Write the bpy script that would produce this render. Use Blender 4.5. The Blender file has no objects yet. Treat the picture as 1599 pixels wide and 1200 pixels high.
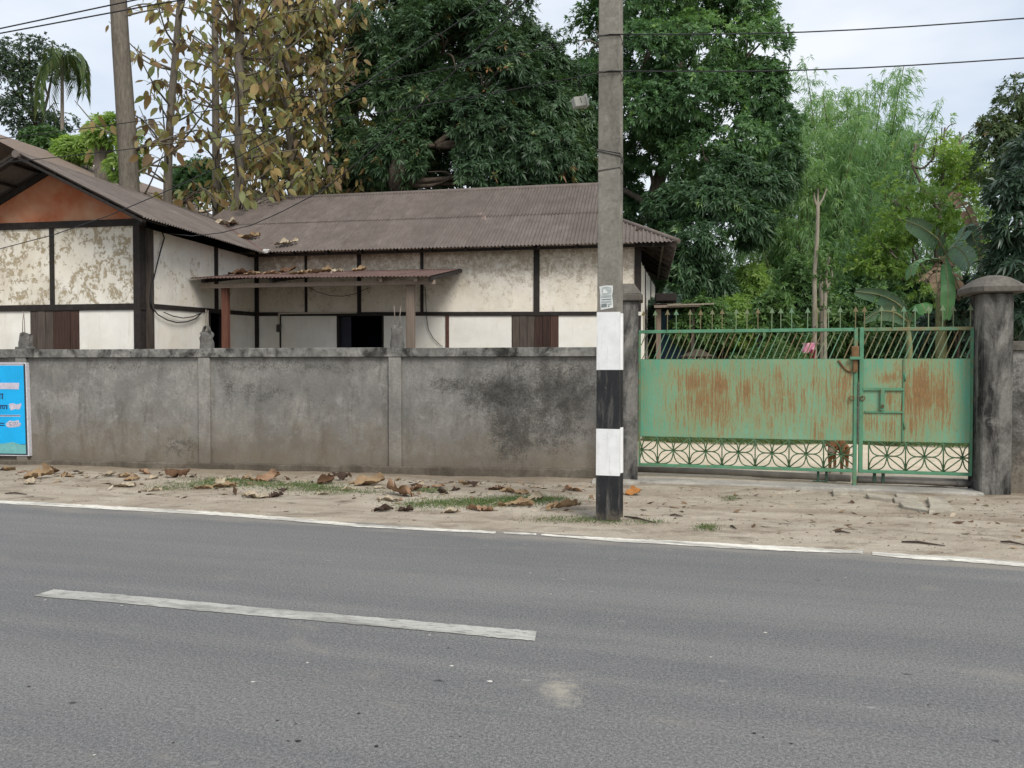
import bpy, bmesh, math, random
import numpy as np
from mathutils import Vector, Matrix
random.seed(7); rng = np.random.default_rng(11)
R = math.radians
sc = bpy.context.scene
COL = sc.collection

# ------------------------------------------------------------------ camera, sky, sun, exposure
FPX = 1200.0                      # focal length in photograph pixels (1599 wide)
PITCH = math.atan2(27.0, FPX)     # camera looks slightly down
CAMH = 1.6
cd = bpy.data.cameras.new('camera'); cam = bpy.data.objects.new('camera', cd); COL.objects.link(cam)
cam.location = (0, 0, CAMH); cam.rotation_euler = (math.pi/2 - PITCH, 0, 0)
cd.sensor_width = 36.0; cd.lens = 36.0*FPX/1599.0; cd.clip_start = 0.05; cd.clip_end = 3000
sc.camera = cam
SUN_EL, SUN_AZ = 46.0, 152.0      # azimuth clockwise from +Y: behind the camera, to its right
w = bpy.data.worlds.new('World'); sc.world = w; w.use_nodes = True
nt = w.node_tree; nt.nodes.clear()
wo = nt.nodes.new('ShaderNodeOutputWorld'); bg = nt.nodes.new('ShaderNodeBackground')
sky = nt.nodes.new('ShaderNodeTexSky'); sky.sky_type = 'NISHITA'; sky.sun_disc = False
sky.sun_elevation = R(SUN_EL); sky.sun_rotation = R(SUN_AZ); sky.dust_density = 3.0; sky.air_density = 1.2
tc = nt.nodes.new('ShaderNodeTexCoord'); mp = nt.nodes.new('ShaderNodeMapping'); mp.inputs['Scale'].default_value = (1.0, 1.0, 2.6)
cn = nt.nodes.new('ShaderNodeTexNoise'); cn.inputs['Scale'].default_value = 2.3; cn.inputs['Detail'].default_value = 5; cn.inputs['Roughness'].default_value = 0.5
cr = nt.nodes.new('ShaderNodeValToRGB')
cr.color_ramp.elements[0].position = 0.36; cr.color_ramp.elements[0].color = (3.45, 3.95, 4.65, 1)
cr.color_ramp.elements[1].position = 0.60; cr.color_ramp.elements[1].color = (5.25, 5.4, 5.62, 1)
mx = nt.nodes.new('ShaderNodeMix'); mx.data_type = 'RGBA'; mx.inputs['Factor'].default_value = 0.86
nt.links.new(tc.outputs['Generated'], mp.inputs['Vector']); nt.links.new(mp.outputs[0], cn.inputs['Vector'])
nt.links.new(cn.outputs['Fac'], cr.inputs['Fac'])
nt.links.new(sky.outputs[0], mx.inputs['A']); nt.links.new(cr.outputs[0], mx.inputs['B'])
nt.links.new(mx.outputs['Result'], bg.inputs['Color']); bg.inputs['Strength'].default_value = 0.1
nt.links.new(bg.outputs[0], wo.inputs['Surface'])
sl = bpy.data.lights.new('sun', 'SUN'); sl.energy = 1.5; sl.angle = R(26); sl.color = (1.0, 0.95, 0.87)
so = bpy.data.objects.new('sun', sl); COL.objects.link(so)
so.rotation_euler = (R(90-SUN_EL), 0, R(180-SUN_AZ)); so.location = (-6, -10, 20)
vs = sc.view_settings; vs.view_transform = 'Standard'; vs.look = 'None'; vs.gamma = 1.0; vs.use_curve_mapping = False; vs.exposure = 0.97
sc.cycles.use_denoising = True; sc.cycles.max_bounces = 5; sc.cycles.diffuse_bounces = 3; sc.cycles.glossy_bounces = 2; sc.cycles.transmission_bounces = 3; sc.cycles.caustics_reflective = False; sc.cycles.caustics_refractive = False

# ------------------------------------------------------------------ survey helpers (how positions were measured off the photograph)
FWD = Vector((0, math.cos(PITCH), -math.sin(PITCH))); UPV = Vector((0, math.sin(PITCH), math.cos(PITCH))); RGT = Vector((1, 0, 0))
CAMP = Vector((0, 0, CAMH))
def ray(px, py): return FWD + RGT*((px-799.5)/FPX) + UPV*((600-py)/FPX)
def gnd(px, py, z=0.0):
    d = ray(px, py); t = (z-CAMH)/d.z; return CAMP + d*t
def at(px, py, Y):
    d = ray(px, py); return CAMP + d*(Y/d.y)
TH = R(9.8)                       # the wall and house run 9.8 degrees off the picture plane
OY = 11.16
U = Vector((math.cos(TH), -math.sin(TH), 0)); V = Vector((math.sin(TH), math.cos(TH), 0)); O = Vector((0, OY, 0))
def hit(px, py, v):
    d = ray(px, py); t = (v - (CAMP-O).dot(V))/d.dot(V); p = CAMP + d*t - O
    return p.dot(U), p.z
def hu(px, v, py=500): return hit(px, py, v)[0]
def hz(px, py, v): return hit(px, py, v)[1]
def uvw(u, v, z=0.0): return O + U*u + V*v + Vector((0, 0, z))

# ------------------------------------------------------------------ object helpers
ORG = {}
def link(o, parent=None):
    COL.objects.link(o)
    if parent is not None: o.parent = parent
    return o
def tag(o, label=None, cat=None, group=None, kind=None):
    if label: o['label'] = label
    if cat: o['category'] = cat
    if group: o['group'] = group
    if kind: o['kind'] = kind
    return o
def thing(name, label, cat, org=(0, 0, 0), frame='wall', group=None, rot=None):
    """Empty at the base of a thing; parts are given in the coordinates of its frame."""
    o = bpy.data.objects.new(name, None); o.empty_display_size = 0.1; link(o)
    if frame == 'wall':
        o.location = uvw(*org); o.rotation_euler = (0, 0, -TH)
    else:
        o.location = org
        if rot is not None: o.rotation_euler = (0, 0, rot)
    ORG[o.name] = np.array(org, float) if rot is None else np.zeros(3)
    return tag(o, label, cat, group)
class MB:
    def __init__(s): s.v = []; s.f = []; s.sm = []
    def add(s, vs, fs, smooth=False):
        b = len(s.v); s.v += [tuple(p) for p in vs]; s.f += [tuple(i+b for i in f) for f in fs]; s.sm += [smooth]*len(fs); return s
    def box(s, x0, x1, y0, y1, z0, z1, M=None):
        vs = [Vector((x, y, z)) for z in (z0, z1) for y in (y0, y1) for x in (x0, x1)]
        if M is not None: vs = [M @ p for p in vs]
        return s.add(vs, [(0, 2, 3, 1), (4, 5, 7, 6), (0, 1, 5, 4), (2, 6, 7, 3), (0, 4, 6, 2), (1, 3, 7, 5)])
    def hexa(s, b, t):            # eight corners: bottom four, top four, counter-clockwise
        return s.add(list(b)+list(t), [(3, 2, 1, 0), (4, 5, 6, 7)]+[(i, (i+1) % 4, (i+1) % 4+4, i+4) for i in range(4)])
    def bar(s, a, b, w, h=None, up=(0, 0, 1)):
        a = Vector(a); b = Vector(b); h = h or w; d = (b-a).normalized(); upv = Vector(up)
        if abs(d.dot(upv)) > .98: upv = Vector((0, 1, 0))
        sd = d.cross(upv).normalized()*w/2; u2 = sd.cross(d).normalized()*h/2
        q = lambda p: [p-sd-u2, p+sd-u2, p+sd+u2, p-sd+u2]
        return s.add(q(a)+q(b), [(3, 2, 1, 0), (4, 5, 6, 7)]+[(i, (i+1) % 4, (i+1) % 4+4, i+4) for i in range(4)])
    def tube(s, pts, rad, n=8, caps=True):
        pts = [Vector(p) for p in pts]; m = len(pts)
        if not hasattr(rad, '__len__'): rad = [rad]*m
        vs = []; prev = None
        for i, p in enumerate(pts):
            d = (pts[min(i+1, m-1)]-pts[max(i-1, 0)])
            d = d.normalized() if d.length > 1e-9 else Vector((0, 0, 1))
            if prev is None:
                a = Vector((0, 0, 1)) if abs(d.z) < .9 else Vector((1, 0, 0)); sd = d.cross(a).normalized()
            else:
                sd = (prev - d*prev.dot(d)).normalized()
            prev = sd; u2 = d.cross(sd)
            for k in range(n):
                t = 2*math.pi*k/n; vs.append(p + (sd*math.cos(t)+u2*math.sin(t))*rad[i])
        fs = [(i*n+k, i*n+(k+1) % n, (i+1)*n+(k+1) % n, (i+1)*n+k) for i in range(m-1) for k in range(n)]
        s.add(vs, fs, True)
        if caps: s.add([], []); b = len(s.v)-len(vs); s.f += [tuple(b+k for k in reversed(range(n))), tuple(b+(m-1)*n+k for k in range(n))]; s.sm += [False, False]
        return s
    def prism(s, poly, axis, a0, a1):
        """poly: 2D outline; axis 'y': (x,z) outline extruded along y, 'z': (x,y) outline extruded along z, 'x': (y,z) along x."""
        g = {'y': lambda p, a: (p[0], a, p[1]), 'z': lambda p, a: (p[0], p[1], a), 'x': lambda p, a: (a, p[0], p[1])}[axis]
        n = len(poly); vs = [g(p, a0) for p in poly]+[g(p, a1) for p in poly]
        return s.add(vs, [tuple(range(n)), tuple(range(2*n-1, n-1, -1))]+[(i, i+n, (i+1) % n+n, (i+1) % n) for i in range(n)])
    def mesh(s, name, org=(0, 0, 0), fix=True, bevel=0.0):
        me = bpy.data.meshes.new(name)
        o = np.array(org, float)
        vs = (np.array(s.v, float)-o) if len(s.v) else np.zeros((0, 3))
        me.from_pydata(vs.tolist(), [], s.f)
        me.polygons.foreach_set('use_smooth', s.sm[:len(me.polygons)])
        if fix or bevel:
            bm = bmesh.new(); bm.from_mesh(me)
            if fix: bmesh.ops.recalc_face_normals(bm, faces=bm.faces)
            if bevel: bmesh.ops.bevel(bm, geom=[e for e in bm.edges if len(e.link_faces) == 2 and e.calc_face_angle(0) > .6], offset=bevel, segments=1, affect='EDGES', clamp_overlap=True)
            bm.to_mesh(me); bm.free()
        me.update(); return me
    def build(s, name, mat, parent=None, bevel=0.0, fix=True):
        org = ORG.get(parent.name, np.zeros(3)) if parent is not None else np.zeros(3)
        me = s.mesh(name, org, fix, bevel); me.materials.append(mat)
        o = bpy.data.objects.new(name, me); link(o, parent); ORG[o.name] = org
        return o
def box(name, mat, parent, *a, bevel=0.0): return MB().box(*a).build(name, mat, parent, bevel)
def inst(name, me, parent=None, loc=(0, 0, 0), rot=(0, 0, 0), scale=(1, 1, 1)):
    o = bpy.data.objects.new(name, me); link(o, parent)
    l = np.array(loc, float) - (ORG.get(parent.name, np.zeros(3)) if parent is not None else 0)
    o.location = l; o.rotation_euler = rot; o.scale = scale; return o
def npmesh(name, V_, F_, mat=None, attr=None, smooth=False):
    """Fast mesh from arrays; F_ an (m,3) or (m,4) array, attr a per-vertex float named tint."""
    V_ = np.asarray(V_, np.float32); F_ = np.asarray(F_, np.int32); k = F_.shape[1]; m = len(F_)
    me = bpy.data.meshes.new(name); me.vertices.add(len(V_)); me.vertices.foreach_set('co', V_.ravel())
    me.loops.add(m*k); me.loops.foreach_set('vertex_index', F_.ravel())
    me.polygons.add(m); me.polygons.foreach_set('loop_start', np.arange(0, m*k, k, dtype=np.int32))
    try: me.polygons.foreach_set('loop_total', np.full(m, k, np.int32))
    except Exception: pass
    if smooth: me.polygons.foreach_set('use_smooth', np.ones(m, bool))
    if attr is not None:
        a = me.attributes.new('tint', 'FLOAT', 'POINT'); a.data.foreach_set('value', np.asarray(attr, np.float32))
    me.update(calc_edges=True); me.validate()
    if mat: me.materials.append(mat)
    return me

# ------------------------------------------------------------------ materials
def S(r, g, b, k=1.0):
    f = lambda c: ((c/255+.055)/1.055)**2.4 if c > 10 else c/255/12.92
    return (f(r)*k, f(g)*k, f(b)*k)
class G:
    def __init__(s, name):
        s.m = bpy.data.materials.new(name); s.m.use_nodes = True; s.t = s.m.node_tree; s.n = s.t.nodes
        s.b = s.n['Principled BSDF']; s.o = s.n['Material Output']
    def lk(s, a, b): s.t.links.new(a, b)
    def put(s, sock, v):
        if hasattr(v, 'is_output'): s.lk(v, sock)
        elif isinstance(v, (tuple, list)) and len(v) == 3 and sock.type == 'RGBA': sock.default_value = (*v, 1)
        else: sock.default_value = v
    def coord(s, k='Object'): return s.n.new('ShaderNodeTexCoord').outputs[k]
    def pos(s): return s.n.new('ShaderNodeNewGeometry').outputs['Position']
    def map(s, vec, scale=(1, 1, 1), loc=(0, 0, 0), rot=(0, 0, 0)):
        m = s.n.new('ShaderNodeMapping'); s.lk(vec, m.inputs[0]); m.inputs['Scale'].default_value = scale
        m.inputs['Location'].default_value = loc; m.inputs['Rotation'].default_value = rot; return m.outputs[0]
    def noise(s, scale, detail=4, rough=.55, dist=0, vec=None):
        x = s.n.new('ShaderNodeTexNoise'); x.inputs['Scale'].default_value = scale; x.inputs['Detail'].default_value = detail
        x.inputs['Roughness'].default_value = rough; x.inputs['Distortion'].default_value = dist
        if vec is not None: s.lk(vec, x.inputs['Vector'])
        return x.outputs['Fac']
    def vor(s, scale, vec=None, feat='F1', out='Distance', rand=1.0):
        x = s.n.new('ShaderNodeTexVoronoi'); x.feature = feat; x.inputs['Scale'].default_value = scale; x.inputs['Randomness'].default_value = rand
        if vec is not None: s.lk(vec, x.inputs['Vector'])
        return x.outputs[out]
    def ramp(s, f, st, interp='LINEAR'):
        x = s.n.new('ShaderNodeValToRGB'); x.color_ramp.interpolation = interp; e = x.color_ramp.elements
        while len(e) > 1: e.remove(e[-1])
        for i, (p, c) in enumerate(st):
            if not isinstance(c, (tuple, list)): c = (c, c, c)
            q = e[0] if i == 0 else e.new(p)
            q.position = p; q.color = (*c, 1)
        s.lk(f, x.inputs[0]); return x.outputs[0]
    def mix(s, f, a, b, blend='MIX'):
        x = s.n.new('ShaderNodeMix'); x.data_type = 'RGBA'; x.blend_type = blend
        s.put(x.inputs['Factor'], f); s.put(x.inputs['A'], a); s.put(x.inputs['B'], b); return x.outputs['Result']
    def mth(s, op, a, b=0.0, clamp=False):
        x = s.n.new('ShaderNodeMath'); x.operation = op; x.use_clamp = clamp; s.put(x.inputs[0], a); s.put(x.inputs[1], b); return x.outputs[0]
    def sep(s, vec):
        x = s.n.new('ShaderNodeSeparateXYZ'); s.lk(vec, x.inputs[0]); return x.outputs
    def step(s, f, a, b):
        x = s.n.new('ShaderNodeMapRange'); s.put(x.inputs[0], f); x.inputs[1].default_value = a; x.inputs[2].default_value = b; x.clamp = True; x.interpolation_type = 'SMOOTHSTEP'; return x.outputs[0]
    def bump(s, h, st=.5, d=.01, n=None):
        x = s.n.new('ShaderNodeBump'); x.inputs['Strength'].default_value = st; x.inputs['Distance'].default_value = d; s.lk(h, x.inputs['Height'])
        if n is not None: s.lk(n, x.inputs['Normal'])
        return x.outputs[0]
    def rnd(s): return s.n.new('ShaderNodeObjectInfo').outputs['Random']
    def attr(s, name='tint'):
        x = s.n.new('ShaderNodeAttribute'); x.attribute_name = name; return x.outputs['Fac']
    def done(s, col, rough=.85, nrm=None, spec=.3, metal=0.0):
        s.put(s.b.inputs['Base Color'], col); s.put(s.b.inputs['Roughness'], rough); s.b.inputs['Specular IOR Level'].default_value = spec
        s.b.inputs['Metallic'].default_value = metal
        if nrm is not None: s.lk(nrm, s.b.inputs['Normal'])
        return s.m
def simple(name, c, rough=.8, var=.25, scale=6.0, bump=.25, bd=.004, spec=.3, metal=0.0, bscale=None):
    g = G(name); v = g.coord(); n = g.noise(scale, 6, .62, vec=v)
    col = g.ramp(n, [(.25, tuple(x*(1-var) for x in c)), (.75, tuple(min(1, x*(1+var)) for x in c))])
    b = g.bump(g.noise(bscale or scale*8, 5, .6, vec=v), bump, bd) if bump else None
    return g.done(col, rough, b, spec, metal)

# asphalt
RTH = R(14.9)
g = G('asphalt'); v = g.map(g.pos(), rot=(0, 0, RTH))
n1 = g.noise(.55, 4, .5, vec=g.map(v, (.35, 1.6, 1))); n2 = g.noise(150, 3, .7, vec=v); n3 = g.noise(14, 5, .6, vec=g.map(v, (.4, 1, 1)))
c = g.ramp(n1, [(.3, (.128, .128, .126)), (.7, (.172, .170, .164))])
n4 = g.noise(62, 3, .75, vec=v); lane = g.noise(1.0, 3, .5, vec=g.map(v, (.03, 1.5, 1), loc=(0, 2.2, 0))); c = g.mix(g.ramp(lane, [(.36, .7), (.5, 0), (.62, .6)]), c, (.115, .117, .12))
c = g.mix(g.ramp(n3, [(.4, 0), (.75, .22)]), c, (.21, .20, .185))
agg = g.ramp(n2, [(.3, .55), (.5, 1.0), (.72, 1.6)])
c = g.mix(1.0, c, agg, 'MULTIPLY'); c = g.mix(1.0, c, g.ramp(n4, [(.28, .5), (.5, 1.0), (.7, 1.55)]), 'MULTIPLY')
spk = g.vor(95, v); c = g.mix(g.ramp(spk, [(.10, .7), (.2, 0)]), c, (.36, .35, .32))
ln = g.noise(2.2, 4, .65, vec=g.map(v, (.22, 2.6, 1), loc=(3, 1, 0))); c = g.mix(g.ramp(ln, [(.56, 0), (.8, .38)]), c, (.095, .098, .104))
dp = g.noise(1.9, 5, .6, 1.0, vec=g.map(v, (.6, 1.2, 1), loc=(9, 4, 0))); c = g.mix(g.ramp(dp, [(.62, 0), (.8, .45)]), c, (.26, .24, .205))
dk = g.vor(1.15, g.map(v, (1, 2.2, 1))); dm = g.mth('ADD', dk, g.mth('MULTIPLY', g.noise(30, 3, .6, vec=v), .09))
c = g.mix(g.ramp(dm, [(.064, .8), (.078, 0)]), c, (.03, .03, .03))
lk_ = g.vor(1.5, g.map(v, (1, 2.4, 1), loc=(5.3, 2.1, 0))); lm = g.mth('ADD', lk_, g.mth('MULTIPLY', g.noise(24, 3, .6, vec=v), .1))
c = g.mix(g.ramp(lm, [(.07, .55), (.11, 0)]), c, (.30, .29, .27))
# sand blown in from the verge
dd_ = g.n.new('ShaderNodeVectorMath'); dd_.operation = 'DOT_PRODUCT'; g.lk(g.pos(), dd_.inputs[0]); _a, _b = gnd(0, 783.5), gnd(1599, 880.5); _u = (_b-_a).normalized(); _n = Vector((-_u.y, _u.x, 0)); dd_.inputs[1].default_value = _n
ed_ = g.mth('ADD', g.mth('SUBTRACT', dd_.outputs['Value'], _a.dot(_n)), g.mth('MULTIPLY', g.noise(2.4, 6, .7, .4, vec=g.map(v, (.45, 1.6, 1))), 1.3)); c = g.mix(g.mth('MULTIPLY', g.step(ed_, .25, .95), .75), c, (.30, .265, .215))
# one dusty pat of dried mud in the near lane
pp = gnd(876, 1080); dxy = g.n.new('ShaderNodeVectorMath'); dxy.operation = 'DISTANCE'; g.lk(g.map(g.pos(), (1, .62, 1)), dxy.inputs[0]); dxy.inputs[1].default_value = (pp.x, pp.y*.62, 0)
pm = g.mth('ADD', dxy.outputs['Value'], g.mth('MULTIPLY', g.noise(14, 5, .75, vec=v), .34)); c = g.mix(g.ramp(pm, [(.17, .7), (.29, 0)]), c, (.36, .33, .27))
M_ASPH = g.done(c, g.ramp(n3, [(.3, .78), (.7, .92)]), g.bump(n4, .3, .005, g.bump(n2, .3, .004)), .25)
# road paint
def paint(name, col, wear, sc_=30):
    g = G(name); v = g.map(g.pos(), rot=(0, 0, RTH)); a = g.noise(sc_, 6, .7, vec=g.map(v, (.35, 1, 1))); b = g.noise(150, 3, .7, vec=v)
    c = g.mix(g.ramp(a, [(wear-.06, 0), (wear+.03, .45), (wear+.14, .9)]), col, (.16, .155, .145)); c = g.mix(g.ramp(g.noise(2.2, 5, .7, .5, vec=g.map(v, (.5, 3.2, 1))), [(.42, 0), (.66, .75)]), c, (.18, .175, .16)); c = g.mix(1.0, c, g.ramp(b, [(.3, .78), (.55, 1.0), (.8, 1.15)]), 'MULTIPLY')
    return g.done(c, .75, g.bump(b, .3, .002), .3)
M_PAINT_E = paint('edge_line_paint', (.74, .71, .63), .58)
M_PAINT_C = paint('centre_line_paint', (.44, .435, .40), .56)
# sand and soil
def sand(name, a, b, dirt, amt, sc_=1.0):
    g = G(name); v = g.pos(); n = g.noise(1.1*sc_, 6, .62, .3, vec=v); f = g.noise(60, 4, .7, vec=v)
    c = g.ramp(n, [(.3, a), (.68, b)])
    m = g.noise(2.6, 6, .68, .6, vec=g.map(v, (.7, 1.3, 1), loc=(4, 7, 0))); c = g.mix(g.ramp(m, [(.5, 0), (.72, amt)]), c, dirt)
    s2 = g.vor(55, v); c = g.mix(g.ramp(s2, [(.05, .45), (.2, 0)]), c, (.12, .09, .06))
    c = g.mix(1.0, c, g.ramp(f, [(.3, .78), (.7, 1.2)]), 'MULTIPLY')
    bm_ = g.bump(g.noise(7, 7, .65, vec=v), .8, .05, g.bump(f, .6, .008))
    return g, c, bm_, v
g, c, b, v = sand('verge_sand', (.315, .27, .21), (.43, .38, .31), (.15, .12, .088), .95)
# soil is darker along the foot of the wall
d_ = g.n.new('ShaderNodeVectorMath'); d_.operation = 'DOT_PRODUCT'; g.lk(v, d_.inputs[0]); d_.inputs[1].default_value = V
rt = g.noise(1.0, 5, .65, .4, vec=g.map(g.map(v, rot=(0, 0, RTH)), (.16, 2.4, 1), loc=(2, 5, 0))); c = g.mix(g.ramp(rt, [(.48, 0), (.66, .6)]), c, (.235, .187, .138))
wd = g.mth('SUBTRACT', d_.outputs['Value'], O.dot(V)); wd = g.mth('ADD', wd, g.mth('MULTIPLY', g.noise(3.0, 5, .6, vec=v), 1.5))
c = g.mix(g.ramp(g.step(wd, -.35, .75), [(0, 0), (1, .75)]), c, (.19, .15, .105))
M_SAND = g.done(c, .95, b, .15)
g, c, b, v = sand('yard_sand', (.56, .48, .36), (.66, .58, .46), (.42, .34, .23), .6); M_YARD = g.done(c, .95, b, .15)
M_SOIL = simple('soil', (.075, .075, .04), .95, .4, 2.0, .6, .03)

# concrete family
def concrete(name, base, warm, stainc, amt, mould=None, low=None, vert=.0, streak=True):
    g = G(name); v = g.coord(); n = g.noise(1.7, 7, .64, .25, vec=v); f = g.noise(26, 6, .7, vec=v)
    c = g.ramp(n, [(.28, tuple(x*.72 for x in base)), (.5, base), (.72, warm)])
    st = g.noise(3.0, 6, .72, .5, vec=g.map(v, (1.3, 1.3, .30 if streak else 1), loc=(3, 5, 2)))
    c = g.mix(g.ramp(st, [(.5-.09*(amt > .96), 0), (.68-.08*(amt > .96), amt)]), c, stainc)
    pl = g.noise(5.5, 7, .72, .4, vec=g.map(v, loc=(8, 2, 1))); c = g.mix(g.ramp(pl, [(.52, 0), (.70, .55)]), c, tuple(min(.8, x*1.6) for x in base))
    c = g.mix(1.0, c, g.ramp(f, [(.28, .74), (.5, 1), (.75, 1.2)]), 'MULTIPLY')
    c = g.mix(g.ramp(g.noise(.75, 5, .65, .6, vec=g.map(v, loc=(1, 1, 4))), [(.38, .55), (.5, 0)]), c, tuple(x*.58 for x in base))
    if low:                        # mud splashed up from the verge
        z = g.mth('ADD', g.sep(v)[2], g.mth('MULTIPLY', g.noise(2.6, 6, .72, .4, vec=v), -1.5)); c = g.mix(g.mth('MULTIPLY', g.step(z, .35, -.75), .75), c, low)
    if mould:
        mm = None
        for (mx_, mz_, rx, rz, thr) in mould:
            q = g.map(v, (1/rx, 0, 1/rz), loc=(-mx_/rx, 0, -mz_/rz)); ln_ = g.n.new('ShaderNodeVectorMath'); ln_.operation = 'LENGTH'; g.lk(q, ln_.inputs[0])
            m_ = g.mth('MULTIPLY', g.mth('SUBTRACT', 1.3, ln_.outputs['Value'], True), thr); mm = m_ if mm is None else g.mth('MAXIMUM', mm, m_)
        e = g.mth('ADD', g.mth('MULTIPLY', mm, .36), g.mth('ADD', g.mth('MULTIPLY', g.noise(5.5, 6, .75, .5, vec=v), .62), g.mth('MULTIPLY', g.noise(40, 4, .75, vec=v), .55)))
        c = g.mix(g.ramp(e, [(.70, 0), (.82, .55), (.98, .9)]), c, (.034, .033, .029))
    b_ = g.bump(f, .5, .006, g.bump(g.noise(120, 3, .6, vec=v), .3, .002, g.bump(n, .3, .02)))
    return g.done(c, .93, b_, .2)
# ------------------------------------------------------------------ ground and road (road frame: s along, d across towards the wall)
A0 = gnd(0, 783.5); A1 = gnd(1599, 880.5)
RU = (A1-A0); RU.z = 0; RU.normalize(); RV = Vector((-RU.y, RU.x, 0)); RO = gnd(800, 833); RO = A0 + RU*((RO-A0).dot(RU))
def rd(s, d, z=0.0): return RO + RU*s + RV*d + Vector((0, 0, z))
def tord(p): q = p-RO; return q.dot(RU), q.dot(RV)
def rough_h(x, y):
    return (.5*np.sin(2.1*x+1.3*np.sin(1.7*y))*np.sin(2.9*y+.7)+.3*np.sin(5.3*x+2*np.sin(3.1*y)+1)*np.sin(6.1*y)+.2*np.sin(13*x+3*np.sin(7*y))*np.sin(11*y+2))
def ground_grid():
    ss = np.concatenate([[-900, -300, -120, -60, -35, -24], np.arange(-18, 14.01, .12), [20, 30, 50, 110, 300, 900]])
    dd = np.concatenate([[-900, -300, -80, -30, -14, -8, -6.5, -1, -.15], np.arange(0, 6.2, .09), [7, 9, 12, 16, 24, 40, 80, 200, 900]])
    SS, DD = np.meshgrid(ss, dd, indexing='ij')
    P = np.array(RO)[None, None, :2] + SS[..., None]*np.array(RU)[:2] + DD[..., None]*np.array(RV)[:2]
    amp = np.clip((DD-.10)/.6, 0, 1)*np.clip((6.0-DD)/2.5, 0, 1)*np.clip((18+SS)/3, 0, 1)*np.clip((14-SS)/3, 0, 1)
    Z = rough_h(P[..., 0], P[..., 1])*.022*amp + .012*amp - .012*(DD < .05)
    n, m = SS.shape; idx = np.arange(n*m).reshape(n, m)
    F = np.stack([idx[:-1, :-1], idx[1:, :-1], idx[1:, 1:], idx[:-1, 1:]], -1).reshape(-1, 4)
    return np.concatenate([P, Z[..., None]], -1).reshape(-1, 3), F
gv, gf = ground_grid()
o = link(bpy.data.objects.new('ground', npmesh('ground', gv, gf, M_SAND, smooth=True))); tag(o, kind='structure')
def gz(p):
    s, d = tord(p); a = min(max((d-.10)/.6, 0), 1)*min(max((6-d)/2.5, 0), 1)
    return float(rough_h(np.array(p.x), np.array(p.y)))*.022*a+.012*a
def on_verge(px, py):
    p = gnd(px, py); p.z = gz(p); return p
# asphalt sheet: outer edge ragged under blown sand
ss = np.concatenate([[-400, -120, -50, -30], np.arange(-20, 15, .1), [30, 60, 150, 400]]); pts = []
for s_ in ss:
    j = .03*math.sin(1.3*s_)+.02*math.sin(4.1*s_+1)+.012*math.sin(11*s_) if -20 <= s_ <= 15 else 0
    pts.append((rd(s_, .05+j, .0), rd(s_, -6.6-j, .0)))
rv = [p for a in pts for p in a]; rf = [(2*i, 2*i+1, 2*i+3, 2*i+2) for i in range(len(pts)-1)]
o = link(bpy.data.objects.new('road', npmesh('road', [tuple(p) for p in rv], rf, M_ASPH))); tag(o, kind='structure')
# white edge line, thin and broken where sand has covered it
el = [(-260, 768, 773), (0, 781, 785.5), (165, 790, 794.5), (330, 799, 803.5), (450, 808, 812.5), (560, 818.5, 822), (660, 824.5, 827.5), (735, 828, 830.5), (770, 829.5, 832.5), (778, 830.5, 831.5), (795, 831.3, 832.5), (815, 832.5, 834), (830, 833.3, 834.2),
      (845, 833.8, 835.4), (900, 837.5, 840), (960, 840.2, 845), (1040, 844, 849), (1130, 848.5, 855), (1215, 853, 859), (1290, 857, 862), (1340, 860, 863), (1362, 861.5, 866), (1430, 866.5, 872.5), (1500, 869.5, 876), (1599, 878, 884.5), (1800, 891, 898)]
rr = random.Random(3); lv = []
for i in range(len(el)-1):
    a, b = el[i], el[i+1]; n = max(2, int((b[0]-a[0])/7))
    for k in range(n):
        t = k/n; x = a[0]+(b[0]-a[0])*t; lv.append((x, a[1]+(b[1]-a[1])*t+rr.uniform(-.5, .5), a[2]+(b[2]-a[2])*t+.9+rr.uniform(-.3, .3)))
m = MB()
for i in range(len(lv)-1):
    a, b = lv[i], lv[i+1]
    if 771 < a[0] < 780 or 831 < a[0] < 842 or 1346 < a[0] < 1358: continue
    q = [gnd(a[0], a[1], .005), gnd(a[0], a[2], .005), gnd(b[0], b[2], .005), gnd(b[0], b[1], .005)]
    m.add(q, [(0, 1, 2, 3)])
for s0, s1, px, ya, yb in ((-90, None, -260, 768, 773), (None, 60, 1800, 891, 898)):
    (sa, da), (_, db) = tord(gnd(px, ya)), tord(gnd(px, yb)); a_, b_ = (s0, sa) if s1 is None else (sa, s1); m.add([rd(a_, da, .005), rd(a_, db, .005), rd(b_, db, .005), rd(b_, da, .005)], [(0, 1, 2, 3)])
tag(m.build('road_edge_line', M_PAINT_E), kind='structure')
m = MB(); up_ = [(84, 921), (180, 928), (300, 939), (420, 950), (560, 962), (700, 974), (780, 981), (838, 986)]; dn = [(52, 931), (165, 940), (290, 952), (415, 963), (555, 975), (698, 988), (778, 996), (835, 1001)]
n = 70; ip = lambda L, t: (np.interp(t, np.linspace(0, 1, len(L)), [p[0] for p in L]), np.interp(t, np.linspace(0, 1, len(L)), [p[1] for p in L]))
q = []
for k in range(n+1):
    a = ip(up_, k/n); b = ip(dn, k/n); q += [gnd(a[0], a[1]+rr.uniform(-.6, .6), .0045), gnd(b[0], b[1]+rr.uniform(-.6, .6), .0045)]
m.add(q, [(2*i, 2*i+1, 2*i+3, 2*i+2) for i in range(n)])
tag(m.build('road_centre_line', M_PAINT_C), kind='structure')
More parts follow.
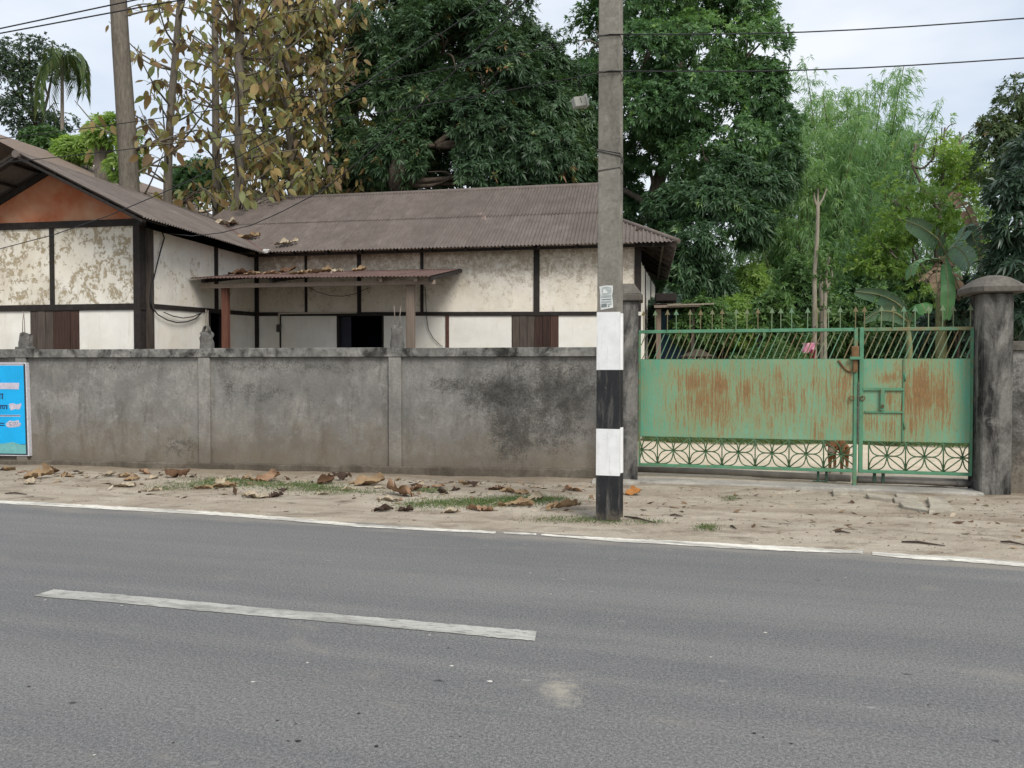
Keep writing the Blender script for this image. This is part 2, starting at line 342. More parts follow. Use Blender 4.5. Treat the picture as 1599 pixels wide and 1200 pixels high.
# tar drips and pale chips on the asphalt
MTAR = simple('tar_drip', (.02, .02, .021), .5, .3, 20, .2); MCHIP = simple('pale_chip', (.5, .48, .44), .8, .2, 20, .2); rr2 = random.Random(21)
for mt, nm, L_ in ((MTAR, 'road_tar_spots', [(45, 1072, 5), (465, 1157, 7), (450, 1157, 3), (588, 1165, 6), (433, 1125, 4), (462, 1130, 3), (560, 1114, 5), (315, 1123, 2), (705, 1150, 3), (718, 1150, 3), (1178, 1145, 5), (1192, 1151, 4), (1235, 1161, 4), (1248, 1057, 3), (768, 995, 3), (475, 970, 2), (140, 1020, 3), (158, 1107, 3), (270, 1160, 4), (1065, 948, 2), (900, 930, 2), (1450, 1100, 3), (700, 1012, 3), (950, 1110, 3)]), (MCHIP, 'road_chips', [(147, 1179, 4), (671, 992, 4), (1110, 1026, 4), (1195, 988, 5), (1283, 1070, 2), (860, 928, 3), (828, 895, 3), (70, 937, 4), (190, 946, 4), (480, 1035, 4), (1320, 902, 3), (1515, 1130, 2), (1345, 858, 8), (395, 1065, 6), (705, 1040, 5), (765, 1064, 7)])):
    m = MB()
    for (px, py, r_) in L_:
        c_ = gnd(px, py, .003); k = r_*(c_.y/FPX)*.62; n = 9; m.add([c_+Vector((math.cos(6.283*i/n)*k*rr2.uniform(.6, 1.3), math.sin(6.283*i/n)*k*rr2.uniform(.5, 1.1), 0)) for i in range(n)], [tuple(range(n))])
    tag(m.build(nm, mt, fix=False), kind='structure')
# pale sandy yard behind the gate and the soil beyond it
yd = MB(); ny = 40
yv = [uvw(u_, v_, .016+.01*math.sin(3*u_)*math.sin(2*v_)) for v_ in np.linspace(-.25, 5.6, 14) for u_ in np.linspace(1.75, 16, ny)]
yd.add(yv, [(j*ny+i, j*ny+i+1, (j+1)*ny+i+1, (j+1)*ny+i) for j in range(13) for i in range(ny-1)], True)
tag(yd.build('yard', M_YARD, fix=False), kind='structure')
gd = MB(); gd.add([uvw(-60, 5.4, .01), uvw(90, 5.4, .01), uvw(400, 600, .01), uvw(-400, 600, .01)], [(0, 1, 2, 3)])
tag(gd.build('garden_soil', M_SOIL, fix=False), kind='structure')

# ------------------------------------------------------------------ boundary wall
MW = concrete('wall_concrete', (.222, .217, .202), (.285, .274, .248), (.095, .09, .078), .75,
              mould=[(-.1, 1.2, .8, .40, .95), (.72, 1.25, .7, .5, .9), (.02, .75, .45, .65, .82), (.5, .85, .9, .6, .62), (-.85, 1.32, .6, .18, .6), (-4.0, 1.25, .9, .35, .42), (-3.0, 1.1, .5, .4, .3), (.5, 1.62, 1.6, .16, .45), (-3.5, 1.62, 2.0, .16, .45), (-6.5, 1.62, 1.5, .14, .4), (-5.2, .35, .7, .25, .45)], low=(.15, .12, .085))
MCOP = concrete('coping_concrete', (.22, .217, .20), (.34, .33, .305), (.025, .025, .023), .97, streak=False)
MPIL = concrete('pilaster_concrete', (.235, .228, .21), (.31, .297, .265), (.085, .08, .072), .5, low=(.15, .122, .09))
MPLN = concrete('plinth_concrete', (.115, .098, .076), (.17, .15, .12), (.05, .042, .032), .7)
MSTUB = concrete('stub_concrete', (.13, .125, .115), (.19, .185, .17), (.04, .04, .04), .7)
MREB = simple('rebar_steel', (.22, .19, .16), .8, .4, 30, .3)
wall = thing('boundary_wall', 'long grey concrete boundary wall with stained panels in front of the house', 'wall', (0, 0, 0))
HT = hz(600, 543.5, 0); CB = hz(600, 558, 0)        # coping top and underside
PB = .085                                             # plinth ledge
pil = [(-7.2-3.05, .15), ((hu(22, 0)+hu(47, 0))/2, .2), ((hu(310, 0)+hu(330, 0))/2, .19), ((hu(607, 0)+hu(628, 0))/2, .19)]
us = [p[0] for p in pil]
wr = hu(978, 0)
edges = [-11.6] + us + [wr]
for i in range(len(edges)-1):
    a, b = edges[i], edges[i+1]
    w0 = .095 if i > 0 else 0; w1 = .095 if i < len(edges)-2 else 0
    box('wall_panel', MW, wall, a+w0, b-w1, .002, .2, PB-.02, CB, bevel=0)
for (uc, wd_) in pil: box('pilaster', MPIL, wall, uc-.097, uc+.097, -.05, .22, PB-.03, CB+.001, bevel=.008)
cpts = edges
for i in range(len(cpts)-1):
    m = MB().box(cpts[i]+.001, cpts[i+1]-.001, -.062, .235, CB+.003, HT + (.004 if i % 2 else -.004)); m.build('coping', MCOP, wall, bevel=.006)
m = MB(); xs = np.linspace(-11.6, wr, 90); pr = random.Random(5)
ring = []
for x in xs:
    zt = PB*(.35+.95*(x+11.6)/(wr+11.6))+.03+pr.uniform(-.008, .008); vf = -.10+pr.uniform(-.008, .008); ring.append([(x, -.001, -.05), (x, vf, -.05), (x, vf+.004, zt-.012), (x, vf+.03, zt), (x, .001, zt+.004)])
fl = [p for r_ in ring for p in r_]; m.add(fl, [(i*5+k, i*5+k+1, (i+1)*5+k+1, (i+1)*5+k) for i in range(len(ring)-1) for k in range(4)])
m.build('plinth', MPLN, wall, fix=False)
# broken column stubs with bare steel on the coping
def stub(px0, px1, ytop, rods, ycap, px_c):
    u0, u1 = hu(px0, .1), hu(px1, .1); zt = hz(px_c, ytop, .1); q = random.Random(px0)
    m = MB(); n = 9; rows = []
    for k in range(6):
        z = HT-.01+(zt-HT+.01)*k/5; r_ = [];
        for j in range(12):
            t = 2*math.pi*j/12; e = 1.0/max(abs(math.cos(t)), abs(math.sin(t)))
            s_ = (1-.05*k*(q.random() < .5)-q.uniform(0, .07))*min(e, 1.3)
            r_.append(((u0+u1)/2+math.cos(t)*s_*(u1-u0)/2, .1+math.sin(t)*s_*.075, z+q.uniform(-.01, .01)*(k > 0)+(q.uniform(-.05, .015) if k == 5 else 0)))
        rows.append(r_)
    m.add([p for r_ in rows for p in r_], [(i*12+j, i*12+(j+1) % 12, (i+1)*12+(j+1) % 12, (i+1)*12+j) for i in range(5) for j in range(12)]+[tuple(60+j for j in range(12))])
    s_ = m.build('column_stub', MSTUB, wall)
    for (rx, ry) in rods:
        ru = hu(rx, .1); rz = hz(rx, ry, .1); MB().tube([(ru, .1, zt-.06), (ru+q.uniform(-.01, .01), .1, (zt+rz)/2), (ru+q.uniform(-.015, .015), .1+q.uniform(-.02, .02), rz)], .006, 6).build('rebar', MREB, s_)
    return s_
s1 = stub(30, 48, 519, [(35, 487), (38.5, 488)], 0, 39)
MB().box(hu(27, .1), hu(50, .1), .03, .17, HT-.005, HT+.045).build('mortar_lump', MSTUB, wall, bevel=.012)
s2 = stub(313, 332, 518, [(322, 484), (324, 485)], 0, 322)
m = MB()
for k in range(3): m.tube([(hu(322.5, .1)+.05*math.cos(t), .1+.02*k-.02, hz(322, 516, .1)-.01+.075*math.sin(t)) for t in np.linspace(-.2, math.pi+.2, 12)], .012, 6)
m.build('rebar_loop', MSTUB, s2)
s3 = stub(610, 630, 506, [(617, 478), (624.5, 479)], 0, 620)

# painted advertisement at the left end of the wall
MBLUE = simple('sign_blue_paint', S(18, 150, 205, 1.25), .6, .16, 3.0, .15, .002); MTEAL = simple('sign_faded_paint', S(110, 170, 170, 1.0), .8, .25, 8.0, .2, .002)
MWHT = simple('sign_white_paint', (.55, .54, .58), .7, .22, 25, .1, .001); MBLK = simple('sign_dark_paint', (.03, .045, .055), .6, .3, 10, .1); MNAVY = simple('sign_navy_paint', (.02, .03, .10), .6, .2, 10, 0)
MLAV = simple('sign_overpaint', (.50, .47, .55), .75, .2, 20, .1)
def wq(*pts, v=-.058): return [(hit(x, y, v)[0], v, hit(x, y, v)[1]) for x, y in pts]
def slab(name, mat, parent, pts, v, t=.004):
    a = wq(*pts, v=v); n = len(a); m = MB(); m.add([(p[0], v, p[2]) for p in a]+[(p[0], v+t, p[2]) for p in a], [tuple(range(n)), tuple(range(2*n-1, n-1, -1))]+[(i, i+n, (i+1) % n+n, (i+1) % n) for i in range(n)])
    return m.build(name, mat, parent)
sg = slab('painted_sign', MWHT, wall, [(-190, 566), (40.5, 566.5), (45.5, 712.5), (-190, 709)], -.062, .064); sg['label'] = 'sky blue painted advertisement with dark and white border'
slab('sign_border', MBLK, sg, [(-187, 568), (39, 568.5), (43.3, 711), (-187, 707.5)], -.065, .002)
slab('sign_field', MBLUE, sg, [(-186, 570), (36.3, 570), (40, 694), (-186, 692)], -.068, .002)
slab('sign_faded_foot', MTEAL, sg, [(-186, 692.3), (5, 693), (20, 690.5), (32, 694.6), (40, 694.6), (40.6, 709), (-186, 705.8)], -.0682, .002)
slab('sign_top_rule', MWHT, sg, [(-186, 569.3), (36.5, 569.5), (36.5, 571), (-186, 570.8)], -.0705, .002)
slab('whited_out_band', MLAV, sg, [(-150, 597.5), (29.5, 598.2), (30, 600), (29, 608.4), (12, 608), (-150, 607)], -.0705, .002)
def strokes(name, mat, boxes):
    m = MB()
    for (x0, y0, x1, y1) in boxes:
        a = wq((x0, y0), (x1, y0), (x1, y1), (x0, y1), v=-.0705); m.add([(p[0], -.0705, p[2]) for p in a]+[(p[0], -.0685, p[2]) for p in a], [(0, 1, 2, 3), (7, 6, 5, 4)]+[(i, i+4, (i+1) % 4+4, (i+1) % 4) for i in range(4)])
    return m.build(name, mat, sg)
strokes('letter', MNAVY, [(-12, 614.8, 5, 616.2), (-1.5, 616.3, .2, 623.6), (2.6, 616.3, 4.4, 623.6), (-6, 619, -4.5, 623)])
strokes('letter', MNAVY, [(-22, 633, 11.6, 634.6), (.3, 634.7, 1.8, 639), (3.4, 634.7, 4.6, 638.5), (4.7, 637.4, 7.2, 638.8), (6.4, 635.5, 7.6, 637.3), (9.6, 634.7, 11.4, 639.3), (-4, 634.7, -2.6, 639), (-10, 636, -8, 639)])
strokes('equals_sign', MNAVY, [(-3, 660.6, 6.8, 662), (-3, 664, 6.8, 665.4)])
strokes('sign_rule', MWHT, [(-140, 648.3, 31.8, 648.9), (-140, 650, 31.8, 650.8)]); strokes('sign_rule', MNAVY, [(-140, 649, 31.5, 649.9)])
slab('overpainted_word', MLAV, sg, [(14, 631), (20, 630), (26, 632), (33, 630), (33, 634), (30, 640), (24, 639), (17, 641), (15, 637)], -.0705, .002)
slab('overpainted_price', MLAV, sg, [(9, 662), (15, 657), (22, 658), (29, 656), (29.5, 660), (33, 662), (31, 666), (26, 667), (14, 668), (10, 666)], -.0705, .002)
def strokes2(name, mat, segs):
    m = MB()
    for (x0, y0, x1, y1) in segs:
        a = wq((x0, y0), (x1, y1), v=-.0725); m.bar(a[0], a[1], .012, .003, up=(0, 1, 0))
    return m.build(name, mat, sg)
strokes2('price_digits', simple('faint_digit_paint', (.33, .34, .42), .8, .2), [(14.5, 660, 18, 659.5), (14.5, 660, 14.5, 663), (14.5, 663, 18.5, 664), (18.5, 664, 15, 666), (20, 660, 24.5, 660), (24.5, 660, 21.5, 666), (27.5, 659, 25.8, 666), (29, 663.5, 32, 663.5)])

# ------------------------------------------------------------------ gate pillars and the wall beyond
MGP = concrete('gate_pillar_concrete', (.17, .165, .15), (.27, .26, .235), (.018, .018, .018), .97)
MCAP = concrete('cap_concrete', (.115, .105, .09), (.18, .168, .145), (.04, .04, .036), .7, streak=False)
p2v0, p2v1 = -.60, -.2
p2u0, p2u1 = hu(1533, p2v0, 620), hu(1582, p2v0, 620)
t = thing('gate_pillar', 'thick stained concrete gate pillar with domed cap beside the narrow gate leaf', 'pillar', ((p2u0+p2u1)/2, -.4, 0), group='gate pillars')
ztop = hz(1558, 457, p2v0)
MB().box(p2u0, p2u1, p2v0, p2v1, -.05, ztop).build('shaft', MGP, t, bevel=.018)
cu, cv = (p2u0+p2u1)/2, -.4; hw = .325
m = MB(); prof = [(.97, 0), (1.0, .01), (1.0, .07), (.98, .078), (.74, .140), (.54, .188), (.42, .21), (.25, .226), (0.001, .23)]; n = 16; vs_ = []
for (r_, z_) in prof:
    for k in range(n):
        a = 2*math.pi*k/n+math.pi/n; ex = 1/(abs(math.cos(a))**16+abs(math.sin(a))**16)**(1/16) if r_ > .5 else 1/(abs(math.cos(a))**5+abs(math.sin(a))**5)**(1/5)
        vs_.append((cu+hw*r_*ex*math.cos(a), cv+hw*r_*ex*math.sin(a), ztop+z_-.002))
m.add(vs_, [(i*n+k, i*n+(k+1) % n, (i+1)*n+(k+1) % n, (i+1)*n+k) for i in range(len(prof)-1) for k in range(n)]+[tuple(range(n-1, -1, -1))], False)
m.build('cap', MCAP, t)
p1v0, p1v1 = -.3, .08
p1u1 = hu(996, p1v0, 600); p1u0 = p1u1-.36
t = thing('gate_pillar', 'concrete gate pillar with stepped pyramid cap just behind the striped pole', 'pillar', ((p1u0+p1u1)/2, -.1, 0), group='gate pillars')
z1 = hz(985, 470, p1v0)
MB().box(p1u0, p1u1, p1v0, p1v1, -.05, z1).build('shaft', MGP, t, bevel=.014)
m = MB(); cu, cv = (p1u0+p1u1)/2, (p1v0+p1v1)/2; h_ = .245
q = lambda h, z: [(cu-h, cv-h, z), (cu+h, cv-h, z), (cu+h, cv+h, z), (cu-h, cv+h, z)]
m.hexa(q(h_, z1-.002), q(h_, z1+.085)); m.hexa(q(h_-.01, z1+.086), q(.12, z1+.245)); m.build('cap', MCAP, t, bevel=.01)
w2 = thing('boundary_wall', 'short piece of grey boundary wall beyond the domed gate pillar', 'wall', (p2u1, -.4, 0))
zt2 = hz(1590, 533, -.45)
box('wall_panel', MW, w2, p2u1+.002, 12.0, -.46, -.26, -.05, zt2-.12); box('coping', MCAP, w2, p2u1+.002, 12.0, -.5, -.22, zt2-.118, zt2, bevel=.006)

# ------------------------------------------------------------------ double gate
def gate_metal(name, rustamt):
    g = G(name); v = g.coord(); r_ = g.rnd(); n = g.noise(7, 6, .65, vec=v)
    c = g.ramp(n, [(.3, (.065, .19, .11)), (.7, (.105, .27, .16))]); ru = g.noise(9, 6, .7, .3, vec=g.map(v, loc=(2, 4, 1)))
    ru = g.mth('ADD', ru, g.mth('MULTIPLY', r_, .22)); c = g.mix(g.ramp(ru, [(.60, 0), (.78, rustamt)]), c, (.21, .13, .055))
    return g.done(c, .6, g.bump(g.noise(60, 4, .6, vec=v), .2, .003), .35)
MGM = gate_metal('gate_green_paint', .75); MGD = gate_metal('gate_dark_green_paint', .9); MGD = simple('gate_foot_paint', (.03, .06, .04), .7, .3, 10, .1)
g = G('gate_bar_rusted_green'); v = g.coord(); n = g.noise(8, 5, .6, vec=v); n = g.mth('ADD', n, g.mth('MULTIPLY', g.mth('SUBTRACT', g.rnd(), .5), .5))
MGB = g.done(g.ramp(n, [(.2, (.11, .235, .15)), (.42, (.16, .22, .125)), (.62, (.17, .155, .08)), (.9, (.16, .085, .045))]), .65, None, .3)
g = G('gate_ornament_green'); v = g.coord(); n = g.noise(10, 5, .6, vec=v); MGO = g.done(g.ramp(n, [(.3, (.05, .075, .035)), (.6, (.06, .13, .06)), (.8, (.09, .22, .12))]), .6, None, .3)
def rust_sheet(name, patches):
    g = G(name); v = g.coord()
    base = g.ramp(g.noise(1.6, 5, .55, vec=g.map(v, (1, 1, .6))), [(.3, (.075, .275, .18)), (.6, (.115, .345, .24)), (.78, (.165, .39, .275))])
    mask = None
    for (cx, cz, rx, rz, k) in patches:
        q = g.map(v, (1/rx, 0, 1/rz), loc=(-cx/rx, 0, -cz/rz)); L_ = g.n.new('ShaderNodeVectorMath'); L_.operation = 'LENGTH'; g.lk(q, L_.inputs[0])
        m_ = g.mth('MULTIPLY', g.mth('SUBTRACT', 1.15, L_.outputs['Value'], True), k); mask = m_ if mask is None else g.mth('MAXIMUM', mask, m_)
    st = g.noise(5, 6, .70, .15, vec=g.map(v, (7.5, 1, .42))); fine = g.noise(34, 4, .78, vec=g.map(v, (2.4, 1, .42), loc=(4, 2, 1)))
    e = g.mth('ADD', g.mth('MULTIPLY', mask, .30), g.mth('ADD', g.mth('MULTIPLY', st, .86), g.mth('MULTIPLY', fine, .62)))
    c = g.mix(g.ramp(e, [(.66, 0), (.9, .85)]), base, (.25, .27, .135)); c = g.mix(g.ramp(e, [(.88, 0), (1.06, .95)]), c, g.ramp(fine, [(.3, (.14, .075, .032)), (.5, (.215, .12, .05)), (.72, (.32, .205, .09))])); c = g.mix(g.ramp(e, [(1.02, 0), (1.2, .7)]), c, (.17, .08, .032))
    dr = g.noise(42, 4, .6, vec=g.map(v, (2.0, 1, .42), loc=(1, 7, 3))); dm_ = g.mth('MULTIPLY', g.step(dr, .655, .72), g.step(e, .62, .8)); c = g.mix(g.mth('MULTIPLY', dm_, .8), c, (.10, .055, .03))
    edge = g.step(g.mth('ADD', g.sep(v)[2], g.mth('MULTIPLY', fine, .12)), .70, .66); c = g.mix(g.mth('MULTIPLY', edge, .6), c, (.09, .16, .075))
    return g.done(c, g.ramp(e, [(.6, .5), (.9, .85)]), g.bump(g.noise(3, 3, .5, vec=v), .35, .03, g.bump(fine, .25, .003)), .35)
GL = uvw(p1u1+.008, -.06); GRp = uvw(p2u0-.01, -.36); gdir = GRp-GL; GW = gdir.length; GROT = math.atan2(gdir.y, gdir.x)
GX = gdir.normalized(); GN = Vector((-GX.y, GX.x, 0))
def gs(px, py=640):               # distance along the gate from its left end
    d = ray(px, py); p0 = GL; t_ = (p0-CAMP).dot(GN)/d.dot(GN); return (CAMP+d*t_-p0).dot(GX)
ZB0, ZB1, ZP0, ZP1, ZT0, ZT1 = .205, .245, .625, 1.70, 2.065, 2.11
sm_ = gs(1333)                    # meeting post of the left leaf
sr_ = gs(1341)
def gate_leaf(label, s0, s1, patches, is_left):
    """leaf: frame rails and posts, sheet, slanted bars, spear bars, flower panels."""
    W = s1-s0; org = GL+GX*s0
    t = thing('gate_leaf', label, 'gate', tuple(org), 'world', 'leaves of the green gate', rot=GROT)
    box('top_rail', MGM, t, 0, W, -.02, .02, ZT0, ZT1, bevel=.004); box('bottom_rail', MGM, t, 0, W, -.02, .02, ZB0, ZB1, bevel=.004)
    pw = .045
    if is_left:
        box('hinge_post', MGM, t, .0, .03, -.018, .018, ZB1, ZT0); box('meeting_post', MGM, t, W-pw, W, -.023, .023, .03, ZT1+.004, bevel=.004)
        x0, x1 = .031, W-pw-.001
    else:
        box('meeting_post', MGM, t, 0, .05, -.023, .023, ZB0-.002, ZT1+.004, bevel=.004); box('hinge_post', MGM, t, W-.03, W, -.018, .018, ZB1, ZT0)
        x0, x1 = .051, W-.031
    sh = MB().box(x0, x1, -.006, .004, ZP0, ZP1).build('sheet_panel', rust_sheet('rusted_gate_sheet', patches), t)
    box('sheet_edge_rail', MGM, t, x0, x1, .005, .03, ZP1-.035, ZP1+.006); box('sheet_edge_rail', MGM, t, x0, x1, .005, .03, ZP0-.004, ZP0+.03)
    bm_ = MB().bar((0, 0, ZP1+.006), ((ZT0-ZP1)*.41, 0, ZT0), .012, .012, up=(0, 1, 0)).mesh('slanted_bar'); bm_.materials.append(MGB)
    n = int((x1-x0)/.079); k = 0
    for i in range(n):
        x = x0+.02+i*.079
        if x+(ZT0-ZP1)*.41 > x1: break
        o = inst('slanted_bar', bm_, t, (x, 0, 0))
    for xx, f0, f1 in ((x0, .35, 0), (x1, 0, 0)):
        pass
    MB().bar((x0+.005, 0, ZP1+.2), (x0+.07, 0, ZT0), .015, .012, up=(0, 1, 0)).build('slanted_bar', MGB, t)
    for q_ in (.03, .1): MB().bar((x1-q_-.02, 0, ZP1+.006), (x1-.004, 0, ZP1+.006+(q_+.016)/.41), .015, .012, up=(0, 1, 0)).build('slanted_bar', MGB, t)
    sp = MB(); sp.box(-.0055, .0055, -.0055, .0055, ZT1-.001, ZT1+.215)
    hd = [(-.036, ZT1+.205), (-.012, ZT1+.213), (.012, ZT1+.213), (.036, ZT1+.205), (.012, ZT1+.255), (0, ZT1+.285), (-.012, ZT1+.255)]; sp.prism(hd, 'y', -.006, .006)
    spm = sp.mesh('spear_bar'); spm.materials.append(MGB); n = int(round(W/.152)); q = random.Random(int(W*100))
    for i in range(n):
        o = inst('spear_bar', spm, t, (.075+i*.152, .004, -.0005), (q.uniform(-.03, .03), 0, 0), (1, 1, 1)); o.rotation_euler[1] = q.uniform(-.012, .012)
    # flower panels
    cell = (.435 if is_left else .445); H0, H1 = ZB1, ZP0-.004; hc = (H0+H1)/2; hh = (H1-H0)/2
    fm = MB(); rr_ = .0085
    for sx in (-1, 1):
        for sz in (-1, 1):
            a = Vector((0, 0, hc)); b = Vector((sx*cell/2*.985, 0, hc+sz*hh*.985)); d = b-a; nrm = Vector((-d.z, 0, d.x)); L_ = d.length; nrm.normalize()
            fm.tube([a, b], rr_, 5)
            for sg_ in (-1, 1): fm.tube([a+d*s_+nrm*(sg_*.085*math.sin(math.pi*s_)) for s_ in np.linspace(0, 1, 9)], rr_, 5)
    fm.tube([(0, -.006, hc), (0, .006, hc)], .03, 8)
    fmm = fm.mesh('flower_panel'); fmm.materials.append(MGO)
    st_ = gs(1027) - s0 if is_left else gs(1357)-s0
    ctr = []
    x = st_+cell/2 if not is_left else st_-cell/2
    while x < x1+cell*.1:
        ctr.append(x); x += cell
    for x in ctr:
        if x+cell/2 <= x1+.03 and x-cell/2 >= x0-.03: inst('flower_panel', fmm, t, (x, 0, 0))
        else:
            bmx = bmesh.new(); bmx.from_mesh(fmm)
            for co, no in (((x1-x, 0, 0), (1, 0, 0)), ((x0-x, 0, 0), (-1, 0, 0))):
                bmesh.ops.bisect_plane(bmx, geom=bmx.verts[:]+bmx.edges[:]+bmx.faces[:], plane_co=co, plane_no=no, clear_outer=True)
            if len(bmx.faces):
                me = bpy.data.meshes.new('flower_panel'); bmx.to_mesh(me); me.materials.append(MGO); inst('flower_panel', me, t, (x, 0, 0))
            bmx.free()
    dm_ = MB().tube([(0, 0, H0), (0, 0, H1)], .009, 6).mesh('divider_bar'); dm_.materials.append(MGO)
    x = st_ if is_left else st_
    while x < x1:
        if x > x0: inst('divider_bar', dm_, t, (x, .0, 0))
        x += cell
    return t
def lp(px, py, s0): return gs(px, py)-s0
PL = lambda px, py, rx, rz, k, s0: (gs(px, py)-s0, (lambda d: (CAMP+d*((GL-CAMP).dot(GN)/d.dot(GN))).z)(ray(px, py)), rx, rz, k)
LL = [(1082, 596, .22, .3, .95), (1122, 603, .24, .32, 1.15), (1060, 640, .35, .5, .55), (1110, 630, .75, .62, .85), (1200, 620, 1.3, .75, .62), (1090, 596, .6, .35, .85), (1310, 620, .35, .6, .8), (1165, 610, .25, .35, .8), (1207, 650, .12, .5, .6), (1215, 590, .15, .3, .75), (1275, 600, .16, .35, .75), (1275, 670, .14, .4, .65), (1320, 600, .2, .4, .85), (1322, 670, .12, .4, .65), (1240, 600, .12, .3, .5)]
gl = gate_leaf('wide green steel gate leaf with patchy rust on its sheet panel', 0, sm_+.04, [PL(*p, 0) for p in LL], True)
RL = [(1430, 620, .5, .8, .9), (1438, 610, .28, .6, 1.15), (1470, 620, .22, .6, 1.0), (1425, 660, .2, .4, .8), (1390, 590, .3, .14, .85), (1392, 625, .14, .2, .8), (1360, 660, .16, .3, .7), (1390, 670, .16, .3, .8)]
gr = gate_leaf('narrow green gate leaf with wicket hatch and bolt next to the domed pillar', sr_, GW, [PL(*p, sr_) for p in RL], False)
# wicket hatch on the narrow leaf
zz = lambda px, py: (lambda d: (CAMP+d*((GL-CAMP).dot(GN)/d.dot(GN))).z)(ray(px, py))
hx0, hx1 = gs(1346)-sr_, gs(1411.5)-sr_
htm = MB(); htm.box(hx0, hx1, -.03, -.0065, zz(1380, 610), zz(1380, 606)); ho = htm.build('hatch_bar', MGM, gr)
box('hatch_bar', MGM, gr, hx0+.03, hx1, -.024, -.0065, zz(1380, 645), zz(1380, 642.5)); box('hatch_stile', MGM, gr, hx1-.022, hx1, -.02, -.0065, ZP0, zz(1380, 610.2)); box('hatch_stile', MGM, gr, hx1-.018, hx1+.004, -.02, -.0065, zz(1380, 605.8), ZP1)
lx0, lx1 = gs(1373.5)-sr_, gs(1380)-sr_; lt = box('latch_plate', MGM, gr, lx0, lx1, -.045, -.0305, zz(1376, 641), zz(1376, 608), bevel=.004)
MRUST = simple('rusted_iron', (.15, .085, .04), .85, .5, 12, .4, .004)
MB().tube([(((lx0+lx1)/2)+.014*math.cos(a), -.052, zz(1376, 638)+.02*math.sin(a)+.03) for a in np.linspace(0, 6.3, 12)], .006, 6).build('latch_staple', MRUST, lt)
for (px, py) in ((1412, 590), (1412, 665)):
    MB().tube([(gs(px)-sr_, -.024, zz(px, py)-.045), (gs(px)-sr_, -.024, zz(px, py)+.045)], .011, 8).build('hatch_hinge', MGM, gr)
# pull rings
for (par, s0, px) in ((gl, 0, 1329), (gr, sr_, 1346)):
    c_ = (gs(px)-s0, -.035, zz(px, 622)); MB().tube([(c_[0]+.028*math.cos(a), c_[1], c_[2]+.028*math.sin(a)) for a in np.linspace(0, 6.2832, 17)], .007, 6, caps=False).build('pull_ring', MRUST, par)
# lock bracket at the meeting of the leaves
bk = box('lock_plate', MRUST, gl, gs(1328)-0, gs(1339.5)-0, -.05, -.0235, zz(1334, 559), zz(1334, 541), bevel=.006)
box('lock_bar', MGM, gl, gs(1325), gs(1343), -.075, -.0505, zz(1334, 562), zz(1334, 557.5), bevel=.004)
box('lock_tongue', MRUST, gl, gs(1330.5), gs(1337.5), -.045, -.0235, zz(1334, 582), zz(1334, 562.2), bevel=.004)
MB().tube([(gs(1308+(1328-1308)*t_), -.012, zz(1320, 563+18*math.sin(t_*1.6))) for t_ in np.linspace(0, 1, 8)], .014, 6).build('stain_strip', MRUST, gl)
# chain hanging in the slot between the leaves
MCH = simple('chain_steel', (.22, .21, .19), .5, .4, 40, .2, spec=.5, metal=.6)
ch = thing('chain', 'thin grey chain hanging in the slot between the two gate leaves', 'chain', tuple(GL+GX*((sm_+.04+sr_)/2)), 'world', rot=GROT)
cz = zz(1337, 600); i = 0
while cz > zz(1337, 690):
    m = MB(); a_ = [(.0085*math.cos(a), .0, .017*math.sin(a)) for a in np.linspace(0, 6.2832, 11)]
    if i % 2: a_ = [(0, p[0], p[2]) for p in a_]
    m.tube([(p[0], p[1]-.03, p[2]+cz) for p in a_], .0035, 5, caps=False).build('chain_link', MCH, ch); cz -= .025; i += 1
# drop feet under the narrow leaf, under the wide leaf and the ground bolt
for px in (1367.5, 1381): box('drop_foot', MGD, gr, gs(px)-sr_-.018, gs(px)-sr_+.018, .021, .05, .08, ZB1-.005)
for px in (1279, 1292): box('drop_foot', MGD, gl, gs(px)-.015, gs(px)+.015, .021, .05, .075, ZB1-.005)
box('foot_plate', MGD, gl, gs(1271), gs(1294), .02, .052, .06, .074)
MB().tube([(gs(1339.5), .03, .02), (gs(1337), .03, .12), (gs(1335.5), .027, ZB1)], .012, 6).build('ground_bolt', MRUST, gl)
# concrete sill and the pipes lying behind the gate
MSILL = concrete('sill_concrete', (.30, .285, .255), (.40, .375, .33), (.17, .15, .12), .5, streak=False)
sl_ = thing('gate_sill', 'low worn concrete sill running under the green gate', 'sill', ((p1u1+p2u0)/2, -.5, 0))
m = MB(); a0, a1 = p1u0-.25, p2u0+.002; n = 30; q = random.Random(9); rows = []
for i in range(n+1):
    u_ = a0+(a1-a0)*i/n; vo = -.06-.30*(u_-p1u1)/(p2u0-p1u1); f = q.uniform(-.012, .012)
    if u_ < p1u1: vo = -.32
    rows.append([(u_, vo-.36+f, -.03), (u_, vo-.35+f, .03+q.uniform(-.006, .006)), (u_, vo-.32+f, .042), (u_, vo+.02+f, .04), (u_, vo+.02+f, -.03)])
    if u_ < p1u1: rows[-1] = [(u_, -.56+f, -.03), (u_, -.55+f, .03), (u_, -.52+f, .045), (u_, -.302, .05), (u_, -.302, -.03)]
m.add([p for r_ in rows for p in r_], [(i*5+k, i*5+k+1, (i+1)*5+k+1, (i+1)*5+k) for i in range(n) for k in range(4)]+[(0, 1, 2, 3, 4)]+[tuple(n*5+k for k in (4, 3, 2, 1, 0))])
m.build('sill_slab', MSILL, sl_)
MPIPE = simple('grey_pipe_plastic', (.16, .145, .125), .7, .3, 5, .15)
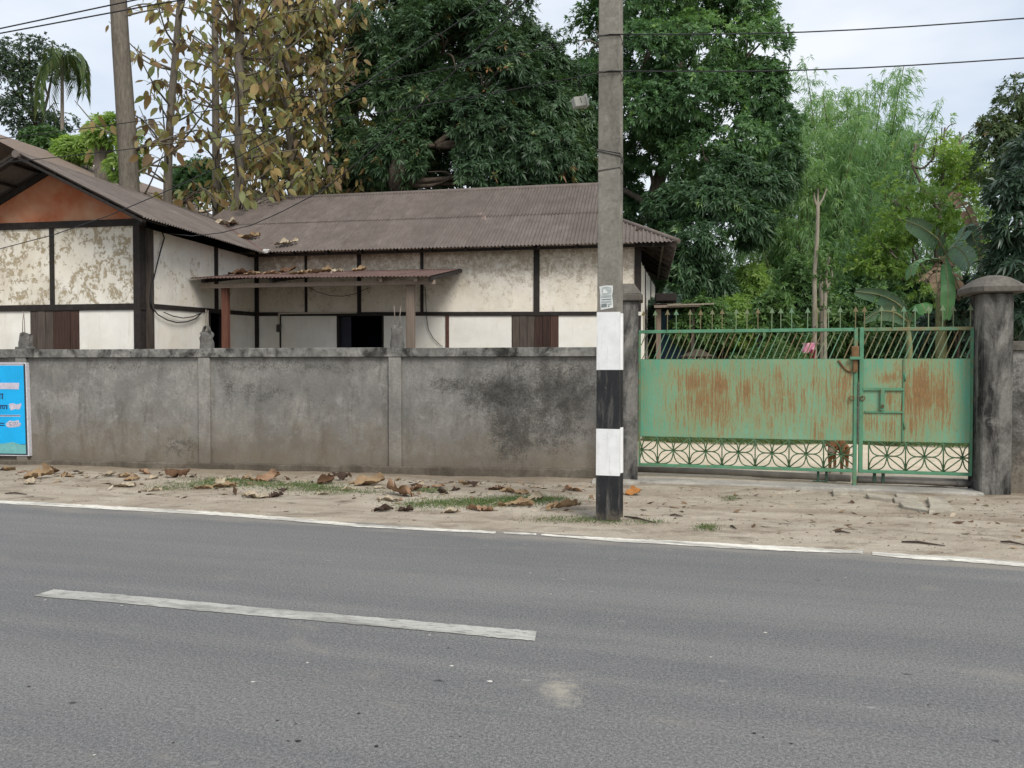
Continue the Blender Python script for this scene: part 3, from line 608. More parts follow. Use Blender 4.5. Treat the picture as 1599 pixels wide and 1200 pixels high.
def pipe(label, pts, r_):
    a = Vector(pts[0]); t_ = thing('pipe', label, 'pipe', tuple(a), 'world', 'pipes behind the gate'); m = MB(); m.tube(pts, r_, 12); m.build('tube', MPIPE, t_)
    d = (Vector(pts[-1])-a).normalized(); c_ = a.lerp(Vector(pts[-1]), .92 if r_ > .03 else .5); MB().tube([c_-d*.06, c_+d*.06], r_*1.12, 12).build('socket_joint', MPIPE, t_)
def gp(px, py, off):              # point on the ground behind the gate line
    return GL+GX*gs(px, py)+GN*off
pipe('long grey pipe lying behind the wide gate leaf', [tuple(gp(985, 740, .45)+Vector((0, 0, .098))), tuple(gp(1130, 740, .42)+Vector((0, 0, .10))), tuple(gp(1334, 740, .26)+Vector((0, 0, .085)))], .045)
pipe('upper grey pipe lying behind the narrow gate leaf', [tuple(gp(1341, 745, .19)+Vector((0, 0, .085))), tuple(gp(1420, 745, .20)+Vector((0, 0, .095))), tuple(gp(1519, 745, .17)+Vector((0, 0, .09)))], .05)
pipe('lower thinner grey pipe on the sill under the narrow gate leaf', [tuple(gp(1341, 755, .07)+Vector((0, 0, .098))), tuple(gp(1430, 755, .075)+Vector((0, 0, .096))), tuple(gp(1519, 755, .06)+Vector((0, 0, .094)))], .034)
tag(MB().tube([tuple(gp(1003, 728, .62)+Vector((0, 0, .05))), tuple(gp(1150, 733, .6)+Vector((0, 0, .05))), tuple(gp(1276, 740, .42)+Vector((0, 0, .06)))], .012, 6).build('iron_rod', MRUST), 'thin dark rod lying on the sand behind the long pipe', 'rod')

# ------------------------------------------------------------------ utility pole
MPOLE = concrete('pole_concrete', (.19, .18, .155), (.27, .258, .228), (.06, .057, .05), .75); MPOLEW = None

def pole_paint(name, col, var):
    g = G(name); v = g.coord(); n = g.noise(6, 5, .65, vec=v); c = g.ramp(n, [(.3, tuple(x*(1-var) for x in col)), (.7, tuple(x*(1+var*.4) for x in col))])
    dr = g.noise(9, 5, .7, vec=g.map(v, (2.4, 2.4, .3))); c = g.mix(g.ramp(dr, [(.52, 0), (.74, .35)]), c, (.30, .28, .245)); ch = g.noise(26, 5, .75, .3, vec=v); c = g.mix(g.ramp(ch, [(.66, 0), (.70, .9)]), c, (.20, .19, .165))
    z = g.mth('ADD', g.sep(v)[2], g.mth('MULTIPLY', g.noise(8, 5, .7, vec=v), -.42)); c = g.mix(g.mth('MULTIPLY', g.step(z, -.08, -.24), .6), c, (.16, .135, .10)); return g.done(c, .6, g.bump(g.noise(22, 5, .6, vec=v), .35, .006), .3)
MPW = pole_paint('pole_white_paint', (.74, .745, .745), .12); MPB = pole_paint('pole_black_paint', (.018, .019, .021), .4)
PP = gnd(952, 812); PROT = math.atan2(RU.y, RU.x); PD = PP.length
pole = thing('utility_pole', 'tall concrete electricity pole with black and white painted bands by the road', 'pole', tuple(PP), 'world', rot=PROT)
def psec(k, e=0.0):
    w_, d_ = .118*k+e, .15*k+e; return [(-w_, -d_), (w_, -d_), (w_, -d_+.055), (w_-.018, -d_+.085), (w_-.018, d_-.085), (w_, d_-.055), (w_, d_), (-w_, d_), (-w_, d_-.055), (-w_+.018, d_-.085), (-w_+.018, -d_+.085), (-w_, -d_+.055)]
KZ = lambda z: 1.0-.020*z
def psleeve(z0, z1, e=0.0):
    m = MB(); a = [(x, y, z0) for x, y in psec(KZ(z0), e)]; b = [(x, y, z1) for x, y in psec(KZ(z1), e)]; n = 12
    return m.add(a+b, [tuple(range(n-1, -1, -1)), tuple(range(n, 2*n))]+[(i, (i+1) % n, (i+1) % n+n, i+n) for i in range(n)])
psleeve(-.3, 8.6).build('shaft', MPOLE, pole, bevel=.006)
YP = PP.y-.14; zpy = lambda y: at(945, y, YP).z
zb = [0.0-.05, zpy(743), zpy(670), zpy(578), zpy(487.5)]
for i, mt in enumerate((MPB, MPW, MPB, MPW)): psleeve(zb[i]+.0005, zb[i+1]-.0005, .003+.0006*(i % 2)).build('paint_band', mt, pole)
MWIRE = simple('black_cable', (.022, .022, .024), .6, .2, 5, 0); MTIE = simple('tie_wire_steel', (.11, .105, .095), .6, .3, 20, 0)
for (ya, yb) in ((53, 56), (232, 240), (266, 262), (110, 113)):
    za, zb_ = zpy(ya), zpy(yb); pts_ = []
    for k, (x, y) in enumerate([(-1, -1), (1, -1), (1, 1), (-1, 1), (-1, -1)]): pts_.append((x*.123*KZ(za), y*.155*KZ(za), za+(zb_-za)*(x+1)/2))
    m = MB(); m.tube(pts_, .0055, 6)
    if ya == 232: m.tube([(p[0]*1.01, p[1]*1.01, p[2]-.02+.03*math.sin(p[0]*30)) for p in pts_], .007, 6)
    m.build('tie_wire', MTIE, pole)
MIN = simple('porcelain_brown', (.12, .06, .035), .3, .2, 8, 0, spec=.5)
for z in (6.45, 6.05):            # cross arm hardware above the picture
    box('cross_arm', MTIE, pole, -.7, .7, -.2, -.13, z, z+.07)
    for x in (-.6, .6): MB().tube([(x, -.165, z+.07), (x, -.165, z+.2)], [.05, .035], 8).build('insulator', MIN, pole)
# pasted notice on the pole
g = G('notice_paper'); v = g.coord(); x, y, z = g.sep(v)
lines = g.mth('GREATER_THAN', g.mth('FRACT', g.mth('MULTIPLY', z, 30)), .55); nz = g.noise(160, 3, .6, vec=g.map(v, (1, 1, .4)))
txt = g.mth('MULTIPLY', lines, g.mth('GREATER_THAN', nz, .47)); c = g.mix(g.mth('MULTIPLY', txt, .5), (.50, .53, .52), (.18, .22, .22))
c = g.mix(g.ramp(g.noise(9, 4, .6, vec=v), [(.45, 0), (.6, .5)]), c, (.30, .34, .33)); MPAP = g.done(c, .8, g.bump(g.noise(14, 4, .6, vec=v), .4, .006), .2)
MPAPL = simple('notice_white_margin', (.62, .64, .62), .8, .12, 20, .3, .004); MINK = simple('notice_grey_print', (.17, .20, .20), .8, .35, 60, 0); MINK2 = simple('notice_pale_print', (.34, .38, .37), .8, .3, 40, 0)
pn = thing('paper_notice', 'small torn printed paper notice pasted on the pole above the white band', 'notice', tuple(PP+Vector((0, 0, zpy(484)))), 'world', rot=PROT)
zl = zpy(484)
def px2x(px, y): p = at(px, y, YP)-PP; return p.dot(Vector((math.cos(PROT), math.sin(PROT), 0)))
def sheet_pts(L_, yy):
    return [(px2x(a, b), yy, zpy(b)-zl) for a, b in L_]
def pslab(name, mat, L_, yy, t_=.002):
    k = KZ(zpy(465)); yy = -(.15*k)-yy; a = sheet_pts(L_, yy); n = len(a); m = MB(); m.add(a+[(p[0], yy+t_, p[2]) for p in a], [tuple(range(n)), tuple(range(2*n-1, n-1, -1))]+[(i, i+n, (i+1) % n+n, (i+1) % n) for i in range(n)]); return m.build(name, mat, pn)
pslab('sheet', MPAPL, [(935.3, 447.5), (946, 446.2), (957, 446.4), (957.5, 452), (956, 463), (957.3, 470), (957.8, 481), (947, 482.5), (937.5, 484.2), (936.5, 470), (937, 462), (936.2, 454)], .004)
pslab('printed_picture', MPAP, [(939, 449.5), (947, 447.6), (955, 449.5), (955.2, 459), (939.5, 460.5)], .0065)
for (y0, y1, x0, x1, mt) in ((461.5, 465.5, 938.5, 954.8, MINK2), (467.5, 469, 939, 955, MINK), (470.5, 473.5, 938.5, 955, MINK2), (475, 480.5, 938.5, 947.5, MINK), (474.8, 477, 949, 955.5, MINK2), (478, 480, 949.5, 952, MINK)):
    pslab('printed_line', mt, [(x0, y0), (x1, y0-.8), (x1, y1-.8), (x0, y1)], .0065)
pslab('portrait_blob', MPAPL, [(941, 456), (942, 452.5), (944.5, 452), (946, 454), (948.5, 456), (948, 458), (942, 458.5)], .0085)
# ------------------------------------------------------------------ house
def plaster(name, base, flake, amt, thr, stain=None, top=None, sc_=3.2, soft=.035):
    g = G(name); v = g.coord(); n = g.noise(2.0, 5, .6, vec=v)
    c = g.ramp(n, [(.3, tuple(x*.86 for x in base)), (.7, base)])
    yl = g.noise(.9, 5, .6, .3, vec=g.map(v, loc=(2, 8, 5))); c = g.mix(g.ramp(yl, [(.45, 0), (.7, .4)]), c, (.62, .53, .37))
    dr = g.noise(6, 6, .7, vec=g.map(v, (1.6, 1.6, .22))); c = g.mix(g.ramp(dr, [(.55, 0), (.75, .3)]), c, (.33, .27, .18))
    e = g.noise(sc_, 9, .72, .6, vec=g.map(v, loc=(4, 1, 9))); e2 = g.noise(sc_*5, 6, .75, vec=g.map(v, (1, 1, .7), loc=(1, 5, 2)))
    ee = g.mth('ADD', g.mth('MULTIPLY', e, .6), g.mth('MULTIPLY', e2, .4))
    if top:                       # rain-washed mud under the eaves, densest at the wall head
        z = g.sep(v)[2]; ee = g.mth('ADD', ee, g.mth('MULTIPLY', g.step(z, top[0], top[1]), top[2]))
    m = g.ramp(ee, [(thr, 0), (thr+soft, amt)]); c = g.mix(m, c, flake)
    if stain: c = g.mix(g.ramp(g.noise(1.4, 6, .65, vec=g.map(v, loc=(7, 7, 7))), [(.5, 0), (.75, stain)]), c, (.42, .36, .26))
    b_ = g.bump(m, .5, -.01, g.bump(g.noise(30, 5, .6, vec=v), .35, .006))
    return g.done(c, .92, b_, .15)
M_FLAKE = plaster('flaking_limewash', (.80, .765, .68), (.33, .265, .165), .9, .51, .5)
M_UPPER = plaster('mud_streaked_limewash', (.80, .75, .66), (.27, .20, .125), .72, .532, .45, top=(2.9, 4.1, .12), sc_=6.5, soft=.13)
M_SIDE = plaster('side_limewash', (.80, .765, .69), (.40, .32, .2), .75, .555, .5)
M_LOWER = plaster('clean_limewash', (.82, .80, .74), (.5, .43, .33), .45, .64, .25)
M_TIMB = simple('black_tarred_timber', (.022, .018, .016), .75, .5, 9, .4, .006); M_TIMR = simple('reddish_timber', (.085, .038, .03), .7, .4, 9, .4, .006)
def wood(name, a, b, sc_=7):
    g = G(name); v = g.coord(); n = g.noise(sc_, 6, .65, .5, vec=g.map(v, (5, 5, .35))); n = g.mth('ADD', n, g.mth('MULTIPLY', g.mth('SUBTRACT', g.rnd(), .5), .35))
    return g.done(g.ramp(n, [(.25, a), (.75, b)]), .8, g.bump(n, .5, .006), .25)
M_BOARD = wood('weathered_board', (.035, .027, .022), (.11, .088, .072)); M_BOARDR = wood('red_brown_board', (.028, .016, .013), (.085, .046, .034)); M_POSTG = wood('grey_brown_post', (.15, .115, .09), (.27, .215, .17)); M_POSTSH = wood('red_porch_post', (.075, .028, .02), (.17, .075, .05))
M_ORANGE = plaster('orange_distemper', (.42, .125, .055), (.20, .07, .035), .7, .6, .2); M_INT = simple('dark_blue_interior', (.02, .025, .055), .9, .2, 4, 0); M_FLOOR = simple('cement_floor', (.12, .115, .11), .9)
g = G('corrugated_iron'); v = g.coord(); r_ = g.rnd(); n = g.noise(3.2, 7, .7, .3, vec=g.map(v, (1, .7, .7))); q = g.noise(26, 5, .7, vec=v)
nn = g.mth('ADD', n, g.mth('MULTIPLY', g.mth('SUBTRACT', r_, .5), .14)); c = g.ramp(nn, [(.25, (.088, .073, .064)), (.5, (.124, .104, .092)), (.75, (.165, .142, .126))])
c = g.mix(g.ramp(q, [(.45, 0), (.75, .35)]), c, (.115, .068, .052)); st_ = g.noise(8, 5, .7, vec=g.map(v, (3.0, .25, .25), loc=(3, 3, 3))); c = g.mix(g.ramp(st_, [(.52, 0), (.72, .5)]), c, (.058, .047, .046))
pt = g.noise(1.1, 4, .6, vec=g.map(v, loc=(4.4, 1.2, 6))); pt2 = g.noise(34, 3, .6, vec=g.map(v, (2, .4, .4))); c = g.mix(g.mth('MULTIPLY', g.step(pt, .70, .76), g.step(pt2, .5, .6)), c, (.45, .33, .28))
M_IRON = g.done(c, .75, g.bump(q, .2, .003), .25)
M_IRONR = simple('red_corrugated_iron', (.115, .07, .06), .8, .4, 5, .2)
M_UNDER = M_IRON
house = thing('house', 'old low whitewashed timber-frame house with corrugated roof and gabled wing', 'house', (-3, 5.5, 0))

VM, VE, VR = 5.5, 5.0, 8.5          # main wall, front eave and ridge, metres behind the boundary wall
VF, VO = 1.46, .70                  # gable wall of the wing and the front edge of its roof
wc = hu(222, VF, 420); wr_u = (hu(76, VF, 262)+hu(26, VO, 238))/2; wl = 2*wr_u-wc
we = hu(222, VO, 338); wel = 2*wr_u-we; wze = hz(222, 338.5, VO); wzr = hz(26, 238, VO)
ul, ur = hu(340, VR, 313), hu(951, VR, 288); zrl, zrr = hz(340, 314, VR), hz(930, 288.5, VR)
zrr = zrr + (zrr-zrl)*(ur-hu(930, VR, 288))/(hu(930, VR, 288)-ul)
uc_ = hu(1058, VE, 372); zel, zer = hz(440, 393, VE), hz(930, 380.5, VE); ue0 = hu(440, VE, 393); ue1 = hu(930, VE, 380)
ze = lambda u_: zel+(zer-zel)*(u_-ue0)/(ue1-ue0)
zr = lambda u_: zrl+(zrr-zrl)*(u_-ul)/(ur-ul)
mc = hu(997, VM, 430)               # right-hand corner of the house
print('HOUSE', dict(wc=wc, wr=wr_u, we=we, wze=wze, wzr=wzr, ul=ul, ur=ur, zrl=zrl, zrr=zrr, uc=uc_, zel=zel, zer=zer, mc=mc, x=hu(402, VM)))
mcR = hu(402, VM)                    # inner corner
zbeam = lambda u_: np.interp(u_, [mcR, mc], [hz(402, 491, VM), hz(990, 490, VM)])
def wquad(name, mat, parent, u0, u1, zb0, zb1, zt0, zt1, v0, v1, bevel=0):
    m = MB(); m.hexa([(u0, v0, zb0), (u1, v0, zb1), (u1, v1, zb1), (u0, v1, zb0)], [(u0, v0, zt0), (u1, v0, zt1), (u1, v1, zt1), (u0, v1, zt0)])
    return m.build(name, mat, parent, bevel)
def roof_sheets(parent, e0, e1, r1, r0, rows, name='roof_sheet', width=.74, clip=None, mat=None, amp=.016, pitch=.082, seed=1, skip=None):
    """sheets over the patch eave e0->e1, ridge r0->r1; each one a corrugated mesh of its own."""
    mat = mat or M_IRON; e0, e1, r0, r1 = map(Vector, (e0, e1, r0, r1)); q = random.Random(seed)
    L_ = max((e1-e0).length, (r1-r0).length); n = max(1, round(L_/width)); nrm = (e1-e0).cross(r0-e0).normalized()
    if nrm.z < 0: nrm = -nrm
    fn = lambda a, b: (e0.lerp(e1, a)).lerp(r0.lerp(r1, a), b)
    ncor = max(3, round(L_/n/pitch)); seg = 6
    for i in range(n):
        for j in range(rows):
            b0, b1 = j/rows-(.03 if j else 0), (j+1)/rows; a0, a1 = i/n, (i+1)/n
            jit = q.uniform(-.0012, .0012); nc = ncor*seg; vs_ = []
            a1o = a1
            for b, lift in ((b0, .014 if j else .0), (b1, .0)):
                for k in range(nc+1):
                    a = a0+(a1o-a0)*k/nc; h = amp*math.cos(2*math.pi*k/seg)+jit+lift+.0016*(i % 2)
                    p = fn(a, b-(q.uniform(0, .004) if b == b0 else 0))+nrm*h; vs_.append(p)
            fs = [(k, k+1, nc+1+k+1, nc+1+k) for k in range(nc)]
            m = MB(); m.add(vs_, fs, True)
            org = ORG.get(parent.name); me = m.mesh(name, org, fix=False)
            if clip:
                bmx = bmesh.new(); bmx.from_mesh(me)
                for co, no in clip:
                    bmesh.ops.bisect_plane(bmx, geom=bmx.verts[:]+bmx.edges[:]+bmx.faces[:], plane_co=Vector(co)-Vector(org), plane_no=no, clear_outer=True)
                nf = len(bmx.faces); bmx.to_mesh(me); bmx.free()
                if nf == 0: continue
                me.polygons.foreach_set('use_smooth', [True]*len(me.polygons))
            me.materials.append(mat); o = bpy.data.objects.new(name, me); link(o, parent)
def part_empty(name, parent):
    o = bpy.data.objects.new(name, None); link(o, parent); ORG[o.name] = ORG[parent.name]; o.empty_display_size = .1; return o
roof = part_empty('main_roof', house); wroof = part_empty('wing_roof', house)
# main roof with half-hipped right-hand end
gu, vh = ur, None; d_h = uc_-gu; vh = VE+d_h; slope = (zrr-zer)/(VR-VE); zh = ze(uc_)+slope*d_h
hipn = Vector((1, 1, 0)).normalized(); 
u_left = wr_u-.2
roof_sheets(roof, (u_left, VE, ze(u_left)), (uc_, VE, ze(uc_)), (uc_, VR, zr(ur)), (u_left, VR, zr(u_left)), 2, clip=[((uc_, VE, 0), Vector((1, 1, 0)).normalized())] , seed=3) if False else None
# front slope: full sheets up to the gablet, cut ones along the hip below it
PB_ = lambda u_, v_: Vector((u_, v_, ze(u_)+(zr(min(u_, ur))-ze(u_))*(v_-VE)/(VR-VE)))
roof_sheets(roof, PB_(u_left, VE), PB_(gu, VE), Vector((gu, VR, zr(gu))), Vector((u_left, VR, zr(u_left))), 2, seed=3)
roof_sheets(roof, PB_(gu, VE), PB_(uc_, VE), Vector((uc_, VE+d_h, zh)), Vector((gu, VE+d_h, zh)), 1, clip=[((uc_, VE, 0), Vector((1, 1, 0)).normalized())], seed=4)
# hip end and back slope
VB = 2*VR-VE
roof_sheets(roof, (uc_, VE, ze(uc_)), (uc_, VB, ze(uc_)), (gu, VB, zh), (gu, VE, zh), 1, clip=[((uc_, VE, 0), Vector((-1, -1, 0)).normalized()), ((uc_, VB, 0), Vector((-1, 1, 0)).normalized())], seed=5)
roof_sheets(roof, (gu, VB, ze(gu)), (u_left, VB, ze(u_left)), (u_left, VR, zr(u_left)), (gu, VR, zr(gu)), 1, width=1.6, pitch=.16, seed=6)
roof_sheets(roof, (uc_, VB, ze(uc_)), (gu, VB, ze(gu)), (gu, VB-d_h, zh), (uc_, VB-d_h, zh), 1, clip=[((uc_, VB, 0), Vector((1, -1, 0)).normalized())], seed=7)
MB().prism([(VE+d_h, zh-.02), (VB-d_h, zh-.02), (VR, zr(gu)-.03)], 'x', gu-.05, gu-.02).build('gablet', M_BOARD, roof)
def cap(name, a, b, parent, r_=.07, mat=None): return MB().tube([a, b], r_, 8).build(name, mat or M_IRON, parent)
cap('ridge_cap', (u_left, VR, zr(u_left)-.03), (gu+.05, VR, zr(gu)-.03), roof, .08); cap('hip_cap', (gu, VE+d_h, zh), (uc_+.03, VE-.02, ze(uc_)+.0), roof, .05); cap('hip_cap', (gu, VB-d_h, zh), (uc_, VB, ze(uc_)), roof, .05)
# fascia-less eaves: purlin and rafters under the front edge and the hip
box('eave_purlin', M_TIMB, roof, mcR-.2, mc+.55, VE+.18, VE+.24, min(zel, zer)-.06, min(zel, zer)-.005)
for u_ in np.linspace(mcR+.3, mc+.3, 12): MB().bar((u_, VE+.05, ze(u_)-.05), (u_, VM+.15, ze(u_)-.05+.6*slope), .05, .07).build('rafter', M_TIMB, roof)
for v_ in np.linspace(VM+.1, VB-.6, 8): MB().bar((uc_-.06, v_, ze(uc_)-.06), (mc-.05, v_, ze(uc_)+(uc_-mc)*slope-.06), .05, .07).build('rafter', M_BOARD, roof)
MB().bar((uc_-.05, VE+.05, ze(uc_)-.07), (mc-.1, VM+.4, ze(uc_)+.35), .06, .09).build('hip_rafter', M_BOARD, roof)
box('eave_board', M_BOARD, roof, uc_-.3, uc_-.26, VE+.2, VB-.3, ze(uc_)-.02, ze(uc_)+.08)
# wing roof: two slopes meeting the main roof
wb = VR-.75; 
roof_sheets(wroof, (we, VO, wze), (we, wb, wze), (wr_u, wb, wzr), (wr_u, VO, wzr), 1, seed=8)
roof_sheets(wroof, (wel, VO, wze), (wel, wb, wze), (wr_u, wb, wzr), (wr_u, VO, wzr), 1, seed=9)
cap('ridge_cap', (wr_u, VO-.02, wzr-.03), (wr_u, wb, wzr-.03), wroof, .07)
for s_, ue_ in ((1, we), (-1, wel)):
    MB().bar((ue_, VO+.05, wze-.075), (wr_u, VO+.05, wzr-.075), .04, .10, up=(0, 1, 0)).build('barge_board', M_TIMB, wroof)
    for k in np.linspace(.08, .92, 5):
        p = Vector((ue_, 0, wze-.06)).lerp(Vector((wr_u, 0, wzr-.06)), k); MB().bar((p.x, VO+.06, p.z), (p.x, VF+.2, p.z), .05, .05).build('purlin', M_TIMB, wroof)
# valley lining with its pale broken gutter end
vz = lambda v_: PB_(we, v_)
a = Vector((we+.02, VE-.02, ze(we)+.03)); 
tv = (wzr-wze)/(wr_u-we)            # wing slope in u
def valley(v_):                     # u where both slopes have the same height
    lo, hi = wr_u, we+.3
    for _ in range(40):
        mid = (lo+hi)/2; zw = wze+tv*(mid-we); zm = PB_(mid, v_).z
        if zw > zm: lo = mid
        else: hi = mid
    return mid
vp = [(valley(v_), v_, PB_(valley(v_), v_).z+.022) for v_ in np.linspace(VE, 6.9, 8)]
m = MB()
for i in range(len(vp)-1): m.bar(vp[i], vp[i+1], .12, .012)
m.build('valley_lining', M_IRONR, wroof)
M_PALE = simple('pale_gutter_scrap', (.55, .54, .52), .7, .3, 20, .3)
m = MB(); e = Vector(vp[0]); m.hexa([e+Vector((-.08, -.02, -.06)), e+Vector((.14, -.04, -.05)), e+Vector((.12, .10, .02)), e+Vector((-.05, .12, .02))], [e+Vector((-.09, -.03, -.01)), e+Vector((.16, -.05, .01)), e+Vector((.13, .1, .05)), e+Vector((-.05, .13, .06))]); m.build('gutter_scrap', M_PALE, wroof)

# main front wall: posts, beam, panels, openings
BT = .085
def post(name, px, z0, z1, w_=.10, mat=None, v=VM, pr=.022, py=450):
    u_ = hu(px, v, py); return box(name, mat or M_TIMB, house, u_-w_/2, u_+w_/2, v-pr, v+.10, z0, z1)
ubeam = [mcR, mc]
zt_ = lambda u_: ze(u_)+.5*slope-.10
wquad('beam', M_TIMB, house, mcR+.02, mc-.05, zbeam(mcR)-BT/2, zbeam(mc)-BT/2, zbeam(mcR)+BT/2, zbeam(mc)+BT/2, VM-.026, VM+.11)
upx = [402, 478, 561, 659, 838, 996]
for i, px in enumerate(upx):
    u_ = hu(px, VM, 440); w_ = (.07, .06, .09, .07, .13, .14)[i]
    wquad('post', M_TIMB, house, u_-w_/2, u_+w_/2, zbeam(u_)+BT/2+.001, zbeam(u_)+BT/2+.001, zt_(u_), zt_(u_), VM-.022, VM+.1)
uu = [hu(px, VM, 440) for px in upx]; ww = (.07, .06, .09, .07, .13, .14)
for i in range(5):
    a, b = uu[i]+ww[i]/2, uu[i+1]-ww[i+1]/2; wquad('wall_panel', M_UPPER, house, a, b, zbeam(a)+BT/2+.001, zbeam(b)+BT/2+.001, zt_(a), zt_(b), VM, VM+.09)
lw = lambda u_: zbeam(u_)-BT/2-.001
def lower(px0, px1, mat, nm='wall_panel'):
    a, b = hu(px0, VM, 520), hu(px1, VM, 520); return wquad(nm, mat, house, a, b, .0, .0, lw(a), lw(b), VM, VM+.09)
def lpost(px, w_, mat=M_TIMB):
    u_ = hu(px, VM, 520); return wquad('post', mat, house, u_-w_/2, u_+w_/2, 0, 0, lw(u_), lw(u_), VM-.02, VM+.1)
PXW = 14.3/1000                     # metres per picture pixel here
segs = [(402, 403.5), (403.5, 437, 'L'), (437, 439), (439, 526, 'L'), (526, 599, 'D'), (599, 696, 'L'), (696, 701), (701, 799, 'L'), (799, 872, 'W'), (872, 992, 'L'), (992, 1001)]
for s_ in segs:
    if len(s_) == 2: lpost((s_[0]+s_[1])/2, abs(hu(s_[1], VM, 520)-hu(s_[0], VM, 520)), M_TIMR if s_[0] == 696 else M_TIMB)
    elif s_[2] == 'L': lower(s_[0]+.3, s_[1]-.3, M_LOWER)
def shutters(px0, pxm, px1, v, lowf, m0, m1, fn=hu):
    w_ = part_empty('window', house); a, mid, b = fn(px0, v, 515), fn(pxm, v, 515), fn(px1, v, 515); zt = lowf((a+b)/2); zb_ = .95
    for x0, x1, mt, k in ((a, mid, m0, 3), (mid, b, m1, 3)):
        for i in range(k):
            p = x0+(x1-x0)*i/k+.004; q_ = x0+(x1-x0)*(i+1)/k-.004; MB().box(p, q_, v-.012-.006*(i % 2), v+.03, zb_+.01, zt-.005).build('shutter_board', mt, w_)
    box('window_sill', M_TIMB, w_, a-.03, b+.03, v-.03, v+.09, zb_-.07, zb_)
    return a, b, zb_
a, b, zb_ = shutters(800, 835, 872, VM, lw, M_BOARD, M_BOARDR)
wquad('wall_panel', M_LOWER, house, a+.002, b-.002, 0, 0, zb_-.071, zb_-.071, VM, VM+.09)
box('corner_post', M_TIMB, house, wc-.1, mcR+.04, VM-.028, VM+.105, 0, 4.1)
box('corner_filler', M_UPPER, house, wc-.7, mcR-.01, VM+.01, VM+.08, 3.6, 4.28)
# doorway: frame and a room behind it
da, db = hu(526, VM, 520), hu(599, VM, 520); dr = part_empty('doorway', house)
for x in (da+.02, db-.02): MB().box(x-.02, x+.02, VM-.01, VM+.1, 0, lw(x)).build('door_jamb', M_TIMB, dr)
MB().box(da+.04, (da+db)/2-.25, VM+.1, VM+.14, 0, lw(da)-.01).build('door_leaf', simple('dark_blue_door', (.008, .010, .02), .5, .3, 6, .1), dr)
# rest of the shell: end wall, back wall, ceiling, floor, inner lining
ek = .42                            # the end wall is not quite square to the front
m = MB(); m.hexa([(mc-.08, VM+.101, 0), (mc-.002, VM+.101, 0), (mc+ek, VB-.5, 0), (mc+ek-.1, VB-.5, 0)], [(mc-.08, VM+.101, 3.9), (mc-.002, VM+.101, 3.9), (mc+ek, VB-.5, 3.9), (mc+ek-.1, VB-.5, 3.9)]); m.build('end_wall', M_LOWER, house)
for k in range(1, 9):
    f = k/9; x = mc-.002+ek*f; y = VM+.1+(VB-.6-VM)*f; MB().box(x-.03, x+.022, y-.05, y+.05, 0, 3.9).build('wall_batten', M_TIMB if k % 3 == 0 else M_LOWER, house)
box('back_wall', M_LOWER, house, mcR-3.2, mc+.3, VB-.6, VB-.5, 0, 4.0); box('ceiling', M_INT, house, mcR-3.4, mc, VM+.1, VB-.61, 3.95, 4.0); box('floor', M_FLOOR, house, wl+.11, mc-.09, VF+.11, VB-.61, .3, .34)
box('partition', M_INT, house, hu(480, VM), hu(480, VM)+.1, VM+.1, VB-.62, .341, 3.94); box('partition', M_INT, house, hu(690, VM), hu(690, VM)+.1, VM+.1, VB-.62, .341, 3.94); box('partition', M_INT, house, hu(480, VM)+.1, hu(690, VM), VM+3, VM+3.1, .341, 3.94)

# wing: gable front
fz = lambda px, y: hz(px, y, VF)
zb0 = fz(110, 480.5); zt0 = fz(110, 351)
xb = 2*wr_u-wc
box('beam', M_TIMB, house, xb, wc, VF-.03, VF+.1, zb0-.055, zb0+.055); box('beam', M_TIMB, house, xb, wc+.02, VF-.035, VF+.1, zt0-.06, zt0+.06)
cpx = hu(213.5, VF, 420)
for px, w_ in ((82, .085),): 
    u_ = hu(px, VF, 420); box('post', M_TIMB, house, u_-w_/2, u_+w_/2, VF-.024, VF+.1, zb0+.056, zt0-.061)
    u2_ = 2*wr_u-u_-.35
box('corner_post', M_TIMB, house, wc-.15, wc-.02, VF-.04, VF+.12, 0, zt0-.061); box('corner_post', M_TIMB, house, xb, xb+.12, VF-.04, VF+.12, 0, zt0-.061)
u82 = hu(82, VF, 420); ul2 = hu(-40, VF, 420)
box('post', M_TIMB, house, ul2-.04, ul2+.04, VF-.024, VF+.1, zb0+.056, zt0-.061)
for a, b in ((xb+.121, ul2-.041), (ul2+.041, u82-.043), (u82+.043, wc-.151)): box('wall_panel', M_FLAKE, house, a, b, VF, VF+.09, zb0+.056, zt0-.061)
lw2 = lambda u_: zb0-.056
a, b, zb_ = shutters(48, 84, 124, VF, lw2, M_BOARD, M_BOARDR)
box('wall_panel', M_LOWER, house, b+.002, wc-.151, VF, VF+.09, 0, zb0-.056); box('wall_panel', M_LOWER, house, xb+.121, a-.002, VF, VF+.09, 0, zb0-.056); box('wall_panel', M_LOWER, house, a, b, VF, VF+.09, 0, zb_-.071)
gz0 = zt0+.061; ga = wzr-.18; gs_ = (wzr-wze)/(we-wr_u)
MB().prism([(wr_u-(ga-gz0)/gs_, gz0), (wr_u+(ga-gz0)/gs_, gz0), (wr_u, ga)], 'y', VF, VF+.06).build('gable_panel', M_ORANGE, house)
for s_ in (-1, 1): MB().bar((wr_u+s_*(ga-gz0+.05)/gs_, VF-.01, gz0-.02), (wr_u, VF-.01, ga+.03), .10, .05, up=(0, 1, 0)).build('gable_rafter', M_TIMB, house)
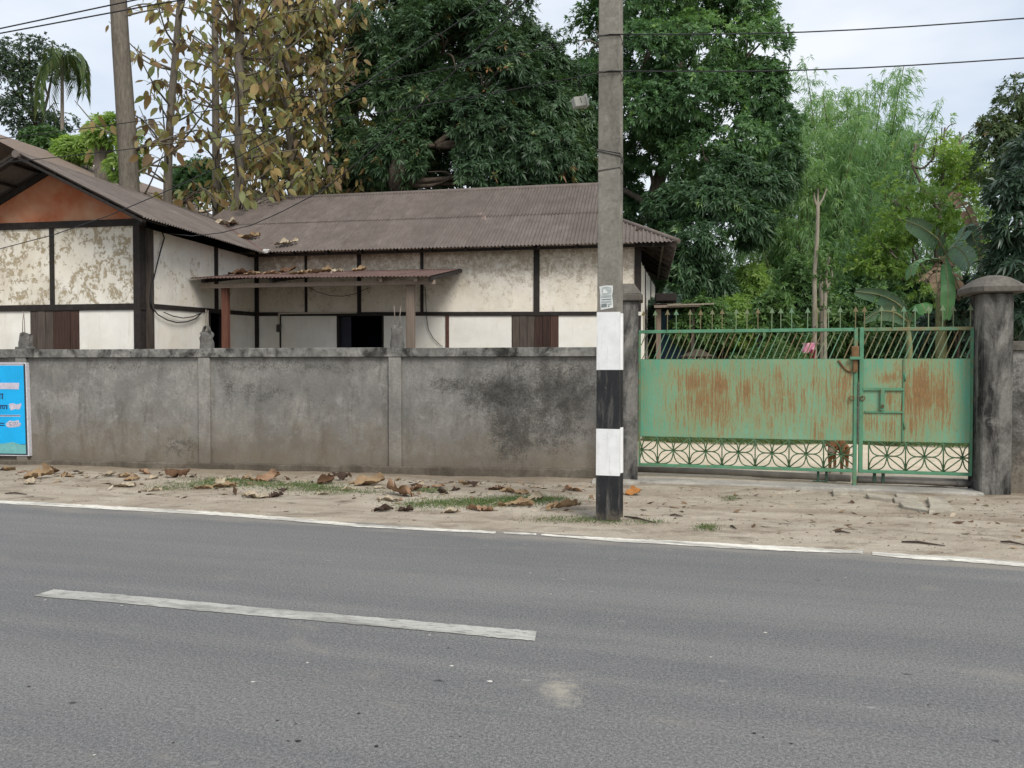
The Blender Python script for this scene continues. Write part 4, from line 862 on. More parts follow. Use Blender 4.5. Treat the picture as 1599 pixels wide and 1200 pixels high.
# wing: side wall facing the porch (plane u = wc)
def shit(px, py):
    d = ray(px, py); t_ = (wc-(CAMP-O).dot(U))/d.dot(U); p = CAMP+d*t_-O; return p.dot(V), p.z
sb0, sb1 = shit(240, 479.5)[1], hz(402, 491, VM); zsb = lambda v_: sb0+(sb1-sb0)*(v_-VF)/(VM-VF)
zst = lambda v_: wze-.02
def squad(name, mat, parent, v0, v1, zb0_, zb1_, zt0_, zt1_, du0, du1):
    m = MB(); m.hexa([(wc+du0, v0, zb0_), (wc+du1, v0, zb0_), (wc+du1, v1, zb1_), (wc+du0, v1, zb1_)], [(wc+du0, v0, zt0_), (wc+du1, v0, zt0_), (wc+du1, v1, zt1_), (wc+du0, v1, zt1_)]); return m.build(name, mat, parent)
v237 = shit(238, 420)[0]; v337 = shit(337, 420)[0]; vd0, vd1 = shit(328, 515)[0], shit(350, 515)[0]
squad('beam', M_TIMB, house, v237, VM-.03, zsb(v237)-.045, zsb(VM)-.045, zsb(v237)+.045, zsb(VM)+.045, -.1, .024)
squad('corner_board', M_BOARD, house, VF+.13, v237, 0, 0, zst(0), zst(0), -.1, .03)
squad('post', M_TIMB, house, v337-.06, v337+.06, zsb(v337)+.046, zsb(v337)+.046, zst(0), zst(0), -.1, .022)
for a, b in ((v237+.001, v337-.061), (v337+.061, VM-.03)): squad('wall_panel', M_SIDE, house, a, b, zsb(a)+.046, zsb(b)+.046, zst(0), zst(0), -.09, 0)
for a, b in ((v237+.001, vd0-.05), (vd1+.05, VM-.03)): squad('wall_panel', M_LOWER, house, a, b, 0, 0, zsb(a)-.046, zsb(b)-.046, -.09, 0)
for a in (vd0, vd1): squad('door_jamb', M_TIMB, house, a-.049, a, 0, 0, zsb(a)-.046, zsb(a)-.046, -.1, .015)
box('wing_ceiling', M_INT, house, xb+.1, wc-.1, VF+.12, VM+.09, 3.5, 3.55); box('wing_wall', M_LOWER, house, xb+.002, xb+.1, VF+.13, VB-.5, 0, zst(0)); box('partition', M_INT, house, xb+.11, wc-.11, VM-.5, VM-.4, .341, 3.49)
# ------------------------------------------------------------------ porch roof in the inner corner
porch = thing('porch', 'lean-to porch with low corrugated roof on wooden posts against the house', 'porch', (hu(500, 3.2), 3.2, 0))
pv0, pv1 = 2.85, 5.44; pl_, pr_ = wc+.04, hu(672, pv0, 431); zf0, zf1 = hz(305, 434.5, pv0), hz(672, 431.5, pv0); prb = hu(722, pv1, 419); zk = hz(722, 420, pv1)
proof = part_empty('porch_roof', porch)
roof_sheets(proof, (pl_, pv0, zf0), (pr_, pv0, zf1), (prb, pv1, zk), (pl_, pv1, zk), 1, name='porch_sheet', mat=M_IRONR, amp=.010, seed=12)
for px0, px1, y, v_ in ((314, 676, 444, pv0+.22),): box('front_beam', M_POSTG, porch, pl_+.1, pr_+.03, v_-.03, v_+.03, hz(500, 447.5, v_), hz(500, 441, v_))
box('back_beam', M_TIMB, porch, pl_+.2, prb-.1, pv1-.05, pv1-.001, zk-.12, zk-.03)
MB().bar((pr_-.02, pv0+.05, zf1-.05), (prb-.02, pv1-.05, zk-.05), .05, .07).build('verge_rafter', M_TIMB, porch)
for px in (322, 428, 598, 652):
    u_ = hu(px, pv0+.2, 436); f = (u_-pl_)/(pr_-pl_); uk = pl_+(prb-pl_)*f; MB().bar((u_, pv0+.06, zf0+(zf1-zf0)*f-.055), (uk, pv1-.06, zk-.055), .06, .075).build('rafter', M_TIMB if px < 500 else M_POSTG, porch)
for px, w_, mt in ((352, .13, M_POSTSH), (641, .155, M_POSTG)):
    u_ = hu(px, pv0+.3, 490); box('post', mt, porch, u_-w_/2, u_+w_/2, pv0+.22+.032, pv0+.22+.032+.12, 0, zf0-.11, bevel=.008)  # left post is red and darker: shade under the roof is in its colour
# ------------------------------------------------------------------ fittings on the house
MMET = simple('dark_meter_case', (.05, .045, .04), .5, .3, 10, .1); MCON = simple('pale_conduit', (.5, .46, .38), .6, .15, 8, 0)
mu, mz = hu(390, VM, 493), hz(390, 493, VM)
mt_ = thing('electric_meter', 'dark electric meter box on the porch wall under the beam', 'meter', (mu, VM-.06, mz-.14))
box('case', MMET, mt_, mu-.075, mu+.06, VM-.14, VM-.027, mz-.10, mz+.17, bevel=.02); MB().tube([(mu+.015, VM-.12, mz-.1), (mu+.015, VM-.12, mz-.2)], [.07, .05], 12).build('terminal_cover', MMET, mt_)
MB().tube([(mu+.005, VM-.141, mz+.03), (mu+.005, VM-.165, mz+.03)], .05, 14).build('dial_glass', simple('meter_glass', (.12, .12, .11), .15, .1, 5, 0, spec=.6), mt_); box('fuse', MCON, mt_, mu+.03, mu+.055, VM-.145, VM-.1405, mz-.07, mz-.03)
cdt = thing('conduit', 'pale electrical conduit with junction box beside the dark doorway', 'conduit', (hu(437, VM), VM-.03, 0))
zc = hz(437, 490, VM); m = MB(); x0, x1 = hu(437, VM), hu(558, VM); zc1 = hz(558, 488.5, VM); m.bar((x0, VM-.04, zc), (x1, VM-.04, zc1), .022, .035); m.build('tray', MCON, cdt)
MB().box(x0-.014, x0+.014, VM-.05, VM-.027, hz(437, 506, VM), zc).build('drop_pipe', MCON, cdt); MB().box(x0-.06, x0+.05, VM-.07, VM-.0205, hz(437, 519, VM), hz(437, 507, VM)).build('junction_box', MMET, cdt, bevel=.01)
def sag(a, b, s_, n=24):
    a, b = Vector(a), Vector(b); return [a.lerp(b, k/n)-Vector((0, 0, s_*4*(k/n)*(1-k/n))) for k in range(n+1)]
def cable(label, pts, r_, cat='cable', group=None, mat=None, name='cable'):
    o = MB().tube(pts, r_, 5).build(name, mat or MWIRE); return tag(o, label, cat, group)
sp_ = lambda px, py, du=.05: (lambda vz_: uvw(wc+du, vz_[0], vz_[1]))(shit(px, py))
lpv = [sp_(*p) for p in ((250, 364), (253, 372), (247, 392), (240, 420), (233, 450), (231, 470), (233, 481))]
cable('kinked black cable running down the corner board of the gabled wing', lpv, .013)
cable('loose black cable looping under the beam of the wing wall', [sp_(*p) for p in ((234, 481), (243, 492), (257, 500), (272, 504), (288, 503), (302, 498), (311, 489))], .012)
cable('shorter slack cable looping above the other on the wing wall', [sp_(*p) for p in ((252, 488), (266, 494), (282, 497), (297, 495), (309, 490))], .010)
wp = lambda px, py, v_: uvw(*(lambda h: (h[0], v_, h[1]))(hit(px, py, v_)))
cable('thin dark wire dangling on the white wall right of the porch', [wp(x, y, VM-.03) for x, y in ((664, 448), (665, 470), (666, 495), (669, 515), (676, 528), (684, 536), (691, 542))], .007)
cable('thin wire drooping under the porch roof', [wp(x, y, VM-.3) for x, y in ((480, 447), (495, 456), (515, 462), (535, 463), (556, 459), (575, 450))], .007)
# ------------------------------------------------------------------ vegetation
def leafmat(name, cols, trans=.3, rough=.5, spec=.35):
    g = G(name); c = g.ramp(g.attr(), cols)
    g.put(g.b.inputs['Base Color'], c); g.b.inputs['Roughness'].default_value = rough; g.b.inputs['Specular IOR Level'].default_value = spec
    tr = g.n.new('ShaderNodeBsdfTranslucent'); g.lk(g.mix(1.0, c, (1.25, 1.3, .7), 'MULTIPLY'), tr.inputs['Color'])
    ms = g.n.new('ShaderNodeMixShader'); ms.inputs[0].default_value = trans; g.lk(g.b.outputs[0], ms.inputs[1]); g.lk(tr.outputs[0], ms.inputs[2]); g.lk(ms.outputs[0], g.o.inputs['Surface'])
    return g.m
ML_MANGO = leafmat('mango_leaf', [(0, (.032, .066, .034)), (.5, (.058, .112, .052)), (.86, (.095, .165, .07)), (.93, (.16, .23, .08)), (.975, (.26, .12, .055)), (1, (.30, .15, .08))], .25, .48, .35)
ML_TALL = leafmat('tall_tree_leaf', [(0, (.06, .13, .06)), (.5, (.105, .205, .085)), (.8, (.155, .275, .10)), (1, (.23, .36, .11))], .38, .48, .35)
ML_TALL2 = leafmat('low_mango_leaf', [(0, (.038, .082, .04)), (.5, (.068, .135, .06)), (.85, (.105, .19, .075)), (1, (.18, .28, .09))], .3, .46, .38)
ML_BAMB = leafmat('bamboo_leaf', [(0, (.13, .24, .12)), (.5, (.205, .35, .17)), (.85, (.29, .43, .19)), (1, (.40, .48, .23))], .5)  # bamboo green, lightened so that slight distance haze is in the colour
ML_LIME = leafmat('lime_leaf', [(0, (.15, .26, .07)), (.5, (.25, .38, .10)), (1, (.38, .48, .16))], .5)
ML_DARK = leafmat('dark_glossy_leaf', [(0, (.03, .06, .038)), (.5, (.05, .095, .056)), (.9, (.085, .145, .075)), (1, (.18, .18, .07))], .25, .36, .6)
ML_TEAK = leafmat('teak_leaf', [(0, (.11, .075, .045)), (.25, (.24, .155, .075)), (.45, (.27, .235, .095)), (.7, (.235, .25, .105)), (.9, (.19, .235, .11)), (1, (.42, .31, .13))], .4, .6)
ML_BUSH = leafmat('shrub_leaf', [(0, (.04, .09, .03)), (.5, (.08, .16, .045)), (1, (.16, .26, .08))], .35)
ML_GRASS = leafmat('grass_blade', [(0, (.05, .10, .03)), (.6, (.10, .17, .05)), (1, (.26, .24, .11))], .3)
ML_PALM = leafmat('palm_leaf', [(0, (.04, .08, .03)), (.6, (.10, .15, .05)), (1, (.22, .22, .09))], .3)
def bark(name, a, b):
    g = G(name); v = g.coord(); n = g.noise(9, 6, .7, .4, vec=g.map(v, (2.2, 2.2, .5))); return g.done(g.ramp(n, [(.3, a), (.7, b)]), .95, g.bump(n, .7, .03), .1)
MB_GREY = bark('grey_bark', (.10, .085, .07), (.24, .205, .17)); MB_DARK = bark('dark_bark', (.05, .04, .03), (.13, .105, .085)); MB_TEAK = bark('teak_bark', (.085, .074, .06), (.19, .168, .138)); MB_PALE = bark('pale_bark', (.19, .17, .13), (.34, .31, .245)); MB_CULM = bark('bamboo_culm', (.07, .10, .04), (.16, .19, .08))
def unit(a): return a/np.maximum(np.linalg.norm(a, axis=-1, keepdims=True), 1e-9)
def leaf_faces(P, D, Sd, L_, W, droop, tint, big=False):
    """P base, D direction, Sd side vectors; a folded blade of two triangles, or a cupped one of ten."""
    n = len(P); L_ = np.broadcast_to(np.asarray(L_, float), (n,))[:, None]; W = np.broadcast_to(np.asarray(W, float), (n,))[:, None]; dz = np.zeros((n, 3)); dz[:, 2] = -1
    if not big:
        mid = P + D*L_*.48 + dz*L_*droop*.18; tip = P + D*L_ + dz*L_*droop
        Vv = np.stack([P, mid+Sd*W*.5, tip, mid-Sd*W*.5], 1).reshape(-1, 3); b = np.arange(n)[:, None]*4
        F = np.concatenate([b+np.array([0, 1, 3]), b+np.array([1, 2, 3])]); return Vv, F, np.repeat(tint, 4)
    Nn = np.cross(D, Sd); rows = []
    for f, wf, dr in ((.0, .0, 0), (.16, .62, .02), (.42, 1.0, .14), (.72, .78, .45), (1.0, 0.0, 1.0)):
        c = P + D*L_*f + dz*L_*droop*dr
        if wf == 0: rows.append([c])
        else: rows.append([c+Sd*W*.5*wf+Nn*W*.10*wf, c, c-Sd*W*.5*wf+Nn*W*.10*wf])
    Vv = np.stack([p for r_ in rows for p in r_], 1); k = Vv.shape[1]; b = np.arange(n)[:, None]*k
    tri = [(0, 1, 2), (0, 2, 3), (1, 4, 5), (1, 5, 2), (2, 5, 6), (2, 6, 3), (4, 7, 8), (4, 8, 5), (5, 8, 9), (5, 9, 6), (7, 10, 8), (8, 10, 9)]
    F = np.concatenate([b+np.array(t_) for t_ in tri]); return Vv.reshape(-1, 3), F, np.repeat(tint, k)
def rosettes(C, A, k, L_, W, droop, spread=.9, tj=.25, rs=None, clump=None):
    """k leaves round each tip C with axis A."""
    rs = rs or np.random.default_rng(1); n = len(C); A = unit(A); ref = np.where(np.abs(A[:, 2:3]) < .9, np.array([[0, 0, 1.]]), np.array([[1., 0, 0]])); X = unit(np.cross(A, ref)); Y = np.cross(A, X)
    a = (np.arange(k)[None, :]*2.39996+rs.uniform(0, 6.28, (n, 1)))+rs.uniform(-.3, .3, (n, k)); sp = spread*rs.uniform(.45, 1.25, (n, k))
    D = unit(A[:, None, :]*(1.25-sp)[..., None] + (X[:, None, :]*np.cos(a)[..., None]+Y[:, None, :]*np.sin(a)[..., None])*sp[..., None])
    P = C[:, None, :] + A[:, None, :]*rs.uniform(-.3, .05, (n, k, 1))*np.mean(L_); Sd = unit(np.cross(D, A[:, None, :]+rs.normal(0, .25, (n, k, 3))))
    t0 = (rs.random(n) if clump is None else clump)[:, None]; tint = np.clip(t0*(1-tj)+rs.random((n, k))*tj, 0, 1)
    s_ = rs.uniform(.7, 1.2, (n, k)).ravel()
    return leaf_faces(P.reshape(-1, 3), D.reshape(-1, 3), Sd.reshape(-1, 3), s_*L_, s_*W, droop, tint.ravel())
def fnoise(P, s_, ph):
    x, y, z = (P*s_).T; return (np.sin(x+1.7*np.sin(y*.9+ph))+np.sin(y*1.2+1.3*np.sin(z*1.1+ph*2))+np.sin(z*1.1+1.5*np.sin(x*.8+ph*3)))/3
def lobes_points(lobes, dens, rs, gap=.0, gs_=1.1, shell=(.72, 1.04)):
    C, A = [], []
    for (c, r_) in lobes:
        r_ = np.array(r_ if hasattr(r_, '__len__') else (r_,)*3, float); n = int(dens*(r_[0]*r_[1]+r_[1]*r_[2]+r_[0]*r_[2])*4.2)
        d = unit(rs.normal(0, 1, (n, 3))); keep = (d[:, 1] < .45) | (rs.random(n) < .35); d = d[keep]
        rad = np.where(rs.random(len(d)) < .8, rs.uniform(*shell, len(d)), rs.uniform(.35, shell[0], len(d)))[:, None]
        rad = rad*(1+.16*fnoise(d*4+np.array(c), 1.0, 1.1))[:, None]
        p = np.array(c)+d*r_*rad; a = unit(d/np.maximum(r_, .2)*np.mean(r_)*.8 + np.array([0, 0, .35]) + rs.normal(0, .25, d.shape))
        k = fnoise(p, gs_, 2.3) > gap-1.0; C.append(p[k]); A.append(a[k])
    return np.concatenate(C), np.concatenate(A)
def limb(pts, r0, r1, n=7):
    pts = [Vector(p) for p in pts]; out = []
    for i in range(len(pts)-1):
        p0 = pts[max(i-1, 0)]; p1 = pts[i]; p2 = pts[i+1]; p3 = pts[min(i+2, len(pts)-1)]
        for k in range(4):
            t_ = k/4; out.append(.5*((2*p1)+(p2-p0)*t_+(2*p0-5*p1+4*p2-p3)*t_*t_+(3*p1-p0-3*p2+p3)*t_**3))
    out.append(pts[-1]); m = len(out); return out, [r0+(r1-r0)*(i/(m-1))**.8 for i in range(m)]
def tree(name, label, base, trunks, lobes, leafm, barkm, k, L_, W, droop, dens, seed, gap=0, group='trees behind the house', cat='tree', spread=.9, limbs=True, gs_=1.1, tj=.3, shell=(.72, 1.04), r_tr=.22, clumpy=True):
    rs = np.random.default_rng(seed); t_ = thing(name, label, cat, tuple(base), 'world', group=group)
    m = MB()
    for (pts, r0, r1) in trunks: m.tube(*limb(pts, r0, r1), 8)
    m.build('trunk', barkm, t_, fix=False)
    if limbs:
        m = MB(); tp = Vector(trunks[0][0][-1]); 
        for i, (c, r_) in enumerate(lobes):
            c = Vector(c); st = min((Vector(p) for tr in trunks for p in tr[0][1:]), key=lambda p: (p-c).length + (2 if p.z > c.z else 0)); mid = st.lerp(c, .5)+Vector((0, 0, -.15))
            m.tube(*limb([st, mid, c+Vector((0, -.2, .2))], r_tr*.34, .03), 6)
            rm = np.mean(r_) if hasattr(r_, '__len__') else r_
            for q in range(3):
                e = c+Vector(rs.normal(0, 1, 3)).normalized()*rm*.8; m.tube(*limb([mid.lerp(c, .7), c.lerp(e, .5)+Vector((0, 0, .1)), e], r_tr*.16, .015), 5)
        m.build('limb', barkm, t_, fix=False)['kind'] = 'stuff'
    C, A = lobes_points(lobes, dens, rs, gap, gs_, shell); cl = None
    if clumpy: cl = np.clip(.42+.30*fnoise(C, .9, 5.0)+rs.normal(0, .14, len(C)), 0, .93); cl = np.where(rs.random(len(C)) < .02, .99, cl)
    Vv, F, T_ = rosettes(C, A, k, L_, W, droop, spread, tj if not clumpy else .12, rs, cl)
    me = npmesh('crown', Vv-np.array(base), F, leafm, T_); o = link(bpy.data.objects.new('crown', me), t_); o['kind'] = 'stuff'; ORG[o.name] = ORG[t_.name]
    return t_
P_ = lambda px, py, Y: tuple(at(px, py, Y))
def L(px, py, Y, r_, dy=0):        # a lobe whose radii are given in picture pixels
    c = at(px, py, Y+dy); k = Y/FPX; return (tuple(c), (r_[0]*k, (r_[2] if len(r_) > 2 else (r_[0]+r_[1])/2)*k, r_[1]*k))
g0 = lambda px, Y: (lambda p: (p.x, Y, 0.0))(at(px, 560, Y))
# big mango behind the house
Y = 26.0
lob = [L(600, 70, Y, (55, 75)), L(585, 190, Y, (65, 70), -.6), L(560, 265, Y, (50, 50), -.5), L(640, 20, Y, (75, 60), .4), L(700, -40, Y, (90, 70)), L(700, 75, Y, (80, 70), -1.2), L(660, 150, Y, (75, 70), -1.4), L(640, 250, Y, (80, 60), -1.6),
       L(770, 40, Y, (65, 80), -.2), L(765, 130, Y, (80, 65), -1.8), L(740, 215, Y, (85, 60), -2.0), L(725, 280, Y, (90, 45), -2.1), L(830, 110, Y, (55, 60), -.4), L(840, 180, Y, (65, 55), -1.2), L(830, 250, Y, (80, 60), -1.8), L(880, 270, Y, (60, 50), -1.2), L(900, 200, Y, (35, 45), -.4), L(545, 150, Y, (28, 45), 0), L(800, 15, Y, (38, 42), 0), L(880, 130, Y, (28, 35), 0), L(910, 300, Y, (50, 40), -.8), L(540, 310, Y, (45, 30), -.6), L(815, 310, Y, (80, 35), -1.8)]
b = g0(640, Y); tree('mango_tree', 'huge dense dark green mango tree towering behind the main roof', b, [([b, P_(632, 330, Y), P_(620, 285, Y-2.6), P_(632, 215, Y-2.2), P_(655, 130, Y-.5), P_(690, 40, Y)], .42, .14), ([P_(625, 290, Y-2.4), P_(655, 235, Y-2.6), P_(680, 228, Y-2.4)], .14, .06)], lob, ML_MANGO, MB_DARK, 12, .23, .056, .40, 66, 21, gap=.72, gs_=1.5, r_tr=.35)
# taller, looser tree right of the pole
Y = 28.0
lob = [L(930, 60, Y, (50, 60)), L(915, 140, Y, (40, 45)), L(1000, 10, Y, (75, 60)), L(1080, -20, Y, (80, 70)), L(1150, 20, Y, (60, 60)), L(1010, 90, Y, (70, 50), -1.2), L(1090, 80, Y, (70, 55), -1.2), L(1175, 85, Y, (62, 52), -.8), L(1000, 175, Y, (60, 42), -1.6), L(1085, 165, Y, (75, 48), -1.8), L(1170, 150, Y, (65, 45), -1), L(1205, 205, Y, (50, 40), -.8), L(1130, 225, Y, (75, 42), -1.8), L(1190, 265, Y, (55, 40), -1), L(1060, 240, Y, (50, 34), -1.4), L(960, 240, Y, (40, 50), .5), L(900, 215, Y, (30, 40), .8), L(985, 290, Y, (30, 45), .8), L(1010, 235, Y, (42, 30), -.8), L(1055, 285, Y, (45, 30), .6), L(980, 335, Y, (34, 26), .6), L(1100, 285, Y, (50, 30), .2), L(1035, 200, Y, (45, 30), .6), L(1030, 130, Y, (45, 35), .8), L(955, 120, Y, (38, 40), .4), L(1130, 120, Y, (50, 40), .6)]
b = g0(1030, Y); tree('tall_leafy_tree', 'tall loose green tree rising right of the pole behind the house end', b, [([b, P_(1030, 400, Y), P_(1026, 340, Y), P_(1024, 300, Y), P_(1042, 240, Y), P_(1050, 180, Y), P_(1062, 110, Y), P_(1075, 20, Y)], .42, .10), ([P_(1026, 335, Y), P_(1000, 312, Y), P_(972, 296, Y), P_(940, 280, Y)], .17, .06), ([P_(1030, 330, Y), P_(1060, 305, Y), P_(1085, 275, Y), P_(1120, 240, Y)], .18, .06), ([P_(1040, 250, Y), P_(1010, 200, Y), P_(985, 130, Y)], .16, .05), ([P_(1050, 200, Y), P_(1090, 150, Y), P_(1130, 90, Y)], .14, .05)], lob, ML_TALL, MB_GREY, 10, .19, .06, .30, 54, 22, gap=.70, r_tr=.3, gs_=1.7)
# darker mango in front of its foot
Y = 23.5
lob = [L(1110, 320, Y, (60, 42)), L(1185, 300, Y, (50, 38), .3), L(1160, 350, Y, (55, 35), -.3), L(1090, 385, Y, (48, 45), -.5), L(1060, 435, Y, (48, 42), -.4), L(1110, 450, Y, (40, 35), 0), L(1140, 275, Y, (55, 30), .4), L(1045, 390, Y, (25, 45), .2), L(1215, 285, Y, (30, 30), .4), L(1030, 470, Y, (30, 30), 0)]
lob += [L(1230, 250, Y, (28, 28), .5), L(1100, 260, Y, (60, 34), .8), L(1040, 330, Y, (36, 40), 1.0), L(1080, 310, Y, (50, 40), 1.0)]
b = g0(1075, Y); tree('mango_tree', 'dark low-branched mango tree beside the right-hand eave of the house', b, [([b, P_(1078, 470, Y), P_(1085, 400, Y), P_(1110, 340, Y), P_(1150, 300, Y)], .22, .06), ([P_(1080, 430, Y), P_(1105, 352, Y), P_(1150, 345, Y), P_(1190, 352, Y)], .09, .03)], lob, ML_TALL2, MB_DARK, 11, .235, .056, .42, 56, 23, gap=.62, gs_=1.7, r_tr=.2)
# dark mango at the right edge
Y = 15.5
lob = [L(1620, 250, Y, (48, 45)), L(1660, 170, Y, (60, 50)), L(1590, 300, Y, (42, 34), -.2), L(1592, 355, Y, (45, 34), -.3), L(1650, 280, Y, (70, 90), .2), L(1600, 410, Y, (60, 40), -.1), L(1640, 480, Y, (80, 60), .2), L(1560, 455, Y, (45, 36), .3)]
b = g0(1640, Y); tree('mango_tree', 'dark glossy-leaved mango tree cut off by the right edge above the domed pillar', b, [([b, P_(1640, 500, Y), P_(1630, 380, Y), P_(1625, 250, Y), P_(1640, 150, Y)], .2, .06)], lob, ML_DARK, MB_DARK, 12, .22, .05, .45, 70, 24, gap=.6, gs_=2.2, r_tr=.2)
Y = 22
lob = [L(1560, 215, Y, (42, 32)), L(1545, 255, Y, (28, 32)), L(1590, 160, Y, (38, 40)), L(1600, 215, Y, (40, 40)), L(1545, 195, Y, (20, 20))]
b = g0(1590, Y); tree('rusty_leaved_tree', 'sparse olive and rust tinged treetop behind the dark tree on the right', b, [([b, P_(1590, 400, Y), P_(1585, 260, Y), P_(1600, 150, Y)], .14, .04)], lob, leafmat('rusty_leaf', [(0, (.06, .10, .05)), (.6, (.12, .17, .07)), (.85, (.2, .18, .07)), (1, (.28, .16, .06))]), MB_DARK, 8, .17, .05, .3, 45, 25, gap=.6)
# bright feathery tree behind the banana
Y = 25
lob = [L(1460, 250, Y, (55, 40)), L(1505, 265, Y, (45, 38)), L(1430, 300, Y, (55, 38), -.4), L(1490, 320, Y, (65, 36), -.6), L(1535, 300, Y, (32, 36), -.2), L(1405, 360, Y, (55, 34), -.7), L(1470, 375, Y, (65, 32), -.7), L(1470, 212, Y, (34, 28), .3), L(1380, 395, Y, (45, 28), -.7), L(1530, 360, Y, (38, 36), -.2), L(1420, 415, Y, (50, 28), -.3), L(1425, 235, Y, (26, 26), .4), L(1400, 320, Y, (40, 30), .3), L(1560, 270, Y, (30, 30), .5), L(1385, 345, Y, (30, 24), .2), L(1500, 225, Y, (26, 24), .4), L(1360, 420, Y, (45, 26), -.2), L(1440, 450, Y, (70, 30), 0)]
b = g0(1465, Y); tree('feathery_tree', 'bright lime green feathery tree between the bamboo and the right edge', b, [([b, P_(1462, 440, Y), P_(1466, 350, Y), P_(1470, 305, Y), P_(1475, 240, Y)], .13, .04), ([P_(1466, 330, Y), P_(1440, 290, Y), P_(1425, 260, Y)], .07, .03), ([P_(1468, 320, Y), P_(1500, 285, Y), P_(1520, 265, Y)], .07, .03)], lob, ML_LIME, MB_GREY, 11, .16, .046, .25, 28, 26, gap=1.0, gs_=2.2, r_tr=.14, shell=(.55, 1.15))
# bamboo clump: every culm a part of its own
def bamboo(label, cpx, Y, n, seed, hpx, spread, ybase=478):
    rs = np.random.default_rng(seed); b = Vector(g0(cpx, Y)); t_ = thing('bamboo_clump', label, 'bamboo', tuple(b), 'world', group='bamboo behind the yard'); C, A = [], []
    for i in range(n):
        a = rs.uniform(0, 6.283); r_ = .25+.9*math.sqrt(rs.random()); p0 = b+Vector((r_*math.cos(a)*1.2, r_*math.sin(a)*.7, 0)); H = hpx*rs.uniform(.62, 1.0); lean = Vector((math.cos(a)*spread[0], math.sin(a)*spread[1], 0))*rs.uniform(.3, 1.15)
        pts_ = []; 
        for k in range(9):
            f = k/8; pts_.append(p0+Vector((0, 0, H*(f-.13*f**4)))+lean*(f**2.0))
        m = MB(); m.tube(pts_, [.05*(1-.85*k/8)+.006 for k in range(9)], 6); m.build('culm', MB_CULM, t_, fix=False)
        nn = int(20+H*3.2)
        for q in range(nn):
            f = .20+.80*(q+rs.random())/nn; x = f*8; k = min(int(x), 7); p = pts_[k].lerp(pts_[k+1], x-k); d = Vector(rs.normal(0, 1, 3)); d.z = abs(d.z)*.3; d.normalize(); ln_ = rs.uniform(.15, 1.35)*(1.2-.55*f)
            for s_ in range(4):
                e = p+d*ln_*(s_+1)/4+Vector((0, 0, -.12*ln_*((s_+1)/4)**2)); C.append(e); A.append((d.x, d.y, -.25))
    C = np.array([tuple(p) for p in C]); A = np.array(A); C += rs.normal(0, .08, C.shape); cl = np.clip(.5+.28*fnoise(C, .7, 3.)+rs.normal(0, .12, len(C)), 0, 1)
    Vv, F, T_ = rosettes(C, A, 6, .25, .036, .55, .8, .2, rs, cl); o = link(bpy.data.objects.new('foliage', npmesh('foliage', Vv-np.array(b), F, ML_BAMB, T_)), t_); ORG[o.name] = ORG[t_.name]
bamboo('tall pale feathery bamboo clump rising highest behind the yard', 1330, 31, 52, 31, 15.6, (2.3, 1.2)); bamboo('lower dense bamboo clump leaning in front of the tallest one', 1262, 28, 44, 32, 11.8, (2.9, 1.2)); bamboo('drooping bamboo clump by the dark mango on its right', 1185, 27, 26, 33, 7.6, (2.4, 1.2)); bamboo('small bamboo clump right of the others behind the banana plant', 1430, 32, 30, 34, 13.0, (2.4, 1.0))
# teak trees with big hanging leaves
def teak(label, trunk, r0, r1, Y, seed, zr_, nb, reach, leaves, nparts=36, dens=1.0, side=0, tintc=.45, Lf=.29):
    rs = np.random.default_rng(seed); b = Vector((trunk[0][0], trunk[0][1], 0)); t_ = thing('teak_tree', label, 'tree', tuple(b), 'world', group='teak trees behind the house')
    pts_, rad = limb(trunk, r0, r1); MB().tube(pts_, rad, 10).build('trunk', MB_TEAK, t_, fix=False)
    m = MB(); P, D = [], []
    for i in range(int(nb*1.12)):
        z = rs.uniform(*zr_); p = min(pts_, key=lambda q: abs(q.z-z)); a = rs.uniform(0, 6.283)
        if side and rs.random() < .6: a = (0 if side > 0 else math.pi)+rs.uniform(-.9, .9)
        ln_ = reach*rs.uniform(.45, 1.1); d = Vector((math.cos(a), math.sin(a)*.8, 0)); e1 = p+d*ln_*.5+Vector((0, 0, ln_*rs.uniform(.05, .35))); e2 = p+d*ln_+Vector((0, 0, ln_*rs.uniform(.2, .75)))
        bp, br = limb([p, e1, e2], .028+.012*ln_/2, .009); m.tube(bp, br, 5)
        for q in range(leaves):
            f = rs.uniform(.35, 1.0); c = bp[min(int(f*(len(bp)-1)), len(bp)-1)]; la = rs.uniform(0, 6.283); dd = Vector((math.cos(la), math.sin(la), rs.uniform(-1.9, .0))).normalized(); tw = rs.uniform(.1, .4); c2 = c+Vector((dd.x, dd.y, .2))*tw
            if rs.random() < .5: m.tube([c, c2], .006, 4, caps=False)
            P.append(tuple(c2)); D.append(tuple(dd))
    m.build('branch', MB_TEAK, t_, fix=False)['kind'] = 'stuff'
    P = np.array(P); D = np.array(D); n = len(P); up = unit(rs.normal(0, 1, (n, 3))*np.array([1, 1, .3])); Sd = unit(np.cross(D, up)); T_ = np.clip(rs.normal(tintc+.06, .33, n), 0, 1); Ls = rs.uniform(.6, 1.15, n)*Lf
    order = np.argsort(-Ls + .15*(P[:, 1]-P[:, 1].min())); own = order[:nparts]; rest = order[nparts:]
    Vv, F, tt = leaf_faces(P[rest]-np.array(b), D[rest], Sd[rest], Ls[rest], Ls[rest]*rs.uniform(.42, .72, len(rest)), .38, T_[rest], True); o = link(bpy.data.objects.new('crown', npmesh('crown', Vv, F, ML_TEAK, tt, True)), t_); o['kind'] = 'stuff'
    for i in own:
        Vv, F, tt = leaf_faces(P[i:i+1]-P[i:i+1], D[i:i+1], Sd[i:i+1], Ls[i:i+1], Ls[i:i+1]*.56, .38, T_[i:i+1], True); o = link(bpy.data.objects.new('leaf', npmesh('leaf', Vv, F, ML_TEAK, tt, True)), t_); o.location = tuple(P[i]-np.array(b))
